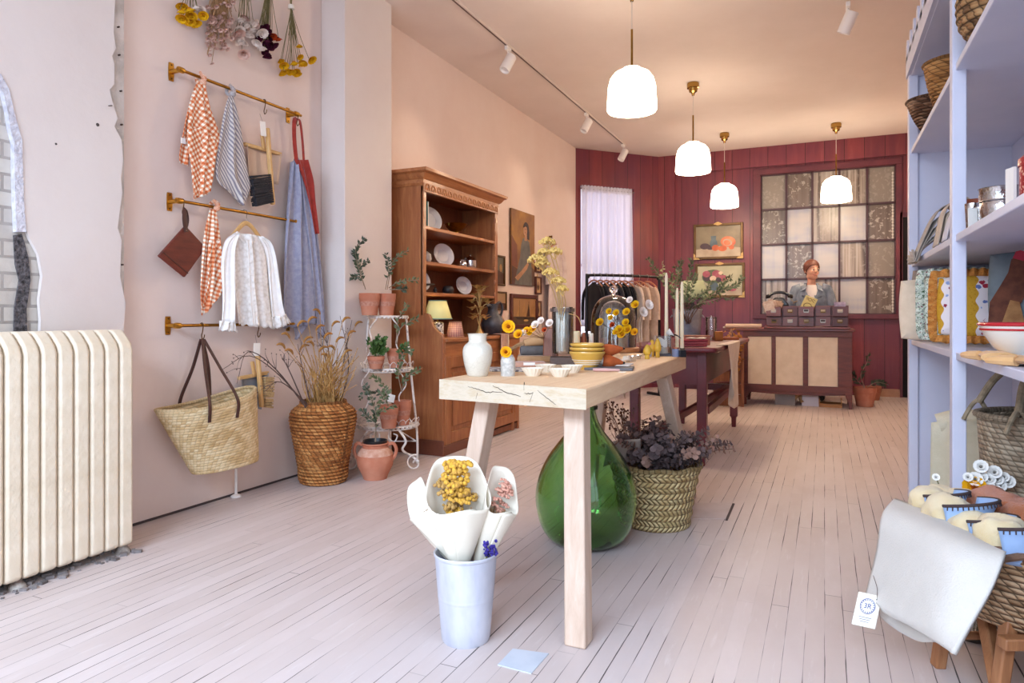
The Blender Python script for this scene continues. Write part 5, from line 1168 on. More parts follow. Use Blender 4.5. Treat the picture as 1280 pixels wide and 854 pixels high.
# --- zinc bucket with wrapped bouquets
t = NT('pale_zinc'); zn = t.noise(t.mapv(t.obj, (3, 3, 1)), 5, 4); t.P(color=t.ramp(zn, [(.35, 'b4b6c2'), (.65, 'c9cad4')]), metal=.25, rough=.45); M_zinc = t.m
bu = thing('zinc_flower_bucket', 'tall pale zinc flower bucket on the floor at the cracked end of the table', 'bucket', (-1.06, 1.955, 0))
MB().lathe([(0, .004), (.072, .004), (.075, 0), (.079, .01), (.0822, .045), (.0857, .09), (.0894, .135), (.0902, .140), (.0912, .143), (.0906, .147), (.0914, .153), (.0950, .20), (.0985, .245), (.1005, .272), (.104, .275), (.105, .281), (.102, .285), (.098, .281), (.088, .14), (.074, .012), (0, .012)], 44).build('body', M_zinc, bu)
M_wrap = mat('cream_wrapping_paper', 'e2d9c8', .7, c2='dad0bd', sc=5, bump=.15, bsc=14)
def wrap(label, base, tilt, R0, L, flowers, open_=1.0, back=.35, cone_a=0.0, group='wrapped dried bouquets in the zinc bucket'):
    o = thing('wrapped_bouquet', label, 'bouquet', base, 0, group)
    M_ = V(tilt).normalized().to_track_quat('Z', 'Y').to_matrix().to_4x4() @ RZ(cone_a)
    def fn(u, v):
        a = -pi / 2 + 2 * pi * (u * 1.12 - .06); r = .022 + (R0 - .022) * v ** .9; bk_ = (.5 + .5 * sin(a)) ** 1.5
        wv = 1 + .03 * sin(5 * a + 4 * v); return V((r * cos(a) * wv * (1.1 - .25 * bk_ * v * v), r * sin(a) * wv * .85 + .012 * u * v, L * v * (.60 + back * bk_) + .012 * sin(3 * a) * v))
    MB().grid(fn, 44, 16, False, M_).build('paper', M_wrap, o, solid=.0012)
    rn = random.Random(len(label))
    b = MB()
    for k in range(14): b.tube([M_ @ V((rn.uniform(-.008, .008), rn.uniform(-.008, .008), -.10)), M_ @ V((rn.uniform(-.04, .04), rn.uniform(-.03, .03), L * .6))], .002, 4)
    b.build('stems', M_stemtan, o)
    for m, n, zz, rr, s in flowers:
        for k in range(n):
            a = rn.uniform(0, 2 * pi); r = rr * math.sqrt(rn.random()); c = V((r * cos(a) * .8, r * sin(a) * .45 + .008, zz * L + rn.uniform(-.03, .075)))
            b = MB()
            for j in range(15):
                w = rn.uniform(0, 2 * pi); p_ = math.sqrt(rn.random()); b.ball(M_ @ (c + V((cos(w) * p_ * s, sin(w) * p_ * s, .3 * s * (1 - p_ * p_)))), s * rn.uniform(.2, .34), 7, 5)
            b.build('flower_head', m, o)
    return o
M_yar = mat('yarrow_gold', 'd8a838', .85, c2='b98a3c', sc=60, bump=.6, bsc=300); M_yart = mat('yarrow_tan', 'b9924e', .85, c2='9a7440', sc=60); M_blush = mat('blush_spray', 'cf9c86', .85, c2='b87e6c', sc=60); M_stat = mat('violet_statice', '3b2a8c', .8, c2='2c2070', sc=60)
B0 = V(bu.location)
wrap('cream paper bouquet of golden yarrow, tallest at the front of the zinc bucket', B0 + V((-.005, -.03, .235)), (.03, -.10, 1), .100, .35, [(M_yar, 15, .78, .036, .026), (M_yar, 12, .62, .050, .026), (M_yart, 18, .60, .072, .024)], back=.42, cone_a=.45)
wrap('cream paper bouquet of blush dried sprays at the right of the zinc bucket', B0 + V((.035, .03, .235)), (.34, .06, 1), .066, .33, [(M_blush, 16, .66, .035, .016)], back=.40, cone_a=-.6)
o = wrap('folded cream paper cone leaning out at the left of the zinc bucket', B0 + V((-.04, .02, .235)), (-.74, -.16, 1), .060, .33, [], back=.34, cone_a=1.2)
vs_ = thing('violet_statice_bunch', 'small violet statice sprig at the right rim of the zinc bucket', 'dried flowers', B0 + V((.075, .0, .285)))
for k in range(10):
    b = MB(); c = V((U(-.035, .03), U(-.04, .02), U(.0, .05))); [b.ball(c + V((U(-.008, .008), U(-.008, .008), U(-.008, .008))), U(.003, .006), 6, 4) for _ in range(8)]; b.build('flower_head', M_stat, vs_)
MB().tube([(0, 0, -.1), (0, 0, .03)], .003, 5).build('stems', M_stem, vs_)
# --- floor plate
p = [at_z(*c) for c in ((641, 812), (686, 818), (664, 843), (622, 832))]
o = MB().prism([(v.x, v.y) for v in p], 0.0, .003).build('floor_patch', mat('blue_grey_plate', 'c2c8d2', .5, c2='b8bfca', sc=9)); tag(o, 'square blue-grey patch plate on the floor in front of the table leg', 'floor patch')
# --- on the table: white vase etc.
t = NT('crackle_white'); ck = t.n('TexVoronoi', {'Vector': t.obj, 'Scale': 60.0}, feature='DISTANCE_TO_EDGE').outputs[0]; t.P(color=t.mix(t.math('LESS_THAN', ck, .012), 'cbc4b5', 'b9af9f'), rough=.15, coat=.4); M_crk = t.m
o = MB().lathe(bprof([(.036, 0), (.040, .006), (.052, .05), (.057, .088), (.052, .112), (.038, .126), (.034, .132), (.036, .155), (.040, .160)], 44) + [(.036, .159), (.031, .13)], 44).build('white_vase', M_crk, None, ont(597, 470)); tag(o, 'glossy white crackle-glazed shoulder vase at the near left corner of the table', 'vase')
p = ont(635, 470); vz = thing('speckled_bud_vase', 'small speckled grey-white bud vase with two yellow everlastings', 'vase', p)
MB().lathe(bprof([(.024, 0), (.027, .004), (.028, .05), (.026, .066), (.020, .075), (.020, .080)], 30) + [(.017, .079), (.016, .06)], 30).build('body', mat('speckled_glaze', 'cbc6be', .35, c2='a8a39b', sc=90), vz)
for e, s in ((V((-.003, -.012, .090)), .026), (V((.0, .004, .185)), .030)):
    MB().tube(crv([(0, 0, .05), (e.x * .5 + .002, e.y * .5, (.05 + e.z) / 2), e - V((0, 0, .008))], 5), .002, 5).build('stem', M_stemtan, vz); flower('sun', s, vz, e, ray(635, 440) * -1 + V((0, 0, .1)))
# fluted dishes
def fluted(label, px, py):
    b = MB().lathe([(0, .003), (.024, .0), (.027, .004), (.041, .027), (.043, .030), (.040, .029), (.026, .007), (0, .006)], 72, wob=lambda a, j, z: 1 + (.045 * sin(18 * a) if z > .02 else (.02 * sin(18 * a) if z > .002 and j in (2, 6) else 0)))
    o = b.build('fluted_dish', mat('cream_stoneware', 'e9decb', .45), None, ont(px, py)); tag(o, label, 'dish', 'cream fluted dishes on the table')
fluted('cream fluted dish, front left of four on the table', 666, 470); fluted('cream fluted dish behind the front left one', 682, 465); fluted('cream fluted dish, front right of four on the table', 700, 471); fluted('cream fluted dish behind the front right one, beside the yellow bowls', 715, 466)
# yellow bowls
M_yel = mat('yellowware', 'd0a248', .25, coat=.3); M_ywh = mat('white_slip', 'efe6d2', .3)
p = ont(734, 462)
for k, (r, lb) in enumerate([(.075, 'largest yellow banded mixing bowl, bottom of the stack'), (.074, 'middle yellow mixing bowl nested in the banded one'), (.072, 'top yellow mixing bowl of the nested stack')]):
    z = k * .017; o = thing('yellow_mixing_bowl', lb, 'bowl', p + V((0, 0, z)), 0, 'nested yellow bowls'); h = .077
    if k == 0: pr = [(.034, 0), (.037, .004), (.045, .016), (.062, .040), (.071, .062), (.0745, .068), (.076, .072), (.0745, h), (.070, h), (.066, .062), (.052, .034), (.03, .012), (0, .010)]
    else: pr = [(.030, .0135), (.060, .055), (.068, .064), (.0745, .068), (.076, .072), (.0745, h), (.070, h), (.066, .064), (.052, .040), (.03, .020), (0, .018)]
    MB().lathe([(a * r / .075, b_) for a, b_ in pr], 48).build('bowl', M_yel, o)
    if k == 0:
        for z0, z1, ra_, rb_ in ((.022, .026, .0490, .0518), (.030, .0345, .0547, .0579), (.0395, .043, .0616, .0640)): MB().lathe([(ra_ + .0009, z0), (rb_ + .0009, z1)], 48).build('white_band', M_ywh, o)
# cloths & things at the table's middle-left
o = MB().box((0, 0, .004), (.30, .16, .008), RZ(.3)).build('patterned_placemat', mat('dark_woven', '6a6468', .9, c2='c9c2bc', sc=60, rng=(.45, .55)), None, ont(640, 463), bevel=.003); tag(o, 'flat dark woven mat on the table behind the speckled bud vase', 'mat')
M_rosel = cloth('rose_linen', 'c99a84', 'b98872', 20)
ps = at_d(668, 458, 3.0); ps.z = ZT
o = MB().box((0, 0, .012), (.16, .11, .024), RZ(.5)).build('folded_rose_cloth', M_rosel, None, at_z(660, 459, ZT), bevel=.01, seg=3); tag(o, 'folded rose linen cloth with a white label on the table', 'folded cloth'); MB().box((-.0, -.055, .018), (.05, .004, .012), RZ(.5)).build('label', M_paper, o)
pb = at_z(672, 452, ZT)
bx = MB().box((0, 0, .016), (.20, .16, .032), RZ(.4)).build('folded_tan_cloth', cloth('tan_linen', 'b38a64', 'a07a56', 20), None, pb, bevel=.012, seg=3); tag(bx, 'folded tan linen under the grey cloth roll', 'folded cloth')
rp = pb + V((0, 0, .055)); d_ = V((cos(.55), sin(.55), 0)) * .085
gr_ = thing('grey_cloth_roll', 'rolled slate-grey cloth lying on the folded tan linen', 'cloth roll', rp); b = MB(); b.tube([-d_, -d_ * .5, d_ * .5, d_], .024, 18); b.build('roll', cloth('slate_cloth', '6c6765', '5b5654', 20), gr_)
b = MB(); b.tube([-d_ * 1.005 + V((0, 0, 0)) + (.019 - .0011 * k) * (V((-sin(.55), cos(.55), 0)) * cos(k * .9) + V((0, 0, 1)) * sin(k * .9)) for k in range(15)], .0016, 5); b.build('spiral_edge', mat('slate_dark', '45434c', .9), gr_)
kb = thing('kraft_wrapped_bouquet', 'kraft-wrapped bouquet of yellow everlastings and cotton lying on the grey roll', 'bouquet', rp + V((.0, .0, .052)))
dd = V((.78, .45, .22)).normalized(); Mk = dd.to_track_quat('Z', 'Y').to_matrix().to_4x4()
MB().grid(lambda u, v: V(((.016 + .026 * v) * cos(2 * pi * u) * 1.2, (.016 + .024 * v) * sin(2 * pi * u), -.07 + .14 * v + .02 * sin(2 * pi * u) * v)), 24, 8, True, Mk).build('kraft_paper', mat('kraft_paper', 'c49b70', .8, c2='b1875c', sc=9), kb, solid=.001)
b = MB()
for k in range(16): b.tube(crv([Mk @ V((U(-.012, .012), U(-.01, .01), -.02)), Mk @ V((U(-.02, .02), U(-.01, .01), -.09)), Mk @ V((U(-.03, .03), U(-.03, .0), -.15))], 4), .0017, 4)
b.build('stems', M_stemtan, kb)
for px, py, k, s in [(649, 419, 'sun', .026), (655, 417, 'white', .018), (659, 414, 'sun', .020), (667, 412, 'sun', .022), (670, 407, 'white', .022), (677, 402, 'white', .020), (681, 413, 'orange', .014), (688, 405, 'white', .022), (663, 417, 'yellow', .016)]:
    e = at_d(px, py, 2.98) - V(kb.location); flower(k, s, kb, e, V((-.1, -1, .5))); MB().tube([e, Mk @ V((0, 0, .03))], .0012, 4).build('stem', M_stemtan, kb)
cb = at_z(688, 453, ZT); o = MB().box((0, 0, .085), (.075, .016, .17), RZ(.2) @ RX(-.12)).build('cutting_board', wood('walnut_board', '6b3a22', '84492c', None, 'Z', 2), None, cb, bevel=.006); tag(o, 'upright walnut-brown board behind the glass cylinder', 'board')
# glass cylinder in an iron stand with yarrow
gp = at_z(703, 455, ZT); gs = thing('cylinder_vase_stand', 'tall glass cylinder in a thin iron stand holding dried yarrow', 'vase', gp)
M_iron = mat('rusty_iron', '5a3f33', .6, .6, c2='433029', sc=20)
MB().box((0, 0, .017), (.115, .10, .034), RZ(.35)).build('base_block', wood('dark_block', '45342e', '59443b', None, 'X', 2), gs, bevel=.003)
for a in (.9, 2.6, 4.2, 5.8): MB().cyl((.058 * cos(a), .058 * sin(a), 0 if a in (4.2,) else .03), (.058 * cos(a), .058 * sin(a), .262), .0022, n=8).build('rod', M_iron, gs)
MB().lathe([(.050, .246), (.058, .246), (.058, .262), (.050, .262)], 36).build('collar', mat('pewter_collar', '7a6a62', .45, .6), gs)
b = MB(); n = 28; b.add([(x * .066, y * .05, .2665) for x, y in ((-1, -1), (1, -1), (1, 1), (-1, 1))] , [(0, 1, 2, 3)])
def thin_glass():
    t = NT('clear_glass'); tr = t.n('BsdfTransparent', {0: (.965, .975, .97, 1)}); gl = t.n('BsdfGlossy', {0: (1, 1, 1, 1), 1: .01})
    fr = t.n('Fresnel', {0: 1.5}).outputs[0]
    mx = t.n('MixShader', {0: t.math('MINIMUM', t.math('ADD', t.math('MULTIPLY', fr, 1.7), .03), 1.0), 1: tr.outputs[0], 2: gl.outputs[0]}); t.t.links.new(mx.outputs[0], t.out.inputs[0]); return t.m
M_clear = thin_glass()
MB().lathe([(0, .050), (.046, .050), (.049, .054), (.049, .268), (.046, .268), (.046, .056), (0, .054)], 40).build('glass_cylinder', M_clear, gs)
b = MB()
for k in range(24):
    a = U(0, 2 * pi); r = U(.01, .040); b.tube([(r * cos(a), r * sin(a), .06), (r * .9 * cos(a + .2), r * .9 * sin(a + .2), .255)], .005, 6)
b.build('stalks', mat('white_stalk', 'efe8dc', .7), gs)
M_yp = mat('pale_yarrow', 'ddbd72', .85, c2='cba350', sc=70, bump=.6, bsc=300)
yv = []
for px, py, w in [(672, 326, .036), (684, 304, .030), (693, 316, .028), (688, 342, .030), (698, 352, .026), (703, 362, .020), (680, 316, .024), (678, 330, .026)]:
    e = at_d(px, py, 2.93) - V(gp); s = V((U(-.02, .02), U(-.02, .02), .2)); q = crv([s, s.lerp(e, .5) + V((.015, 0, .01)), e], 7); MB().tube(q, .0022, 5).build('yarrow_stem', mat('yarrow_stem', 'cdb27c', .9), gs)
    b = MB(); rn = random.Random(px)
    w *= 1.22
    for j in range(120):
        a = rn.uniform(0, 6.28); r = math.sqrt(rn.random()); b.ball(e + V((w * r * cos(a), w * r * sin(a), .55 * w * (1 - r * r) + rn.uniform(-.006, .004))), rn.uniform(.0035, .006), 6, 4)
    for j in range(9):
        a = j * .7; b.tube([e - V((0, 0, .03)), e + V((w * .7 * cos(a), w * .7 * sin(a), -.002))], .0009, 4)
    b.build('yarrow_head', M_yp, gs)
MB().tube(crv([at_d(711, 392, 2.93) - gp, at_d(722, 396, 2.93) - gp, at_d(727, 408, 2.93) - gp], 6), .0015, 5).build('drooping_stem', M_straw, gs)
# candles behind the bowls
M_wax = mat('ivory_wax', 'e8d8b0', .5, sss=.2); M_waxw = mat('white_wax', 'ece3d2', .5, sss=.2); M_bees = mat('beeswax', 'e0b440', .5, c2='d3a230', sc=50, bump=.5, bsc=200)
def pillar(label, px, py, r, h, m, d=None):
    p = at_z(px, py, ZT); o = thing('pillar_candle', label, 'candle', p, 0, 'pillar candles on the table'); MB().lathe([(0, 0), (r, 0), (r, h - .003), (r - .004, h), (r * .5, h - .003), (0, h - .004)], 26).build('wax', m, o); MB().cyl((0, 0, h - .004), (.001, 0, h + .008), .001, n=6).build('wick', M_blackm, o)
pillar('broad ivory pillar candle between the glass cylinder and the cloche', 721, 448, .018, .145, M_wax); pillar('slim white pillar candle at the left edge of the cloche', 739, 446, .013, .13, M_waxw)
o = MB().lathe([(0, 0), (.016, 0), (.019, .004), (.017, .09), (.010, .12), (.009, .135), (0, .136)], 24).build('copper_bottle', mat('copper_brown', '8a4a2e', .35, .5), None, at_z(730, 447, ZT)); tag(o, 'reddish-brown metal bottle standing between the two pale candles', 'bottle')
# cloche on its board
cp_ = at_z(767, 440, ZT); cl = thing('glass_cloche', 'large clear glass cloche with round knob on a wooden board', 'cloche', cp_)
M_board = wood('board_wood', 'a8683c', 'bb7c4c', 'c68b5b', 'X', 1.5, .5)
MB().lathe([(0, 0), (.150, 0), (.160, .005), (.160, .026), (.152, .032), (0, .032)], 56).build('board', M_board, cl)
dome = [(.140, .033), (.140, .10), (.139, .20), (.132, .25), (.112, .30), (.078, .335), (.035, .352), (.016, .356)]
q = [(p.x, p.z) for p in resample(sm([(r, 0, z) for r, z in dome], 8), 44)]
MB().lathe(q + [(.0, .357)] + [(0, .350)] + [(r - .004, z - .001) for r, z in q[::-1] if r > .02], 64).build('dome', M_clear, cl, sharp=70)
MB().lathe([(.0, .357), (.013, .358), (.012, .366), (.024, .378), (.028, .392), (.022, .408), (.0, .416)], 32).build('knob', glass('solid_glass', (1, 1, 1), 0, 1.45), cl)
fv = thing('clay_bud_vase', 'small clay vase of yellow and white everlastings inside the cloche', 'vase', cp_ + V((.075, -.05, .033)))
MB().lathe([(0, 0), (.030, 0), (.031, .004), (.029, .06), (.022, .09), (.019, .09), (.024, .06), (0, .01)], 26).build('body', mat('buff_clay', 'dcc0a4', .7), fv)
for px, py, k, s in [(795, 382, 'yellow', .026), (784, 391, 'yellow', .025), (788, 376, 'white', .022), (762, 390, 'yellow', .020), (771, 392, 'yellow', .022), (751, 404, 'yellow', .026), (764, 398, 'yellow', .018), (766, 407, 'orange', .018), (783, 404, 'yellow', .024), (775, 413, 'yellow', .028), (778, 419, 'yellow', .028), (785, 413, 'yellow', .032), (794, 416, 'sun', .024), (770, 416, 'yellow', .02)]:
    e = at_d(px, py, 3.42) - V(fv.location); MB().tube(crv([(0, 0, .06), e * .6 + V((.01, 0, .02)), e], 5), .0013, 4).build('stem', M_stem, fv); flower(k, s, fv, e, V((-.2, -1, .5)))
ot = thing('pale_everlasting_stem', 'two pale strawflower stems leaning outside the right of the cloche', 'dried flowers', cp_ + V((.175, -.01, .0)))
for px, py in [(809, 382), (802, 391)]:
    e = at_d(px, py, 3.5) - V(ot.location); MB().tube(crv([(0, 0, 0), e * .6 + V((-.02, 0, .02)), e], 5), .0018, 4).build('stem', M_stemtan, ot); flower('white', .032, ot, e, V((.8, -.6, .3)))
# rust cones, spools, cups, leaflets
M_rust2 = mat('rust_felt', 'b5541e', .8, c2='a04616', sc=30)
def cone(label, px, py, d, z0, up):
    p = at_d(px, py, d); p.z = z0; o = thing('rust_felt_bird', label, 'ornament', p, 0, 'rust felt ornaments')
    q = V((cos(.42), sin(.42), up)); M_ = q.to_track_quat('Z', 'Y').to_matrix().to_4x4()
    MB().lathe([(0, -.048), (.022, -.046), (.029, -.034), (.027, -.015), (.016, .02), (.006, .04)], 22, M_).build('body', M_rust2, o); MB().lathe([(.0062, .039), (.004, .048), (0, .05)], 12, M_).build('tip', M_blackm, o); MB().ball(M_ @ V((0, 0, -.05)), (.018, .018, .018), 12, 8).build('face', mat('white_felt', 'eee8e0', .9), o)
cone('upper rust-orange felt ornament with a black tip beside the yellow bowls', 767, 432, 2.95, ZT + .080, .12); cone('lower rust-orange felt ornament lying on the table beside the yellow bowls', 767, 447, 2.92, ZT + .03, -.10)
o = MB().lathe([(.014, 0), (.015, .003), (.009, .006), (.009, .04), (.015, .043), (.014, .046)], 20, RY(1.2)).build('thread_spool', mat('cream_thread', 'd9c8b4', .8), None, at_z(776, 452, ZT + .016)); tag(o, 'cream thread spool lying beside the rust ornaments', 'spool')
o = MB().ball((0, 0, .016), .017, 14, 9).build('twine_ball', mat('cream_twine', 'e3d6c2', .9, c2='cbb99e', sc=120), None, at_z(782, 453, ZT)); tag(o, 'small cream twine ball beside the measuring cups', 'twine ball')
for k, (px, py, r) in enumerate([(790, 452, .024), (797, 449, .020)]):
    o = thing('measuring_cup', ['larger silver measuring cup in front of the cloche board', 'smaller silver measuring cup in front of the cloche board'][k], 'cup', at_z(px, py, ZT), .9, 'silver cups on the table'); MB().lathe([(0, 0), (r * .8, 0), (r, r * 1.1), (r * 1.04, r * 1.1), (r * .94, r * 1.05), (r * .75, .003), (0, .003)], 24).build('cup', M_silver, o); MB().box((r + .02, 0, r * 1.07), (.045, .012, .002)).build('handle', M_silver, o)
o = MB().box((0, 0, .006), (.20, .13, .012), RZ(.2)).build('dark_tray', mat('slate_tray', '5f5a5c', .6), None, at_z(762, 462, ZT), bevel=.003); tag(o, 'dark slate tray under the folded leaflet beside the bowls', 'tray')
o = MB().box((0, 0, .0), (.19, .12, .006), RZ(.12)).build('folded_napkin', cloth('pale_napkin', 'd6c8bc', 'c6b6a9', 20), None, at_z(762, 460, ZT) + V((0, 0, .0155)), bevel=.002); tag(o, 'pale folded napkin lying on the dark slate tray', 'napkin')
wb = thing('pink_handled_brush', 'slim pink handle with an oval white tag lying at the table edge', 'utensil', at_z(757, 465, ZT)); MB().tube([(-.05, -.01, .008), (.0, 0, .008), (.055, .012, .008)], [.006, .007, .004], 8).build('handle', mat('pink_wood', 'c99a92', .5), wb); MB().lathe([(0, 0), (.016, 0), (.016, .0015), (0, .0015)], 24, T(.065, .014, .0) @ SCL(1, 1, 1)).build('oval_tag', M_paper, wb)
MB().lathe([(0, .0016), (.004, .0018)], 10, T(.065, .014, 0)).build('tag_print', M_blackm, wb)
# beeswax trees
for k, (px, py, h, lb) in enumerate([(809, 449, .078, 'low round beeswax tree candle, left of three'), (815, 446, .095, 'beeswax tree candle at the back of three'), (822, 447, .105, 'tallest slim beeswax tree candle, right of three')]):
    p = at_z(px, py, ZT); o = thing('beeswax_candle', lb, 'candle', p, 0, 'beeswax tree candles'); r = .022 if k != 2 else .020
    MB().lathe([(0, 0), (r * .55, 0), (r * .55, h * .28), (r * .8, h * .33), (r, h * .45), (r * .92, h * .62), (r * .6, h * .82), (r * .25, h * .97), (0, h)], 26, wob=lambda a, j, z: 1 + .04 * sin(9 * a + z * 260)).build('wax', M_bees, o); MB().cyl((0, 0, h - .002), (.001, 0, h + .01), .001, n=6).build('wick', M_blackm, o)
fl = thing('pink_flower_posy', 'tiny pink flower posy behind the beeswax candles', 'flowers', at_z(812, 446, ZT)); MB().lathe([(0, 0), (.014, 0), (.017, .04), (.013, .04), (0, .005)], 16).build('cup', M_chinagrey, fl)
for k in range(5): MB().ball((U(-.02, .02), U(-.015, .015), .055 + U(0, .018)), .009, 8, 5).build('bloom', mat('pink_bloom2', 'c98a9a', .8, c2='b06a80', sc=60), fl)
# glass candle box, blue jar, matchbox
p = at_z(828, 445, ZT); gb = thing('glass_candle_box', 'clear glass box with a slate base holding a pale candle', 'candle holder', p, .45)
MB().box((0, 0, .007), (.088, .075, .014)).build('base', mat('slate_base', '5a565c', .6), gb, bevel=.002)
b = MB()
for s in (-1, 1): b.box((s * .038, 0, .064), (.003, .066, .10)); b.box((0, s * .0345, .064), (.079, .003, .10))
b.build('glass_sides', M_clear, gb); b = MB()
for sx in (-1, 1):
    for sy in (-1, 1): b.box((sx * .041, sy * .037, .064), (.004, .004, .10))
b.build('frame', mat('pale_copper', 'b08874', .3, .8), gb); MB().lathe([(0, .015), (.03, .015), (.03, .048), (0, .047)], 24).build('candle', M_waxw, gb)
b = MB(); b.grid(lambda u, v: V((-.03 + .06 * u, .01 + .02 * sin(3 * u), .052 + .045 * v + .01 * sin(5 * u))), 8, 6); b.build('tissue', M_paper, gb)
o = thing('blue_jar', 'small blue-grey glass jar near the far corner of the table', 'jar', at_z(845, 446, ZT)); MB().lathe([(0, 0), (.021, 0), (.022, .004), (.022, .04), (.018, .044), (.0, .044)], 24).build('body', mat('blue_grey_glass', '7c839c', .2), o); MB().lathe([(.0, .044), (.02, .044), (.02, .052), (0, .053)], 24).build('lid', mat('copper_lid', 'a8664a', .3, .8), o)
o = MB().box((0, 0, .02), (.034, .026, .04), RZ(.5)).build('matchbox', M_blackm, None, at_z(853, 446.5, ZT), bevel=.002); tag(o, 'small black box at the far right corner of the table', 'box')
# tapers in holders
M_candle = mat('ivory_taper', 'e2d0b0', .5, sss=.2)
for px, py, yt, lb in [(833, 444, 340, 'tallest ivory taper candle, left of three'), (846.5, 443.6, 359, 'ivory taper candle, middle of three'), (852.5, 444, 351, 'ivory taper candle, right of three')]:
    p = at_z(px, py, ZT); d = (p - EYE).dot(V((-sin(TH), cos(TH), 0))); h = EYE.z + (394 - yt) / FL * d - ZT
    o = thing('taper_candle', lb, 'candle', p, 0, 'ivory tapers on the table'); MB().lathe([(0, .0), (.026, 0), (.027, .004), (.011, .010), (.010, .02), (.0145, .026), (.0145, .04), (.011, .04)], 20).build('holder', M_iron if px > 840 else mat('ceramic_holder', 'd9cdc2', .3), o)
    MB().lathe([(.0115, .03), (.0115, .06), (.0085, h - .025), (.004, h - .006), (0, h - .004)], 16).build('wax', M_candle, o); MB().cyl((0, 0, h - .006), (.001, 0, h + .006), .0009, n=6).build('wick', M_blackm, o)
p = at_z(836, 443, ZT)
o = thing('paper_bird', 'folded white and black paper ornament by the glass candle box', 'ornament', at_z(838, 445, ZT) + V((0, 0, 0))); MB().cyl((0, 0, 0), (0, 0, .115), .002, n=6).build('stand', M_iron, o)
b = MB(); b.add([(0, 0, .11), (-.03, .01, .125), (-.005, .0, .155), (.022, -.005, .115), (0, -.012, .118)], [(0, 1, 2), (0, 2, 3), (4, 1, 2), (4, 2, 3)]); b.build('paper', M_paper, o, solid=.001)
MB().tube(crv([(0, 0, .115), (.03, 0, .118), (.06, 0, .10)], 5), [.008 - .0007 * k for k in range(11)], 6).build('dark_tail', M_blackm, o)

# ================================================================ MAROON TABLE and what stands on it
ZM = .83
M_mar = mat('maroon_paint', '6c2229', .42, c2='581a23', sc=5, bump=.15, bsc=25)
mt = thing('maroon_table', 'dark maroon painted work table with deep apron behind the timber table', 'table', (-1.0, 5.75, 0)); MO = V(mt.location)
x0, x1, ya, yb = -1.37, -.655, 4.74, 6.90
b = MB(); pl = [(x0, ya), (x1 - .05, ya), (x1 - .015, ya + .015), (x1, ya + .05), (x1, yb), (x0, yb)]; b.prism([(x - MO.x, y - MO.y) for x, y in pl], ZM - .035, ZM); b.build('tabletop', M_mar, mt, bevel=.012, seg=3)
lx0, lx1, ly0, ly1 = -1.25, -.775, 4.88, 6.70
b = MB()
for s in ((lx0, ly0, lx1, ly0 + .03), (lx0, ly1 - .03, lx1, ly1), (lx0, ly0, lx0 + .03, ly1), (lx1 - .03, ly0, lx1, ly1)): b.span((s[0] - MO.x, s[1] - MO.y, ZM - .27), (s[2] - MO.x, s[3] - MO.y, ZM - .035))
b.build('apron', M_mar, mt)
for x in (lx0, lx1):
    for y in (ly0 + .0, ly1):
        b = MB(); w = .033; b.span((x - w - MO.x, y - w - MO.y, .10), (x + w - MO.x, y + w - MO.y, ZM - .035)); b.lathe([(.026, 0), (.03, .085), (.045, .11)], 4, T(x - MO.x, y - MO.y, 0) @ RZ(pi / 4)); b.build('leg', M_mar, mt, bevel=.004)
b = MB(); b.span((lx0 - MO.x, ly1 - .02 - MO.y, .34), (lx1 - MO.x, ly1 + .02 - MO.y, .40)); b.build('stretcher', M_mar, mt)
MB().beam((lx1 - MO.x, ly0 + .2 - MO.y, .36), (lx1 - MO.x, ly1 - MO.y, .37), .035, .05).build('stretcher', M_mar, mt)
MB().beam((lx0 - MO.x, ly0 - MO.y, .12), (lx1 - MO.x - .02, ly1 - MO.y - .3, .40), .035, .05).build('diagonal_brace', M_mar, mt)
def onm(px, py): return at_z(px, py, ZM)
bk = thing('galvanised_bucket', 'grey galvanised bucket of olive branches on the maroon table', 'bucket', onm(859, 425))
MB().lathe([(0, 0), (.105, 0), (.108, .004), (.128, .262), (.132, .266), (.132, .274), (.126, .272), (.104, .01), (0, .008)], 40).build('body', M_galv, bk)
for s in (-1, 1): MB().tube(crv([(s * .128, -.03, .22), (s * .145, 0, .20), (s * .128, .03, .22)], 5), .005, 6).build('ear', M_galv, bk)
ob = thing('olive_branches', 'leafy olive branches fanning out of the galvanised bucket', 'branches', V(bk.location) + V((0, 0, .2)))
for pts, n in [([(850, 385), (838, 362), (822, 342), (808, 322)], 44), ([(845, 372), (830, 350), (828, 326)], 22), ([(852, 385), (846, 360), (848, 340), (852, 322)], 50), ([(856, 385), (858, 362), (863, 340), (864, 322)], 50), ([(848, 380), (840, 355), (838, 340)], 30), ([(852, 384), (852, 350), (842, 330)], 34), ([(858, 384), (872, 370), (884, 362), (890, 350)], 34), ([(866, 384), (890, 376), (905, 372), (918, 376)], 14), ([(870, 383), (895, 365), (905, 352), (916, 346)], 40), ([(872, 382), (900, 365), (920, 356), (929, 345)], 40), ([(880, 376), (896, 368), (908, 358)], 26), ([(860, 384), (866, 355), (872, 342)], 36)]:
    q = [at_d(px, py, 5.45 + U(-.08, .08)) - V(ob.location) for px, py in pts]; sprig(ob, [(U(-.03, .03), U(-.03, .03), -.08)] + q, M_olive if rnd.random() < .6 else mat('sage_leaf', '838a58', .6, c2='9aa06c', sc=25), int(n * .75), .038, .011, .0035, .25, clump=2)
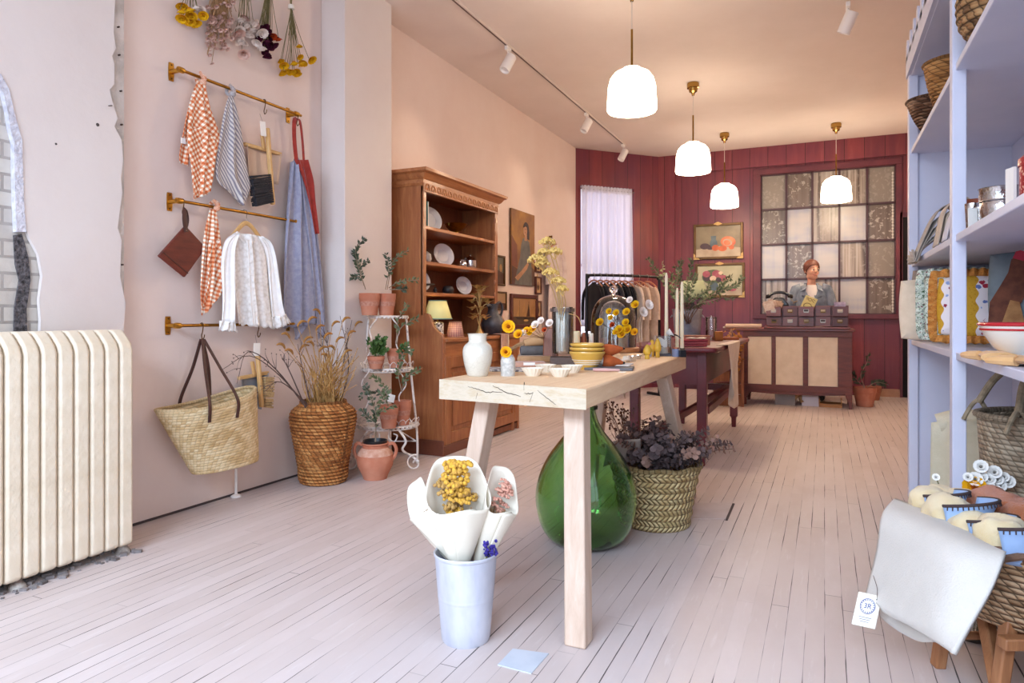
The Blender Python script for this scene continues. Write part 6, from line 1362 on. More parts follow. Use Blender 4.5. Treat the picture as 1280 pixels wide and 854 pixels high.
# linen draped on the right edge
M_lin = cloth('natural_linen', 'd2bca6', 'c4ad96', 14)
Pm = lambda px, py: at_x(px, py, -.635)
def cfn(u, v):
    yl = 5.02 + .28 * v ** .8; yr = 5.96 - .25 * v; y = yl + (yr - yl) * u
    if v < .3: return V((-.70 + .065 * v / .3 * 1.0, y, ZM + .004))
    w = (v - .3) / .7; return V((-.634 + .02 * sin(11 * u + 2 * w) * w + .012 * sin(23 * u) * w, y + .03 * sin(6 * w), ZM + .004 - .50 * w * (.72 + .28 * sin(pi * min(1, u * 1.15)))))
o = MB().grid(cfn, 30, 30).build('linen_cloth', M_lin, solid=.003); tag(o, 'natural linen cloth draped over the right edge of the maroon table', 'cloth')
o = MB().grid(lambda u, v: V((-1.374 - .01 + .008 * sin(9 * u), 5.0 + .25 * u, ZM + .004 - .42 * v * (.8 + .2 * sin(5 * u)))) if v > .1 else V((-1.32 - .06 * v * 10 * .9, 5.0 + .25 * u, ZM + .005)), 16, 20).build('pale_cloth_end', M_lin, solid=.003); tag(o, 'pale cloth end hanging over the left edge of the maroon table', 'cloth')
# towels, tray, jar, box, lamp
t = NT('red_stripe_towel'); x, y, z = t.sep(t.obj); t.P(color=t.mix(t.math('GREATER_THAN', t.math('FRACT', t.math('MULTIPLY', y, 40.0)), .55), '8a2e36', 'b97a74'), rough=.9); M_rs = t.m
pt = onm(868, 440)
for k in range(3):
    o = MB().box((0, 0, 0), (.20, .15, .016)).build('folded_striped_towel', M_rs, None, V((-.86, 4.92, ZM + .0085 + k * .0168)), (0, 0, .35 + .08 * k), bevel=.007, seg=3); tag(o, ['bottom', 'middle', 'top'][k] + ' folded red striped towel of the pile on the maroon table corner', 'towel', 'folded red striped towels')
o = MB().grid(lambda u, v: V((-.06 + .13 * u, -.05 + .10 * v, .003 + .006 * sin(6 * u) * sin(5 * v) + .004)), 12, 10).build('cream_cloth', M_lin, None, V((-.83, 4.93, ZM + .052)), solid=.003); tag(o, 'crumpled cream cloth on top of the red striped towels', 'cloth')
o = thing('wooden_box', 'low red-brown wooden box behind the striped towels', 'box', V((-.88, 5.24, ZM)), .2); M_rb = wood('red_brown_wood', '7a3a20', '914c2c', None, 'X', 1.5)
b = MB(); b.box((0, 0, .005), (.20, .12, .01)); [b.box((s * .097, 0, .03), (.008, .12, .06)) for s in (-1, 1)]; [b.box((0, s * .057, .03), (.19, .008, .06)) for s in (-1, 1)]; b.build('body', M_rb, o); MB().box((0, 0, .064), (.206, .126, .009)).build('lid', M_rb, o, bevel=.003)
gj = thing('glass_jar', 'tall clear lidded glass jar right of the galvanised bucket', 'jar', at_z(889, 424.5, ZM)); MB().lathe([(0, 0), (.045, 0), (.048, .005), (.048, .19), (.044, .195), (.044, .008), (0, .006)], 32).build('body', M_clear, gj); MB().lathe([(.05, .195), (.05, .203), (.01, .206), (.01, .214), (0, .216)], 28).build('lid', M_clear, gj)
o = MB().box((0, 0, .04), (.07, .06, .08), RZ(.3)).build('amber_tin', mat('amber_copper', 'b06a32', .3, .6, c2='8e4f24', sc=9), None, at_z(898, 426, ZM), bevel=.005); tag(o, 'small amber copper tin beside the tall glass jar', 'tin')
o = MB().box((0, 0, .012), (.22, .08, .024), RZ(.5)).build('dark_wood_slab', M_rb, None, V((-.80, 6.3, ZM)), bevel=.004); tag(o, 'narrow dark wooden slab at the far right of the maroon table', 'board')
lp = thing('green_shade_lamp', 'lamp with square pale green shade behind the olive branches', 'lamp', V((-1.14, 6.62, ZM)))
MB().lathe([(0, 0), (.07, 0), (.07, .012), (.02, .03), (.018, .10), (.045, .16), (.05, .22), (.03, .30), (.01, .34), (.008, .42)], 28).build('base', mat('dark_lamp_base', '3c3430', .4), lp)
M_gsh = mat('pale_green_shade', 'c2c49a', .8, c2='b3b78c', sc=8); b = MB(); b.lathe([(.185, .385), (.12, .545)], 4, RZ(pi / 4 + .3)); b.f = [f for f in b.f[:4]]; b.mi = b.mi[:4]; b.build('lamp_shade', M_gsh, lp, solid=.003)
# ================================================================ COUNTER, CARD CATALOGUE, PERSON, FLOOR THINGS AT THE BACK
M_cnt = mat('dark_counter_wood', '55231a', .45, c2='692e20', sc=5, st=(1, 1, 6), bump=.15, bsc=40)
M_cnt2 = wood('dark_catalog_wood', '5e271d', '733324', '80402c', 'X', 1.5, .38, .2, knots=False)
M_burl = cloth('cream_panel_cloth', 'dccab4', 'd2bea6', 9, .85)
yc = 8.46; ct = thing('shop_counter', 'dark wood shop counter with three cream front panels', 'counter', (-.30, yc, 0)); CO = V(ct.location)
cx0, cx1 = -.875, .28; D = .55
def cs(b, x0, x1, y0, y1, z0, z1): return b.span((x0 - CO.x, y0 - CO.y, z0), (x1 - CO.x, y1 - CO.y, z1))
b = cs(MB(), -1.10, cx1 + .03, yc - .03, yc + D + .04, .865, .895); b.build('worktop', M_cnt2, ct, bevel=.006)
b = MB(); cs(b, cx0, cx1, yc, yc + .03, .80, .865); cs(b, cx0, cx1, yc, yc + .03, .17, .245)
px_edges = [(-.82, -.56), (-.515, -.225), (-.17, .135)]
xs_ = [cx0] + [e for q in px_edges for e in q] + [cx1]
for i in range(0, 8, 2): cs(b, xs_[i], xs_[i + 1], yc, yc + .03, .245, .80)
b.build('front_frame', M_cnt, ct, bevel=.003)
for a, c in px_edges: cs(MB(), a - .005, c + .005, yc + .012, yc + .02, .24, .805).build('cream_panel', M_burl, ct)
b = MB(); cs(b, cx0, cx0 + .025, yc + .03, yc + D, .17, .865); cs(b, cx1 - .025, cx1, yc + .03, yc + D, .17, .865); cs(b, cx0, cx1, yc + .03, yc + D, .17, .19); b.build('carcass', M_cnt, ct)
for x in (cx0 + .035, cx1 - .035):
    for y in (yc + .03, yc + D - .04):
        s = 1 if x > -.3 else -1
        MB().prism([(-.04, .175), (.035, .175), (.035, 0), (.0, 0), (-.003, .07), (-.03, .13)] if s > 0 else [(.04, .175), (-.035, .175), (-.035, 0), (0, 0), (.003, .07), (.03, .13)], -.03, .03, T(x - CO.x, y - CO.y, 0) @ Mxz).build('leg', M_cnt, ct, bevel=.004)
MB().prism([(-.64 + .0, .17), (.60, .17), (.50, .15), (.2, .135), (-.2, .135), (-.55, .15)], -.012, .012, T(.0, .02, 0) @ Mxz).build('shaped_apron', M_cnt, ct)
# card catalogue
kc = thing('card_catalogue', 'dark wooden two-row card catalogue with brass label pulls on the counter', 'card catalogue', (-.19, yc + .10, .895)); kx, kw, kh, kd = .16, .87, .262, .34
b = MB(); b.box((0, .04, .012), (kw + .03, kd + .10, .024)); b.build('plinth', M_cnt2, kc, bevel=.004)
b = MB(); b.span((-kw / 2, 0, .024), (-kw / 2 + .014, kd, kh)); b.span((kw / 2 - .014, 0, .024), (kw / 2, kd, kh)); b.span((-kw / 2, 0, kh - .014), (kw / 2, kd, kh)); b.span((-kw / 2, 0, .138), (kw / 2, kd, .146)); b.span((-kw / 2, kd - .012, .024), (kw / 2, kd, kh))
for c in range(1, 5): b.span((-kw / 2 + c * kw / 5 - .005, .005, .024), (-kw / 2 + c * kw / 5 + .005, kd, kh))
b.build('cabinet', M_cnt2, kc, bevel=.002)
lil = mat('mauve_drawer', '6a4448', .45, c2='5c383e', sc=6)
for r in range(2):
    for c in range(5):
        out = [[0, 0, .0, 0, .004], [.10, .002, .11, 0, .10]][r][c]; x = -kw / 2 + (c + .5) * kw / 5; z = [.081, .197][r]
        m = lil if c in (4,) or (r, c) == (1, 1) else M_cnt2
        b = MB(); w = kw / 5 - .014; b.box((x, -out - .006, z), (w, .014, .108)); b.box((x, -out + .13, z - .048), (w - .006, .27, .006)); [b.box((x + s * (w / 2 - .004), -out + .13, z - .01), (.006, .27, .075)) for s in (-1, 1)]
        d = b.build('drawer', m, kc, bevel=.002)
        b = MB(); b.box((x, -out - .015, z + .008), (.058, .004, .034)); b.box((x, -out - .022, z - .012), (.05, .012, .006)); b.build('label_pull', mat('dull_nickel', '9a8c7e', .35, .8) if (r + c) % 2 else M_brassdark, d)
        MB().box((x, -out - .0175, z + .010), (.046, .001, .022)).build('label', mat('aged_card', 'b9a58e', .7) if (r + c) % 3 else mat('dark_slot', '3a2a26', .7), d)
K0 = V(kc.location)
t = NT('booklet_cover'); t.P(color=C('e6d892'), rough=.7)
o = thing('yellow_booklet', 'pale yellow illustrated booklet standing in the pulled-out middle drawer', 'booklet', K0 + V((.00, -.055, .228))); M_ = RX(.25) @ RY(.42)
MB().box((0, 0, .055), (.135, .008, .185), M_).build('cover', t.m, o); b = MB(); ink = mat('brown_ink', '7a5a30', .8)
b.tube([M_ @ V((.042 * cos(a), -.0045, .035 + .034 * sin(a))) for a in [2 * pi * k / 24 for k in range(24)]], .0035, 5, True); b.tube([M_ @ V((-.045 + .09 * k / 8, -.0045, .105 + .008 * sin(k * 1.4))) for k in range(9)], .003, 5); b.tube([M_ @ V((-.05 + .1 * k / 8, -.0045, .125 + .006 * sin(k * 2.2))) for k in range(9)], .003, 5); b.build('cover_print', ink, o)
for k in range(9):
    o = MB().box((0, 0, .05), (.11, .003, U(.12, .16)), RY(U(-.5, .5)) @ RX(U(.15, .5))).build('photo_card', mat('card_%d' % (k % 3), ['e6cdb4', 'd8b79c', 'efe2d2'][k % 3], .6, c2=['b98f74', '8f6e5a', 'c9b09a'][k % 3], sc=18), None, K0 + V((-.35 + U(-.05, .03), -.02 - .011 * k, .205))); tag(o, 'loose cream or tan photo card fanned in the pulled-out left drawer', 'card', 'photo cards in the left drawer')
for k in range(5):
    o = MB().box((0, 0, .05), (.115, .002, .10 + .006 * k), RX(.2) @ RY(U(-.06, .06))).build('index_card', mat('lilac_card', 'cfc4d6', .7, c2='a99ab8', sc=30), None, K0 + V((.348, .0 - .016 * k, .200 - .002 * k))); tag(o, 'pale lilac index card standing in the pulled-out right drawer', 'card', 'index cards in the right drawer')
# telephone on top
tp = thing('telephone', 'old black telephone with handset on the left of the card catalogue', 'telephone', K0 + V((-.30, .14, kh)))
MB().prism([(-.11, 0), (.11, 0), (.10, .03), (.06, .085), (.045, .10), (-.045, .10), (-.06, .085), (-.10, .03)], -.08, .08, Mxz).build('body', mat('black_bakelite', '17161a', .22), tp, bevel=.012, seg=3)
MB().lathe([(.05, 0), (.052, .006), (.045, .012), (0, .014)], 28, T(0, -.078, .05) @ RX(pi / 2 + -.3)).build('dial', mat('dial_cream', '6a6460', .4), tp)
b = MB(); b.tube(crv([(-.115, 0, .125), (-.06, 0, .155), (0, 0, .163), (.06, 0, .155), (.115, 0, .125)], 6), .017, 10); [b.lathe([(.028, 0), (.033, .02), (.02, .045)], 18, T(s * .118, 0, .095) @ RY(s * .25)) for s in (-1, 1)]; b.build('handset', mat('black_bakelite', '17161a', .22), tp)
MB().tube(crv([(.118, 0, .10), (.16, -.05, .05), (.20, -.02, .06), (.15, .03, .03)], 8), .005, 6).build('cord', mat('tan_cord', '8f8068', .6), tp)
pr = thing('paper_roll', 'cream wrapping paper roll lying on the left end of the counter', 'paper roll', (-.89, yc + .06, .895)); MB().cyl((-.19, 0, .026), (.21, .05, .026), .026, n=20).build('roll', mat('cream_paper_roll', 'd9bfa6', .7), pr); MB().cyl((-.20, 0, .026), (.22, .052, .026), .011, n=12).build('core', mat('card_core', '9a7452', .8), pr)
o = MB().box((0, 0, .008), (.28, .16, .016)).build('wrapping_sheets', mat('pale_tissue', 'd6c6b6', .8), None, (-.98, yc + .22, .895)); tag(o, 'small stack of pale tissue sheets behind the paper roll', 'paper')

# --- person behind the counter, one continuous body
pp = thing('person', 'person with tied-back auburn hair in a grey denim jacket standing behind the counter', 'person', (-.15, 9.32, 0), .06)
M_skin = mat('skin', 'dca88e', .5, c2='d39a80', sc=7, sss=.05); HT = Matrix.Identity(4)
HM = T(0, -.03, 1.50) @ RZ(.42) @ RY(.04) @ RX(.03)        # head frame: origin at the base of the skull, face towards -Y
b = MB()
def bl(c, r, M=None): b.ball(c, r, 20, 14, M)
h0 = len(b.v)
bl((0, .012, .145), (.076, .096, .092)); bl((0, -.018, .085), (.064, .078, .085)); bl((0, -.045, .035), (.046, .048, .040)); bl((0, -.072, .018), (.024, .020, .018))
for s in (-1, 1):
    bl((s * .036, -.064, .075), (.024, .020, .022)); bl((s * .075, .012, .098), (.009, .018, .030)); bl((s * .030, -.086, .126), (.026, .010, .009)); bl((s * .045, -.01, .03), (.02, .04, .03))
b.tube([(0, -.090, .128), (0, -.102, .105), (0, -.110, .088), (0, -.096, .080)], [.010, .012, .014, .009], 10); bl((0, -.086, .048), (.026, .012, .008)); bl((0, -.084, .038), (.022, .013, .009))
b.mv(HM, h0)
b.tube([(0, .005, 1.38), (0, 0, 1.44), (0, -.015, 1.50), (0, -.025, 1.57)], [.062, .050, .047, .047], 16)
for z, rx, ry, y in [(1.355, .12, .075, .01), (1.33, .175, .10, .01), (1.25, .16, .11, 0), (1.17, .145, .105, 0), (1.09, .13, .10, 0), (1.02, .135, .105, 0), (.94, .16, .115, .01), (.86, .165, .12, .01)]: bl((0, y, z), (rx, ry, .075))
arms = {}
for s in (-1, 1):
    sh, el, wr = V((s * .168, .01, 1.365)), V((s * .245, .0, 1.10)), V((s * .16, -.24, .985)); arms[s] = (sh, el, wr)
    bl(sh, (.058, .058, .058)); b.tube([V((s * .10, .01, 1.37)), sh, sh.lerp(el, .5), el, el.lerp(wr, .3), el.lerp(wr, .7), wr], [.046, .056, .046, .040, .042, .033, .026], 14); bl(el, .040)
    hd = (wr - el).normalized(); side_ = V((-s, 0, 0)); hd2 = V((hd.x * .4, -1, -.28)).normalized(); palm = wr + hd2 * .055
    b.tube([wr - hd2 * .01, wr + hd2 * .03, palm, palm + hd2 * .035], [.024, .029, .032, .026], 12, flat=((1, 0, 0), 1.15, .5))
    for k in range(4):
        f0 = palm + hd2 * .030 + V((s * (k - 1.5) * .018, 0, 0)); L = [.062, .074, .070, .054][k]; b.tube([f0 - hd2 * .02, f0 + hd2 * L * .4, f0 + hd2 * L * .75 + V((0, 0, -.008)), f0 + hd2 * L + V((0, 0, -.022))], [.0105, .0095, .0085, .0075], 8)
    t0 = wr + hd2 * .03 - V((s * .024, 0, 0)); b.tube([wr + hd2 * .015, t0, t0 + V((-s * .018, -.03, -.004)), t0 + V((-s * .020, -.058, -.012))], [.014, .0125, .011, .009], 8)
    hp, kn, an = V((s * .09, .01, .86)), V((s * .10, .0, .47)), V((s * .10, .03, .09)); b.tube([hp + V((0, 0, .06)), hp, hp.lerp(kn, .5), kn, kn.lerp(an, .35), an], [.085, .088, .072, .054, .055, .040], 14); b.tube([an, V((s * .105, -.05, .045)), V((s * .11, -.15, .032))], [.042, .040, .028], 10); bl((s * .10, .05, .035), (.035, .04, .035))
bo = b.build('body', M_skin, pp, sharp=0)
m = bo.modifiers.new('r', 'REMESH'); m.mode = 'VOXEL'; m.voxel_size = .0075; m.use_smooth_shade = True
m = bo.modifiers.new('s', 'SMOOTH'); m.factor = .5; m.iterations = 4
def hp(x, y, z): return HM @ V((x, y, z))
for s in (-1, 1):
    e = MB(); e.ball(hp(s * .031, -.0815, .112), .0105, 14, 9); e = e.build('eye', mat('eye_white', 'e9e2dc', .2), pp); MB().ball(hp(s * .031 + .003, -.0925, .112), (.0062, .004, .0062), 10, 6).build('iris', mat('eye_iris', '3a4238', .15), e)
    MB().tube([hp(s * (.012 + .011 * k), -.0965 + .0035 * k * k * .6, .134 + [0, .004, .005, .001][k]) for k in range(4)], [.003, .004, .0035, .002], 6).build('eyebrow', mat('auburn_brow', '6a3a26', .8), pp)
    MB().tube([hp(s * .031 + s * .016 * cos(a), -.0905 + .004 * (1 - sin(a)), .112 + .0115 * sin(a)) for a in [pi * k / 8 for k in range(9)]], .0024, 6).build('eyelid', mat('lash_brown', '7a4f40', .6), pp)
MB().tube(crv([hp(-.029, -.081, .052), hp(-.012, -.100, .046), hp(0, -.1025, .046), hp(.012, -.100, .046), hp(.029, -.081, .052)], 4), [.003 + .002 * sin(pi * k / 16) for k in range(17)], 8).build('lips', mat('lips', 'a8524c', .4), pp)
M_hair = mat('auburn_hair', '6e3218', .5, c2='4e2212', sc=60, st=(1, .3, 1), bump=.4, bsc=160)
b = MB(); vs = []
def hair(u, v):
    a = 2 * pi * u; ph_ = pi * .80 * v; n = V((sin(ph_) * sin(a), -sin(ph_) * cos(a), cos(ph_)))
    f = max(0, -n.y)                       # towards the face
    lim = .60 if f > .2 else .80
    ph_ = min(pi * v * .80, pi * (.80 - .47 * (f ** .6 if f > 0 else 0)) if False else pi * v * (.82 - .45 * max(0, cos(a)) ** .8))
    n = V((sin(ph_) * sin(a), -sin(ph_) * cos(a), cos(ph_)))
    return HM @ (V((0, .016, .140)) + V((n.x * .084, n.y * .104, n.z * .100)))
b.grid(hair, 40, 18, True); b.ball(HM @ V((0, .13, .13)), (.035, .034, .036), 14, 9); b.build('hair', M_hair, pp, solid=.008, sharp=0)
# clothing
t = NT('grey_denim'); dn = t.noise(t.mapv(t.obj, (1, 1, .6)), 9, 5, .6); t.P(color=t.ramp(dn, [(.33, '5f6a7a'), (.5, '7d8797'), (.68, '9aa1ab')]), rough=.85, spec=.2); t.bump(t.noise(t.obj, 260, 2), .3, .002); M_den = t.m
M_seam = mat('denim_seam', '4f5a6a', .9)
def torso(zs, gap, grow):
    """open-fronted shell round the trunk: list of (z, rx, ry, y)"""
    def fn(u, v):
        k = v * (len(zs) - 1); i = min(int(k), len(zs) - 2); w = k - i; z, rx, ry, y = [zs[i][j] * (1 - w) + zs[i + 1][j] * w for j in range(4)]
        g = gap(z); a = -pi / 2 + g + u * (2 * pi - 2 * g); return V(((rx + grow) * cos(a) * (1 + .012 * sin(9 * a + 30 * z)), y + (ry + grow) * sin(a) * (1 + .015 * sin(7 * a + 20 * z)), z))
    return fn
tz = [(.92, .165, .125, .01), (1.02, .150, .118, 0), (1.12, .165, .12, 0), (1.22, .178, .125, 0), (1.30, .188, .120, .01), (1.35, .178, .105, .012), (1.395, .135, .09, .012), (1.425, .090, .072, .01)]
MB().grid(torso(tz, lambda z: .02 if z < 1.20 else .02 + (z - 1.20) * 2.3, .012), 60, 40).build('jacket', M_den, pp, solid=.006)
MB().grid(torso(tz, lambda z: 0, -.004), 40, 30).build('white_tee', mat('white_tee', 'e6ddd8', .9), pp)
J = None
for s in (-1, 1):
    sh, el, wr = arms[s]; b = MB(); b.tube([V((s * .12, .01, 1.375)), sh + V((0, 0, .0)), sh.lerp(el, .33) + V((s * .008, 0, 0)), sh.lerp(el, .7) + V((s * .004, .01, 0)), el + V((s * .006, .012, -.006)), el.lerp(wr, .35), el.lerp(wr, .92)], [.078, .076, .070, .064, .062, .056, .046], 20); b.build('jacket_sleeve', M_den, pp)
    b = MB(); b.grid(lambda u, v: V((s * (.030 + .085 * u * (1 - .15 * v)), -.118 - .012 * sin(pi * u) + .03 * u * u, 1.305 - .012 * (1 - abs(2 * u - 1)) - (.0 + .022 * v)))  + V((0, -.019, -.01)), 8, 4); b.build('pocket_flap', M_den, pp, solid=.006)
    b = MB(); b.tube([V((s * .03, -.136, 1.292)), V((s * .07, -.139, 1.286)), V((s * .112, -.113, 1.292))], .003, 5); b.build('seam', M_seam, pp)
    b = MB(); b.grid(lambda u, v: V((s * (.062 + .035 * v + .03 * u * v), -.055 - .055 * u + .075 * (1 - u) * .6, 1.45 - .035 * v - .075 * u + .0 )) + V((0, -.012 * v, 0)), 8, 6); b.build('collar', M_den, pp, solid=.006)
MB().grid(lambda u, v: V((.085 * sin(pi * (u - .5) * 1.25), .035 + .055 * cos(pi * (u - .5) * 1.25) + .012 * v, 1.455 - .04 * v)), 16, 4).build('collar_back', M_den, pp, solid=.006)
MB().box((0, -.139, 1.10), (.034, .008, .22)).build('button_band', M_den, pp, bevel=.003)
for k in range(3): MB().lathe([(.007, 0), (.006, .003), (0, .004)], 12, T(0, -.143, 1.03 + k * .07) @ RX(pi / 2)).build('button', M_brass, pp)
M_jean = cloth('dark_trousers', '2f3440', '262a34', 9)
for s in (-1, 1): MB().tube([V((s * .085, .01, .95)), V((s * .092, .01, .86)), V((s * .096, .005, .66)), V((s * .10, 0, .47)), V((s * .10, .02, .11))], [.098, .102, .090, .076, .070], 18).build('trouser_leg', M_jean, pp); MB().tube([V((s * .10, .075, .048)), V((s * .103, 0, .052)), V((s * .108, -.11, .042)), V((s * .11, -.175, .034))], [.040, .050, .046, .030], 14).build('shoe', mat('black_shoe', '1b1a1c', .4), pp)

# --- under and around the counter
o = thing('cardboard_box', 'grey cardboard box on the floor under the counter', 'box', (-.42, yc + .22, 0)); b = MB(); b.box((0, 0, .06), (.22, .2, .12)); b.build('body', mat('grey_card', '8d8684', .8), o); MB().box((0, 0, .125), (.225, .205, .012)).build('lid', mat('grey_card_lid', 'a39a95', .8), o)
o = thing('paper_bag', 'white paper bag on the floor under the counter', 'bag', (-.15, yc + .18, 0)); MB().prism([(-.09, 0), (.09, 0), (.085, .14), (-.085, .14)], -.05, .05, Mxz).build('body', mat('white_bag', 'd2cbd2', .7), o); MB().tube(crv([(-.03, -.051, .135), (-.03, -.055, .165), (0, -.055, .175), (.03, -.055, .165), (.03, -.051, .135)], 5), .003, 5).build('handle', M_straw, o)
o = MB().tube(crv([(-.34, yc + .16, .05), (-.30, yc + .15, .11), (-.26, yc + .17, .12), (-.23, yc + .15, .035)], 6), .028, 12).build('rolled_kraft', mat('kraft_roll', 'a07a50', .8)); tag(o, 'bent tan kraft roll between the box and the bag under the counter', 'paper roll')
o = thing('wooden_tray', 'shallow amber wooden tray on the floor under the right of the counter', 'tray', (.06, yc + .20, 0)); MB().box((0, 0, .02), (.24, .22, .04)).build('base', wood('amber_tray', '94602e', 'a9723c', None, 'X', 2), o); b = MB(); [b.box((s * .115, 0, .06), (.012, .22, .06)) for s in (-1, 1)]; b.build('side', wood('amber_tray', '94602e', 'a9723c'), o)
# wooden crates with dried orange leaves left of the counter
M_crate = wood('worn_crate', '6e4028', '87543a', '9a6848', 'Z', 1.4, .7)
for k, (x, y, z, h, lb) in enumerate([(-1.02, 8.30, 0, .42, 'lower upright wooden crate left of the counter'), (-1.02, 8.30, .42, .30, 'upper upright wooden crate holding dried orange leaves')]):
    o = thing('wooden_crate', lb, 'crate', (x, y, z), .12, 'stacked wooden crates'); w, d = .34, .26
    for sx in (-1, 1): MB().box((sx * (w / 2 - .015), -d / 2 + .015, h / 2), (.03, .03, h)).build('corner_post', M_crate, o); MB().box((sx * (w / 2 - .015), d / 2 - .015, h / 2), (.03, .03, h)).build('corner_post', M_crate, o)
    for r in range(3):
        zz = h * (.14 + .33 * r); hh = h * .27
        MB().box((0, -d / 2 + .035, zz), (w - .01, .012, hh)).build('slat', M_crate, o); MB().box((0, d / 2 - .035, zz), (w - .01, .012, hh)).build('slat', M_crate, o)
        [MB().box((s * (w / 2 - .036), 0, zz), (.012, d - .08, hh)).build('slat', M_crate, o) for s in (-1, 1)]
    MB().box((0, 0, .012), (w - .04, d - .04, .012)).build('bottom', M_crate, o)
ol = thing('dried_orange_leaves', 'bunch of dried orange-brown leaves hanging from the upper crate', 'dried foliage', (-.97, 8.12, .74))
M_ol = mat('orange_leaf', 'b0742c', .8, c2='8a4f1e', sc=14); b = MB()
for k in range(90):
    p = V((U(-.12, .14), U(-.07, .03), U(-.30, .15))); p.x *= 1 - abs(p.z) * .9; b.leaf(p, V((U(-1, 1), U(-1, .3), U(-1, .5))), V((U(-1, 1), -1, U(-1, 1))), U(.04, .075), U(.03, .05))
b.build('leaves', M_ol, ol, sharp=0); b = MB(); [b.tube(crv([(0, .02, .16), (U(-.06, .06), U(-.04, .0), -.02), (U(-.08, .1), U(-.06, 0), -.25)], 4), .002, 4) for k in range(10)]; b.build('stems', M_stemtan, ol)
# plants on the floor right of the counter
o = pot('terracotta pot with a thin leggy plant on the floor right of the counter', at_z(1081, 508), .122, .22, band=False); po2 = o
sprig(o, [(0, 0, .21), (-.04, 0, .36), (.02, 0, .50), (.04, 0, .62)], M_oliveD, 14, .06, .02, .006); sprig(o, [(0, 0, .21), (-.08, 0, .30), (-.14, 0, .38)], M_oliveD, 10, .06, .02, .004); sprig(o, [(.02, 0, .22), (.12, 0, .28), (.24, 0, .26)], M_oliveD, 14, .06, .02, .005)
o = pot('smaller dark terracotta pot half hidden behind the leggy plant pot', at_z(1092, 500), .09, .17, band=False); sprig(o, [(0, 0, .15), (.06, 0, .22), (.10, 0, .20)], M_oliveD, 10, .05, .02, .004)
# ================================================================ RIGHT: lavender shelf unit, its goods, the basket in front
M_lav = mat('lavender_paint', 'd3d4e4', .5, c2='cccee0', sc=4, bump=.12, bsc=18, bd=.006)
su = thing('shelf_unit', 'tall lavender-blue painted shelf unit with a scalloped picket crown', 'shelf unit', (.45, 4.55, 0)); SO = V(su.location)
def sp(b, x0, x1, y0, y1, z0, z1): return b.span((x0 - SO.x, y0 - SO.y, z0), (x1 - SO.x, y1 - SO.y, z1))
sx0, sx1, sy0, sy1, ztop = .45, .93, 1.55, 4.55, 2.44
sp(MB(), sx0, sx1, sy1 - .03, sy1, 0, ztop).build('end_panel', M_lav, su); sp(MB(), sx0, sx1, sy0, sy0 + .03, 0, ztop).build('end_panel', M_lav, su)
sp(MB(), sx1, sx1 + .02, sy0, sy1, 0, ztop).build('back_panel', M_lav, su)
for y0, y1 in ((4.49, 4.56), (3.035, 3.095), (1.54, 1.60)): sp(MB(), sx0 - .012, sx0 + .035, y0, y1, 0, ztop + .02).build('post', M_lav, su, bevel=.004)
for z in (.91, 1.355, 2.0): sp(MB(), sx0, sx1, sy0 + .03, sy1 - .03, z - .028, z).build('shelf', M_lav, su, bevel=.003)
sp(MB(), sx0, sx1, sy0, sy1, ztop - .025, ztop).build('top_board', M_lav, su)
sp(MB(), sx0 - .02, sx0, sy0, sy1 + .012, ztop - .02, ztop + .10).build('crown_board', M_lav, su)
n = 19
for k in range(n):
    y = sy1 - .03 - k * .16; b = MB(); b.prism([(-.036, 0), (.036, 0)] + [(.036 * cos(a), .085 + .036 * sin(a)) for a in [pi * q / 10 for q in range(11)]], -.020, 0.0, T(sx0 - SO.x, y - SO.y, ztop + .07 ) @ Myz); b.build('picket', M_lav, su)
# top-shelf baskets
M_b1 = straw('brown_banded', '6a4630', 'b58f70', '48301f', .014, .05, .9); M_b2 = straw('honey_coil', 'a9743f', 'c48f56', '7a4e26', .016, .05, .9); M_b3 = straw('chunky_brown', '9a7048', 'c2996a', '4a3020', .028, .03, 1.0)
def bowl(label, loc, r0, r1, h, m, rot, coil, chunky=0, grp='baskets on the top shelf'):
    o = thing('coiled_basket', label, 'basket', loc, rot, grp)
    pr = coil_prof([(r0, 0), (r0 + (r1 - r0) * .55, h * .45), (r1, h)], coil, .004 + chunky)
    b = MB().lathe([(0, 0)] + pr, 44); b.f = [f for f in b.f if len(f) == 4]; b.mi = b.mi[:len(b.f)]
    b.add([(r0 * cos(2 * pi * k / 44), r0 * sin(2 * pi * k / 44), .001) for k in range(44)], [tuple(range(43, -1, -1))]); round_uv(b, r1).build('body', m, o, solid=.006)
    MB().tube([(r1 * cos(a), r1 * sin(a), h) for a in [2 * pi * k / 44 for k in range(44)]], .007 + chunky * .5, 8, True).build('rim', m, o)
    return o
bowl('dark brown banded basket at the far end of the top shelf', (.515, 4.12, 2.002), .055, .125, .16, M_b1, 0, 11)
bowl('honey-coloured coiled basket in the middle of the top shelf', (.525, 3.62, 2.002), .075, .115, .185, M_b2, 0, 11)
o = thing('chunky_basket', 'round chunky brown woven basket on the top shelf behind the front post', 'basket', (.575, 2.85, 2.003)); b = MB().lathe([(0, 0)] + coil_prof([(.10, 0), (.14, .06), (.15, .13), (.145, .19), (.13, .22)], 8, .008), 44, wob=lambda a, j, z: 1 + .03 * sin(22 * a + (j // 4) * 3.14)); b.f = [f for f in b.f if len(f) == 4]; b.mi = b.mi[:len(b.f)]; round_uv(b, .14).build('body', M_b3, o); MB().tube([(.13 * cos(a), .13 * sin(a), .222) for a in [2 * pi * k / 40 for k in range(40)]], .011, 8, True).build('rim', M_b3, o)
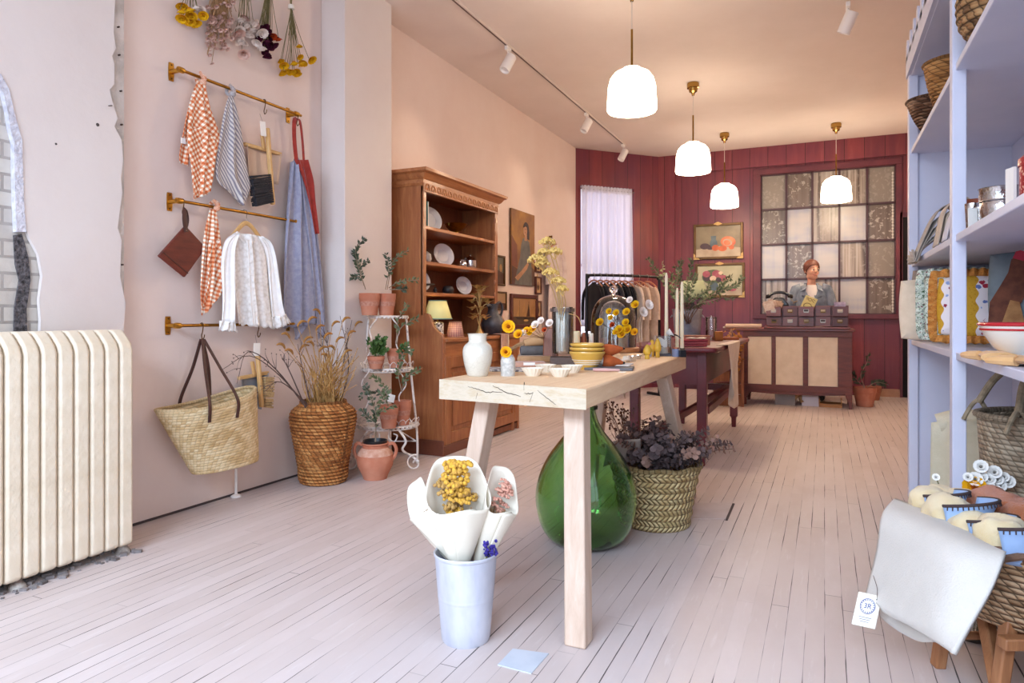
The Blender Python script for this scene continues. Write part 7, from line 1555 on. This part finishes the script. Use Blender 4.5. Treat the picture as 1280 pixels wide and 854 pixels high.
def fuzzy(b, c, r, amp, seed, nu=40, nv=26, M=None):
    rn = random.Random(seed); ks = [(rn.uniform(-9, 9), rn.uniform(-9, 9), rn.uniform(-9, 9), rn.uniform(0, 6)) for _ in range(7)]
    def fn(u, v):
        a = 2 * pi * u; p = pi * (.01 + .98 * v); n = V((sin(p) * cos(a), sin(p) * sin(a), cos(p))); k = 1 + amp * sum(sin(q[0] * n.x + q[1] * n.y + q[2] * n.z + q[3]) for q in ks) / 3
        q = V((n.x * r[0] * k, n.y * r[1] * k, n.z * r[2] * k)); return V(c) + ((M @ q) if M is not None else q)
    return b.grid(fn, nu, nv, True)
M_shear = mat('cream_sheepskin', 'e8d2a8', .95, c2='dcc08e', sc=14, bump=.8, bsc=420, bd=.006, sheen=.4); M_shear2 = mat('tan_shearling', 'e2bf90', .95, c2='cfa470', sc=12, bump=.9, bsc=90, bd=.01, sheen=.3); M_fuzz = mat('rust_sheepskin', 'cc7440', .95, c2='b25a2c', sc=9, bump=.9, bsc=380, bd=.008, sheen=.4)
o = thing('shearling_bowl', 'tan shearling-covered round cushion at the near end of the top shelf', 'cushion', (.60, 2.37, 2.012)); b = fuzzy(MB(), (0, 0, .07), (.14, .17, .07), .05, 4); b.build('cushion', M_shear2, o); b = MB(); b.tube([(.11 * cos(a), .14 * sin(a), .12 + .012 * sin(3 * a)) for a in [2 * pi * k / 30 for k in range(30)]], .035, 10, True); b.build('rolled_rim', M_shear2, o)
# middle shelf (z 1.355)
zS = 1.357
M_gl = cloth('stone_linen', 'b3a79c', 'a39689', 14); M_gl2 = cloth('oat_linen', 'cbbba9', 'bdab98', 14); M_wl = cloth('white_linen', 'ddd8dc', 'cfc9cf', 14)
def fold(label, y, m, w, hh, x0=.44, drop=.10, grp=None):
    """linen folded over and hanging over the shelf edge"""
    o = thing('folded_linen', label, 'linen', (.60, y, zS), 0, 'folded linens on the middle shelf')
    for k in range(4):
        r = hh * (1 - k * .2); pts = [(.16, 0, .004 + .010 * k), (.0, 0, r * .9 + .01), (-.05 - .01 * k, 0, r), (-.10, 0, r * .8), (-.168 + .006 * k, 0, .03), (-.19 + .005 * k, 0, max(-.02 - drop * .4, .012 if drop < 0 else -9)), (-.205 + .006 * k, 0, -drop + .02 * k)] if drop > 0 else [(.16, 0, .006 + .010 * k), (.0, 0, r * .9 + .01), (-.05 - .01 * k, 0, r), (-.10, 0, r * .8), (-.125 + .012 * k, 0, .06), (-.135 + .012 * k, 0, .012 + .012 * k)]
        q = crv(pts, 5); b = MB(); b.grid(lambda u, v: q[min(int(v * (len(q) - 1)), len(q) - 1)] + V((.006 * sin(9 * u + k), (u - .5) * w * (1 - .1 * k) + .01 * sin(5 * v + k), .004 * sin(8 * u))), 10, len(q) - 1); b.build('layer', m, o, solid=.004)
    return o
fold('stone-grey folded linen hanging over the far end of the middle shelf', 4.06, M_gl, .20, .24, drop=.035)
fold('oat linen folded behind the front post on the middle shelf', 3.72, M_gl2, .18, .22, drop=-.03)
fold('white linen bundle beside the front post on the middle shelf', 3.46, M_wl, .14, .17, drop=-.03)
M_rw = wood('cherry_wood', '8a3f24', 'a1512f', None, 'X', 1.4, .35)
o = MB().lathe([(0, 0), (.05, 0), (.075, .05), (.09, .135), (.092, .145), (.086, .145), (.07, .055), (.0, .012)], 36).build('wooden_bowl', M_rw, None, (.55, 3.24, zS)); tag(o, 'deep red-brown wooden bowl behind the metal tumblers on the middle shelf', 'bowl')
M_hs = mat('hammered_silver', 'cdc8c6', .18, 1.0, c2='a8a2a0', sc=9, bump=.5, bsc=26, bd=.012)
for x, y, r, h, lb in [(.492, 2.965, .026, .10, 'small hammered metal tumbler just right of the front post'), (.50, 2.895, .022, .075, 'small plain metal tumbler in front of the big hammered pot')]:
    o = thing('metal_tumbler', lb, 'cup', (x, y, zS), 0, 'metal cups on the middle shelf'); MB().lathe([(0, 0), (r * .8, 0), (r * .83, .004), (r, h), (r * .95, h), (r * .78, .006), (0, .005)], 32).build('body', M_hs, o)
o = thing('hammered_pot', 'large hammered silver pot on the middle shelf', 'pot', (.545, 2.80, zS)); MB().lathe([(q[0] * .70, q[1] * .80) for q in [(0, 0), (.06, 0), (.078, .012), (.088, .05), (.088, .095), (.086, .098), (.091, .102), (.091, .15), (.095, .155), (.090, .157), (.085, .15), (.082, .05), (.07, .01), (0, .008)]], 44).build('body', M_hs, o); MB().tube([(.0628 * cos(a), .0628 * sin(a), .080) for a in [2 * pi * k / 44 for k in range(44)]], .003, 6, True).build('band', M_hs, o)
o = MB().box((0, 0, .035), (.03, .004, .07), RX(-.1) @ RZ(.3)).build('white_card', M_paper, None, (.475, 2.86, zS)); tag(o, 'small upright white card in front of the hammered pot', 'card')
t = NT('red_patterned_tin'); vv = t.n('TexVoronoi', {'Vector': t.obj, 'Scale': 95.0}).outputs[0]; t.P(color=t.mix(t.math('LESS_THAN', vv, .38), 'a8202c', 'e2b8a0'), rough=.3, metal=.2); M_redtin = t.m
o = thing('red_tin', 'red patterned round tin cut by the right edge of the photo', 'tin', (.575, 2.36, zS)); MB().lathe([(0, 0), (.07, 0), (.072, .004), (.072, .13), (0, .13)], 36).build('body', M_redtin, o); MB().lathe([(.075, .115), (.075, .135), (.05, .158), (.014, .165), (.012, .175), (.016, .185), (0, .188)], 36).build('lid', M_redtin, o)
o = MB().box((0, 0, .06), (.008, .04, .12)).build('cream_card', M_paper, None, (.492, 2.405, zS), (0, 0, .3)); tag(o, 'cream upright card between the hammered pot and the red tin', 'card')
# cushions on the lower shelf (z .90)
zC = .912
def cushion(label, c, w, h, th, yaw, tilt, m, frill=None, fm_=None, corner=.3, roll=0.0):
    o = thing('cushion', label, 'cushion', c, yaw, 'cushions on the shelf'); M_ = RX(tilt) @ RY(roll)
    def fn(u, v):
        a, e = 2 * pi * u, pi * v; x = sin(e) * cos(a); z_ = sin(e) * sin(a)
        k = max(abs(x), abs(z_), 1e-4); r = math.hypot(x, z_); sq = (r / k) ** .82 if k > 1e-3 else 1; dd = r
        px = x * sq; pz = z_ * sq; pinch = 1 - .10 * (1 - abs(abs(px) - abs(pz))) * 0
        y = cos(e) * th / 2 * (1 - .35 * min(1, max(abs(px), abs(pz))) ** 6)
        cx = 1 - .07 * (1 - (2 * abs(pz) - 1) ** 2) * abs(px) ** 4; return V((px * w / 2, y, h / 2 + pz * h / 2))
    b = MB().grid(fn, 48, 20, True, M_); 
    for i in range(len(b.uv)):
        q = M_.inverted() @ b.v[i]; b.uv[i] = (q.x / w + .5, q.z / h)
    b.build('cover', m, o)
    if frill:
        n = 160; vs = []; uv = []
        for i in range(n):
            s = i / n * 4; k = int(s); f = s - k; P = [(-1 + 2 * f, 0), (1, 2 * f), (1 - 2 * f, 2), (-1, 2 - 2 * f)][k]; d = [(0, -1), (1, 0), (0, 1), (-1, 0)][k]
            bx_ = V((P[0] * w / 2 * .98, 0, h / 2 + (P[1] - 1) * h / 2 * .98))
            dv = V((P[0], 0, P[1] - 1)); mx_ = max(abs(dv.x), abs(dv.z)); dv = V((dv.x ** 5, 0, dv.z ** 5)).normalized()
            for j, (q, y_) in enumerate(((0, 0), (frill * .5, .012), (frill, .02))):
                vs.append(M_ @ (bx_ + dv * q + V((0, y_ * sin(i * 1.25) * 1.0, 0)))); uv.append((i / 8, j))
        b = MB(); b.add(vs, [(i * 3 + j, ((i + 1) % n) * 3 + j, ((i + 1) % n) * 3 + j + 1, i * 3 + j + 1) for i in range(n) for j in range(2)], None, uv); b.build('frill', fm_ or m, o, solid=.002)
    return o
M_crc = cloth('cream_cushion', 'e6d6c0', 'dac8b0', 14); M_gyc = cloth('taupe_cushion', 'a5968c', '98897f', 14)
def floral(name, g, leafc, cs, sc):
    t = NT(name); p = t.obj; v1 = t.n('TexVoronoi', {'Vector': p, 'Scale': sc}); cl = t.ramp(t.n('TexWhiteNoise', {'Vector': v1.outputs['Color']}).outputs[0], [(i / len(cs), c) for i, c in enumerate(cs)])
    nz = t.noise(p, sc * 2.2, 3, .6, .6); cc = t.mix(t.math('GREATER_THAN', nz, .56), g, leafc)
    cc = t.mix(t.math('LESS_THAN', t.math('ADD', v1.outputs[0], t.math('MULTIPLY', nz, .4)), .44), cc, cl); t.P(color=cc, rough=.9, spec=.1); return t.m
M_gf = floral('green_floral', 'dfe4d6', '5f7a58', ['3f5a48', 'c8cfc0', '6a7f8a', '8f4a5a'], 60.0)
def stripe_floral():
    t = NT('ochre_floral'); u, v, _ = t.sep(t.uv); p = t.obj
    w = t.math('ADD', u, t.math('MULTIPLY', t.math('SINE', t.math('MULTIPLY', v, 26.0)), .022)); f = t.math('FRACT', t.math('ADD', t.math('MULTIPLY', w, 2.1), .18)); band_ = t.math('LESS_THAN', f, .36)
    v1 = t.n('TexVoronoi', {'Vector': p, 'Scale': 27.0}); wn = t.n('TexWhiteNoise', {'Vector': v1.outputs['Color']}).outputs[0]; cl = t.ramp(wn, [(0, 'b23a4c'), (.34, '6f82bc'), (.62, '8a2c44'), (.8, '93a6d2')]); cl.node.color_ramp.interpolation = 'CONSTANT'
    nz = t.noise(p, 60, 3, .6, .8); fl = t.math('LESS_THAN', t.math('ADD', v1.outputs[0], t.math('MULTIPLY', nz, .5)), .56)
    white = t.mix(fl, 'f0e8ea', cl); och = t.mix(t.math('GREATER_THAN', t.noise(p, 120, 2), .6), 'd2a238', 'c08f2c'); t.P(color=t.mix(band_, white, och), rough=.9, spec=.1); return t.m
M_of = stripe_floral(); M_och = floral('apricot_frill', 'd2914a', 'b8763a', ['e2a864', 'b06a3a', 'd29a58'], 70.0)
cushion('long taupe linen cushion lying at the back of the cushion shelf', (.665, 4.36, zC), .46, .40, .12, 0, -.10, M_gyc)
cushion('plain cream linen cushion leaning out farthest left on the shelf', (.53, 4.15, zC + .004), .34, .33, .11, -.06, -.14, M_crc)
cushion('green floral frilled cushion between the cream and ochre ones', (.585, 3.92, zC + .048), .27, .29, .10, -.05, -.16, M_gf, .04, M_gf)
cushion('ochre and white striped floral cushion with an apricot frill at the front', (.590, 3.56, zC + .046), .27, .27, .11, -.16, -.18, M_of, .036, M_och)
rc = cushion('grey cushion printed with a brown hen at the right of the shelf', (.745, 3.20, zC + .012), .32, .38, .11, -.06, -.14, mat('teal_grey_cloth', '7f8a8e', .9, c2='6a767c', sc=9))
M_hen = mat('hen_brown', '7a4630', .9, c2='5c3324', sc=26, bump=.3, bsc=80); M_hen2 = mat('hen_tan', 'b98652', .9, c2='97663c', sc=22); M_comb = mat('comb_red', 'b23040', .9); M_teal = mat('tail_teal', '3f7f92', .9, c2='2f6678', sc=22)
M_ = RX(-.15)
def onc(poly, m, name, dz=0.0):
    b = MB(); b.prism([(x * .72, z * .84) for x, z in poly], 0, .003, M_ @ T(-.075, -.056 - dz, 0) @ Mxz); b.build(name, m, rc)
onc([(-.02, .40), (.02, .42), (.05, .40), (.06, .33), (.05, .26), (.02, .2), (-.04, .13), (-.10, .07), (-.13, .1), (-.12, .2), (-.07, .28), (-.035, .34)], M_hen, 'hen_body', .002); onc([(-.03, .21), (.01, .2), (.03, .1), (.0, .03), (-.05, .02), (-.07, .1)], M_hen2, 'hen_breast', .005); onc([(-.015, .405), (0, .435), (.02, .44), (.05, .43), (.055, .40), (.03, .39)], M_comb, 'hen_comb', .006); onc([(.05, .25), (.10, .28), (.15, .24), (.16, .12), (.12, .04), (.06, .06), (.04, .14)], M_teal, 'hen_tail', .004)
# enamel bowl, gloves
o = thing('enamel_bowl', 'white enamel bowl with a red rim at the right edge of the cushion shelf', 'bowl', (.57, 2.55, zC)); MB().lathe([(0, 0), (.05, 0), (.055, .006), (.095, .04), (.125, .09), (.130, .108), (.126, .108), (.09, .042), (0, .01)], 48).build('bowl', mat('white_enamel', 'f0ece2', .15, coat=.4), o); MB().tube([(.130 * cos(a), .130 * sin(a), .110) for a in [2 * pi * k / 48 for k in range(48)]], .0055, 8, True).build('red_rim', mat('red_enamel', 'c02830', .2), o); MB().lathe([(.1285, .091), (.1300, .097)], 48, T(0, 0, 0)).build('red_line', mat('red_enamel', 'c02830', .2), o)
M_suede = cloth('apricot_suede', 'e2b783', 'd6a66e', 14, .95)
def glove(label, loc, rz):
    o = thing('suede_glove', label, 'glove', loc, rz, 'apricot suede gloves'); b = MB()
    b.tube([(0, .16, .014), (0, .09, .016), (0, .03, .016), (0, -.02, .014)], [.046, .042, .05, .046], 14, flat=((1, 0, 0), 1, .26))
    for k in range(4):
        x = -.034 + .023 * k; L = [.07, .085, .08, .06][k]; b.tube([(x, -.01, .014), (x * 1.12, -.01 - L * .55, .014), (x * 1.15, -.01 - L, .010)], [.012, .0115, .008], 8)
    b.tube([(.04, .05, .014), (.065, .01, .013), (.078, -.03, .011)], [.015, .013, .009], 8); b.build('glove', M_suede, o); MB().tube([(.047 * cos(a), .16, .014 + .013 * sin(a)) for a in [2 * pi * k / 20 for k in range(20)]], .003, 5, True).build('cuff', M_suede, o)
    return o
glove('apricot suede glove reaching out over the shelf edge toward the post', (.478, 2.55, zC), pi - .08); glove('apricot suede glove lying behind the other glove by the enamel bowl', (.50, 2.30, zC + .0), pi + .22)
# seagrass shopper on the floor inside the unit, cream blanket, daisies
M_shop = straw('grey_seagrass', '9a8770', 'b7a68e', '75634e', .015, .03, .7)
sb = thing('seagrass_shopper', 'tall grey-brown seagrass shopper with wrapped loop handles under the cushion shelf', 'basket', (.70, 2.90, 0)); b = MB(); n = 48; rows = 30; vs = []; uv = []
for j in range(rows + 1):
    v = j / rows; rx = .13 + .05 * v; ry = .17 + .04 * v
    for i in range(n):
        a = 2 * pi * i / n; vs.append((ry * cos(a) * 1.0, rx * sin(a),   .015 + .685 * v)); uv.append((i / n * 1.3, v * .6))
b.add(vs, [(j * n + i, j * n + (i + 1) % n, (j + 1) * n + (i + 1) % n, (j + 1) * n + i) for j in range(rows) for i in range(n)] + [tuple(range(n - 1, -1, -1))], None, uv); b.build('body', M_shop, sb, rot=(0, 0, .2), solid=.008)
b = MB(); b.tube([V(vs[rows * n + i]) for i in range(n)], .012, 8, True); b.build('rim', M_shop, sb, rot=(0, 0, .2))
for s in (-1, 1):
    b = MB(); y_ = s * .15
    b.tube(crv([(-.155, y_, .73), (-.12, y_ * .7, .82), (-.07, y_ * .5, .868), (-.02, y_ * .7, .82), (.015, y_, .73)], 7), .0125, 9)
    for q in (-1, 1): b.tube(crv([(q * .085 - .115, y_ * 1.1, .66), (q * .085 - .09, y_ * 1.05, .715), (q * .085 - .07, y_, .735), (q * .085 - .05, y_ * 1.05, .715), (q * .085 - .025, y_ * 1.1, .66)], 5), .008, 8)
    b.build('handle', mat('wrapped_handle', '7f6f58', .8, c2='a08e74', sc=40, bump=.6, bsc=120), sb, rot=(0, 0, .2))
M_wool = mat('cream_wool_rib', 'd9cfb6', .95, c2='cfc4a8', sc=9, bump=.6, bsc=160)
bl_ = thing('cream_blanket', 'cream ribbed wool blanket folded upright inside the lavender unit', 'blanket', (.62, 3.60, 0), -.42)
for k in range(4):
    b = MB(); o_ = .03 * k
    b.grid(lambda u, v: V((-.17 + .34 * u, -.06 + .045 * k + .05 * (1 - v) * (0 if k else -1) * .6 + .006 * sin(14 * u), .0 + (.560 - .012 * k) * v + (.028 * sin(pi * u) if v > .95 else 0))), 24, 20); b.build('fold', M_wool, bl_, solid=.03)
MB().tube(crv([(-.15, -.02, .55), (-.08, 0, .575), (.03, .02, .58), (.10, .0, .57), (.15, -.01, .55)], 6), .05, 14).build('rolled_top', M_wool, bl_)
b = MB()
for k in range(40): b.tube([(-.17 + .34 * k / 39, -.085, .06), (-.17 + .34 * k / 39 + U(-.004, .004), -.10, .008)], .003, 5)
b.build('fringe', M_wool, bl_)
da_ = thing('daisy_bunch', 'bunch of white daisies with one sunflower standing behind the basket rim', 'flowers', (.44, 2.64, 0)); DO = V(da_.location)
for px, py, k, s in [(1226, 587, 'daisy', .026), (1243, 594, 'daisy', .026), (1219, 603, 'daisy', .028), (1218, 613, 'sun', .042), (1234, 613, 'daisy', .028), (1237, 603, 'daisy', .022), (1247, 603, 'daisy', .022), (1250, 611, 'daisy', .024), (1260, 606, 'daisy', .026), (1228, 600, 'daisy', .020), (1255, 600, 'daisy', .02), (1210, 600, 'daisy', .018), (1244, 616, 'daisy', .022), (1170, 600, 'daisy', .014)]:
    e = at_d(px, py - 3, 2.25) - DO; MB().tube(crv([(U(-.02, .02), U(-.02, .02), .02), e * .6 + V((.01, 0, .05)), e], 5), .0018, 5).build('stem', M_stem, da_); flower(k, s, da_, e, ray(px, py) * -1 + V((0, 0, .25)))
o = MB().lathe([(0, 0), (.04, 0), (.05, .03), (.045, .20), (.035, .22), (.03, .22), (.04, .03), (0, .01)], 24).build('bottle', M_clear, da_)

# --- foreground wicker cradle on wooden legs
M_crad = straw('brown_wicker', 'a5805c', 'c29f7c', '6e4e34', .020, .035, 1.0)
ck = thing('wicker_cradle', 'large oval brown wicker basket on crossed wooden legs at the lower right', 'basket', (.565, 2.325, 0), TH)
n, rows = 64, 26; vs = []; uv = []; RX_, RY_, zr0, zr1 = .335, .285, .235, .455
for j in range(rows + 1):
    v = j / rows; k = .70 + .30 * v ** .6; e = 1 + .012 * abs(sin(pi * v * 9))
    for i in range(n):
        a = 2 * pi * i / n; vs.append((RX_ * k * cos(a) * e, RY_ * k * sin(a) * e, zr0 + (zr1 - zr0) * v)); uv.append((i / n * 2.05, v * .26))
b = MB(); b.add(vs, [(j * n + i, j * n + (i + 1) % n, (j + 1) * n + (i + 1) % n, (j + 1) * n + i) for j in range(rows) for i in range(n)] + [tuple(range(n - 1, -1, -1))], None, uv); b.build('body', M_crad, ck, solid=.012)
b = MB(); R_ = [V(vs[rows * n + i]) for i in range(n)]
for ph in (0, pi): b.tube([R_[i % n].lerp(R_[(i + 1) % n], 0) * 1.0 + V((cos(2 * pi * i / n) * .012 * cos(i * 1.5 + ph), sin(2 * pi * i / n) * .012 * cos(i * 1.5 + ph), .012 * sin(i * 1.5 + ph))) for i in range(n)], .010, 8, True)
b.build('braided_rim', mat('dark_wicker_rim', '5a4032', .8, c2='7a5a44', sc=40, bump=.6, bsc=150), ck)
MB().lathe([(0, .36), (1, .36)], 40, SCL(.31, .24, 1)).build('lining', cloth('cream_lining', 'd9cdb8'), ck)
M_legw = wood('reddish_leg', '8f5a3a', 'a87048', 'b8825a', 'Z', 1.4, .5)
for s in (-1, 1):
    for a, c in (((s * .14, .08, .27), (s * .235, -.16, 0)), ((s * .20, -.12, .27), (s * .222, -.10, 0)), ((s * .19, .13, .27), (s * .21, .16, 0))): MB().beam(a, c, .032, .034, (0, 1, 0)).build('leg', M_legw, ck, bevel=.005)
MB().cyl((-.225, -.12, .085), (.225, -.12, .085), .012, n=12).build('stretcher', M_legw, ck)
MB().cyl((-.2, .145, .10), (.2, .145, .10), .012, n=12).build('stretcher', M_legw, ck)
MB().box((0, -.16, .225), (.5, .035, .03)).build('bearer', M_legw, ck, bevel=.004); MB().box((0, .16, .225), (.5, .035, .03)).build('bearer', M_legw, ck, bevel=.004)
# slippers
M_skyf = cloth('sky_blue_felt', '9fb9de', '93aed6', 20); M_stch = mat('dark_stitch', '40302e', .9)
def slipper(label, px, py, d, s, yaw, m=M_shear, shell=True, seed=1, grp='sheepskin slippers in the cradle'):
    o = thing('sheepskin_slipper', label, 'slipper', at_d(px, py, d), TH + yaw, grp)
    b = fuzzy(MB(), (0, .012 * s, .0), (.066 * s, .080 * s, .062 * s) if not shell else (.070 * s, .066 * s, .060 * s), .07, seed); b.build('fleece', m, o)
    if shell:
        b = MB(); edge_ = []
        def fn(u, v):
            a = pi * (1.02 + .96 * u); r = .088 * s * (.55 + .45 * v); z = -.055 * s + .098 * s * v + .020 * s * sin(pi * u * 1.0) * v
            return V((r * cos(a) * 1.05, r * sin(a) * 1.15 - .018 * s, z))
        b.grid(fn, 24, 8); b.build('felt_shell', M_skyf, o, solid=.004)
        q = [fn(u / 24, 1) for u in range(25)]; b = MB(); b.tube(q, .0045, 6)
        for i in range(1, 24): b.tube([q[i] + V((0, 0, .002)), q[i] + V((q[i].x * .04, q[i].y * .04, -.012))], .0016, 4)
        b.build('blanket_stitch', M_stch, o)
    return o
for i, (px, py, d, s, yaw, lb) in enumerate([(1166, 629, 2.03, .80, .45, 'cream slipper with sky-blue shell, farthest left in the cradle'), (1190, 643, 1.93, .95, .5, 'cream slipper with sky-blue shell, second from the left'), (1220, 661, 1.83, .80, .45, 'cream slipper with sky-blue shell in the middle of the cradle front'), (1258, 672, 1.74, .95, .5, 'largest cream slipper with sky-blue shell, nearest the right edge')]): slipper(lb, px, py, d, s, yaw, seed=i + 2)
for i, (px, py, d, s, lb) in enumerate([(1178, 622, 2.16, .62, 'cream sheepskin bootie at the back left of the cradle'), (1206, 632, 2.10, .80, 'large cream sheepskin bootie at the back of the cradle')]): slipper(lb, px, py, d, s, .2, shell=False, seed=20 + i)
for i, (px, py, d, s, lb) in enumerate([(1251, 640, 1.97, 1.05, 'fluffy rust-orange sheepskin slipper at the back of the cradle'), (1285, 652, 1.90, 1.0, 'second rust-orange sheepskin slipper at the right edge of the photo')]): slipper(lb, px, py, d, s, .2, M_fuzz, False, 30 + i)
# white blanket draped over the side
M_wb = mat('white_wool_blanket', 'c9c3bb', .95, c2='c1bab1', sc=5, bump=.5, bsc=220, sheen=.1)
def patch(ctrl, n=26):
    rows_ = [crv([at_d(*c) for c in r], 12) for r in ctrl]
    def fn(u, v):
        col_ = [r[min(int(u * (len(r) - 1) + .5), len(r) - 1)] for r in rows_]; q = crv(col_, 8); k = v * (len(q) - 1); i = min(int(k), len(q) - 2); return q[i].lerp(q[i + 1], k - i)
    return MB().grid(fn, 30, 24)
ctrl = [[(1118, 628, 2.12), (1150, 640, 2.02), (1200, 664, 1.84), (1252, 698, 1.70)],
        [(1107, 645, 2.00), (1142, 660, 1.87), (1195, 682, 1.70), (1256, 700, 1.60)],
        [(1101, 690, 1.97), (1138, 712, 1.82), (1190, 730, 1.66), (1240, 740, 1.59)],
        [(1088, 742, 1.96), (1122, 762, 1.82), (1172, 776, 1.66), (1214, 786, 1.59)],
        [(1086, 748, 1.955), (1122, 768, 1.82), (1176, 802, 1.65), (1196, 820, 1.59)]]
wb_ = patch(ctrl).build('white_blanket', M_wb, solid=.014); tag(wb_, 'thick white wool blanket draped over the side of the wicker cradle', 'blanket')
ctrl2 = [[(1108, 742, 1.98), (1130, 755, 1.90), (1155, 770, 1.80), (1172, 780, 1.72)], [(1104, 765, 1.97), (1130, 780, 1.89), (1150, 790, 1.79), (1170, 796, 1.71)], [(1108, 772, 1.97), (1130, 790, 1.89), (1152, 800, 1.79), (1170, 803, 1.71)]]
patch(ctrl2).build('under_layer', M_wb, wb_, solid=.012)
# its paper tag with the round mark
c = at_d(1083, 763, 1.90); tg = thing('blanket_tag', 'cream paper swing tag with a round blue mark hanging from the white blanket', 'tag', c, TH); R2 = RY(.22)
MB().prism([(-.032, -.046), (.034, -.046), (.034, .036), (.024, .046), (-.032, .046)], -.001, .001, R2 @ Mxz).build('card', mat('tag_card', 'f0eadb', .8), tg)
inkb = mat('tag_blue_ink', '4a5590', .8)
b = MB(); b.tube([R2 @ V((.021 * cos(a), -.0016, .012 + .021 * sin(a))) for a in [2 * pi * k / 30 for k in range(30)]], .0009, 4, True)
for k in range(18): a = 2 * pi * k / 18; b.box((0, 0, 0), (.0026, .0006, .0026), R2 @ T(.0175 * cos(a), -.0014, .012 + .0175 * sin(a)))
b.build('ring_mark', inkb, tg)
def text(s, size, m, parent, M_, name='lettering'):
    cu = bpy.data.curves.new(name, 'FONT'); cu.body = s; cu.size = size; cu.extrude = .0002; cu.align_x = 'CENTER'; cu.align_y = 'CENTER'
    o = bpy.data.objects.new(name, cu); COL.objects.link(o); bpy.context.view_layer.update(); me = bpy.data.meshes.new_from_object(o); bpy.data.objects.remove(o)
    me.transform(M_); me.materials.clear(); me.materials.append(m); o = bpy.data.objects.new(name, me); COL.objects.link(o); o.parent = parent; return o
text('3R', .020, inkb, tg, R2 @ T(0, -.0016, .012) @ RX(pi / 2))
b = MB()
for k in range(3): b.box((0, 0, 0), (.036 - .006 * k, .0006, .0014), R2 @ T(0, -.0014, -.020 - .006 * k))
b.build('small_print', mat('tag_grey_ink', '8a8a98', .8), tg)
MB().tube(crv([R2 @ V((.022, 0, .034)), V((.03, .0, .06)), V((.035, .03, .085))], 5), .0008, 5).build('string', M_strap, tg); MB().ball(R2 @ V((.022, -.002, .036)), (.003, .002, .003), 8, 5).build('eyelet', M_blackm, tg)
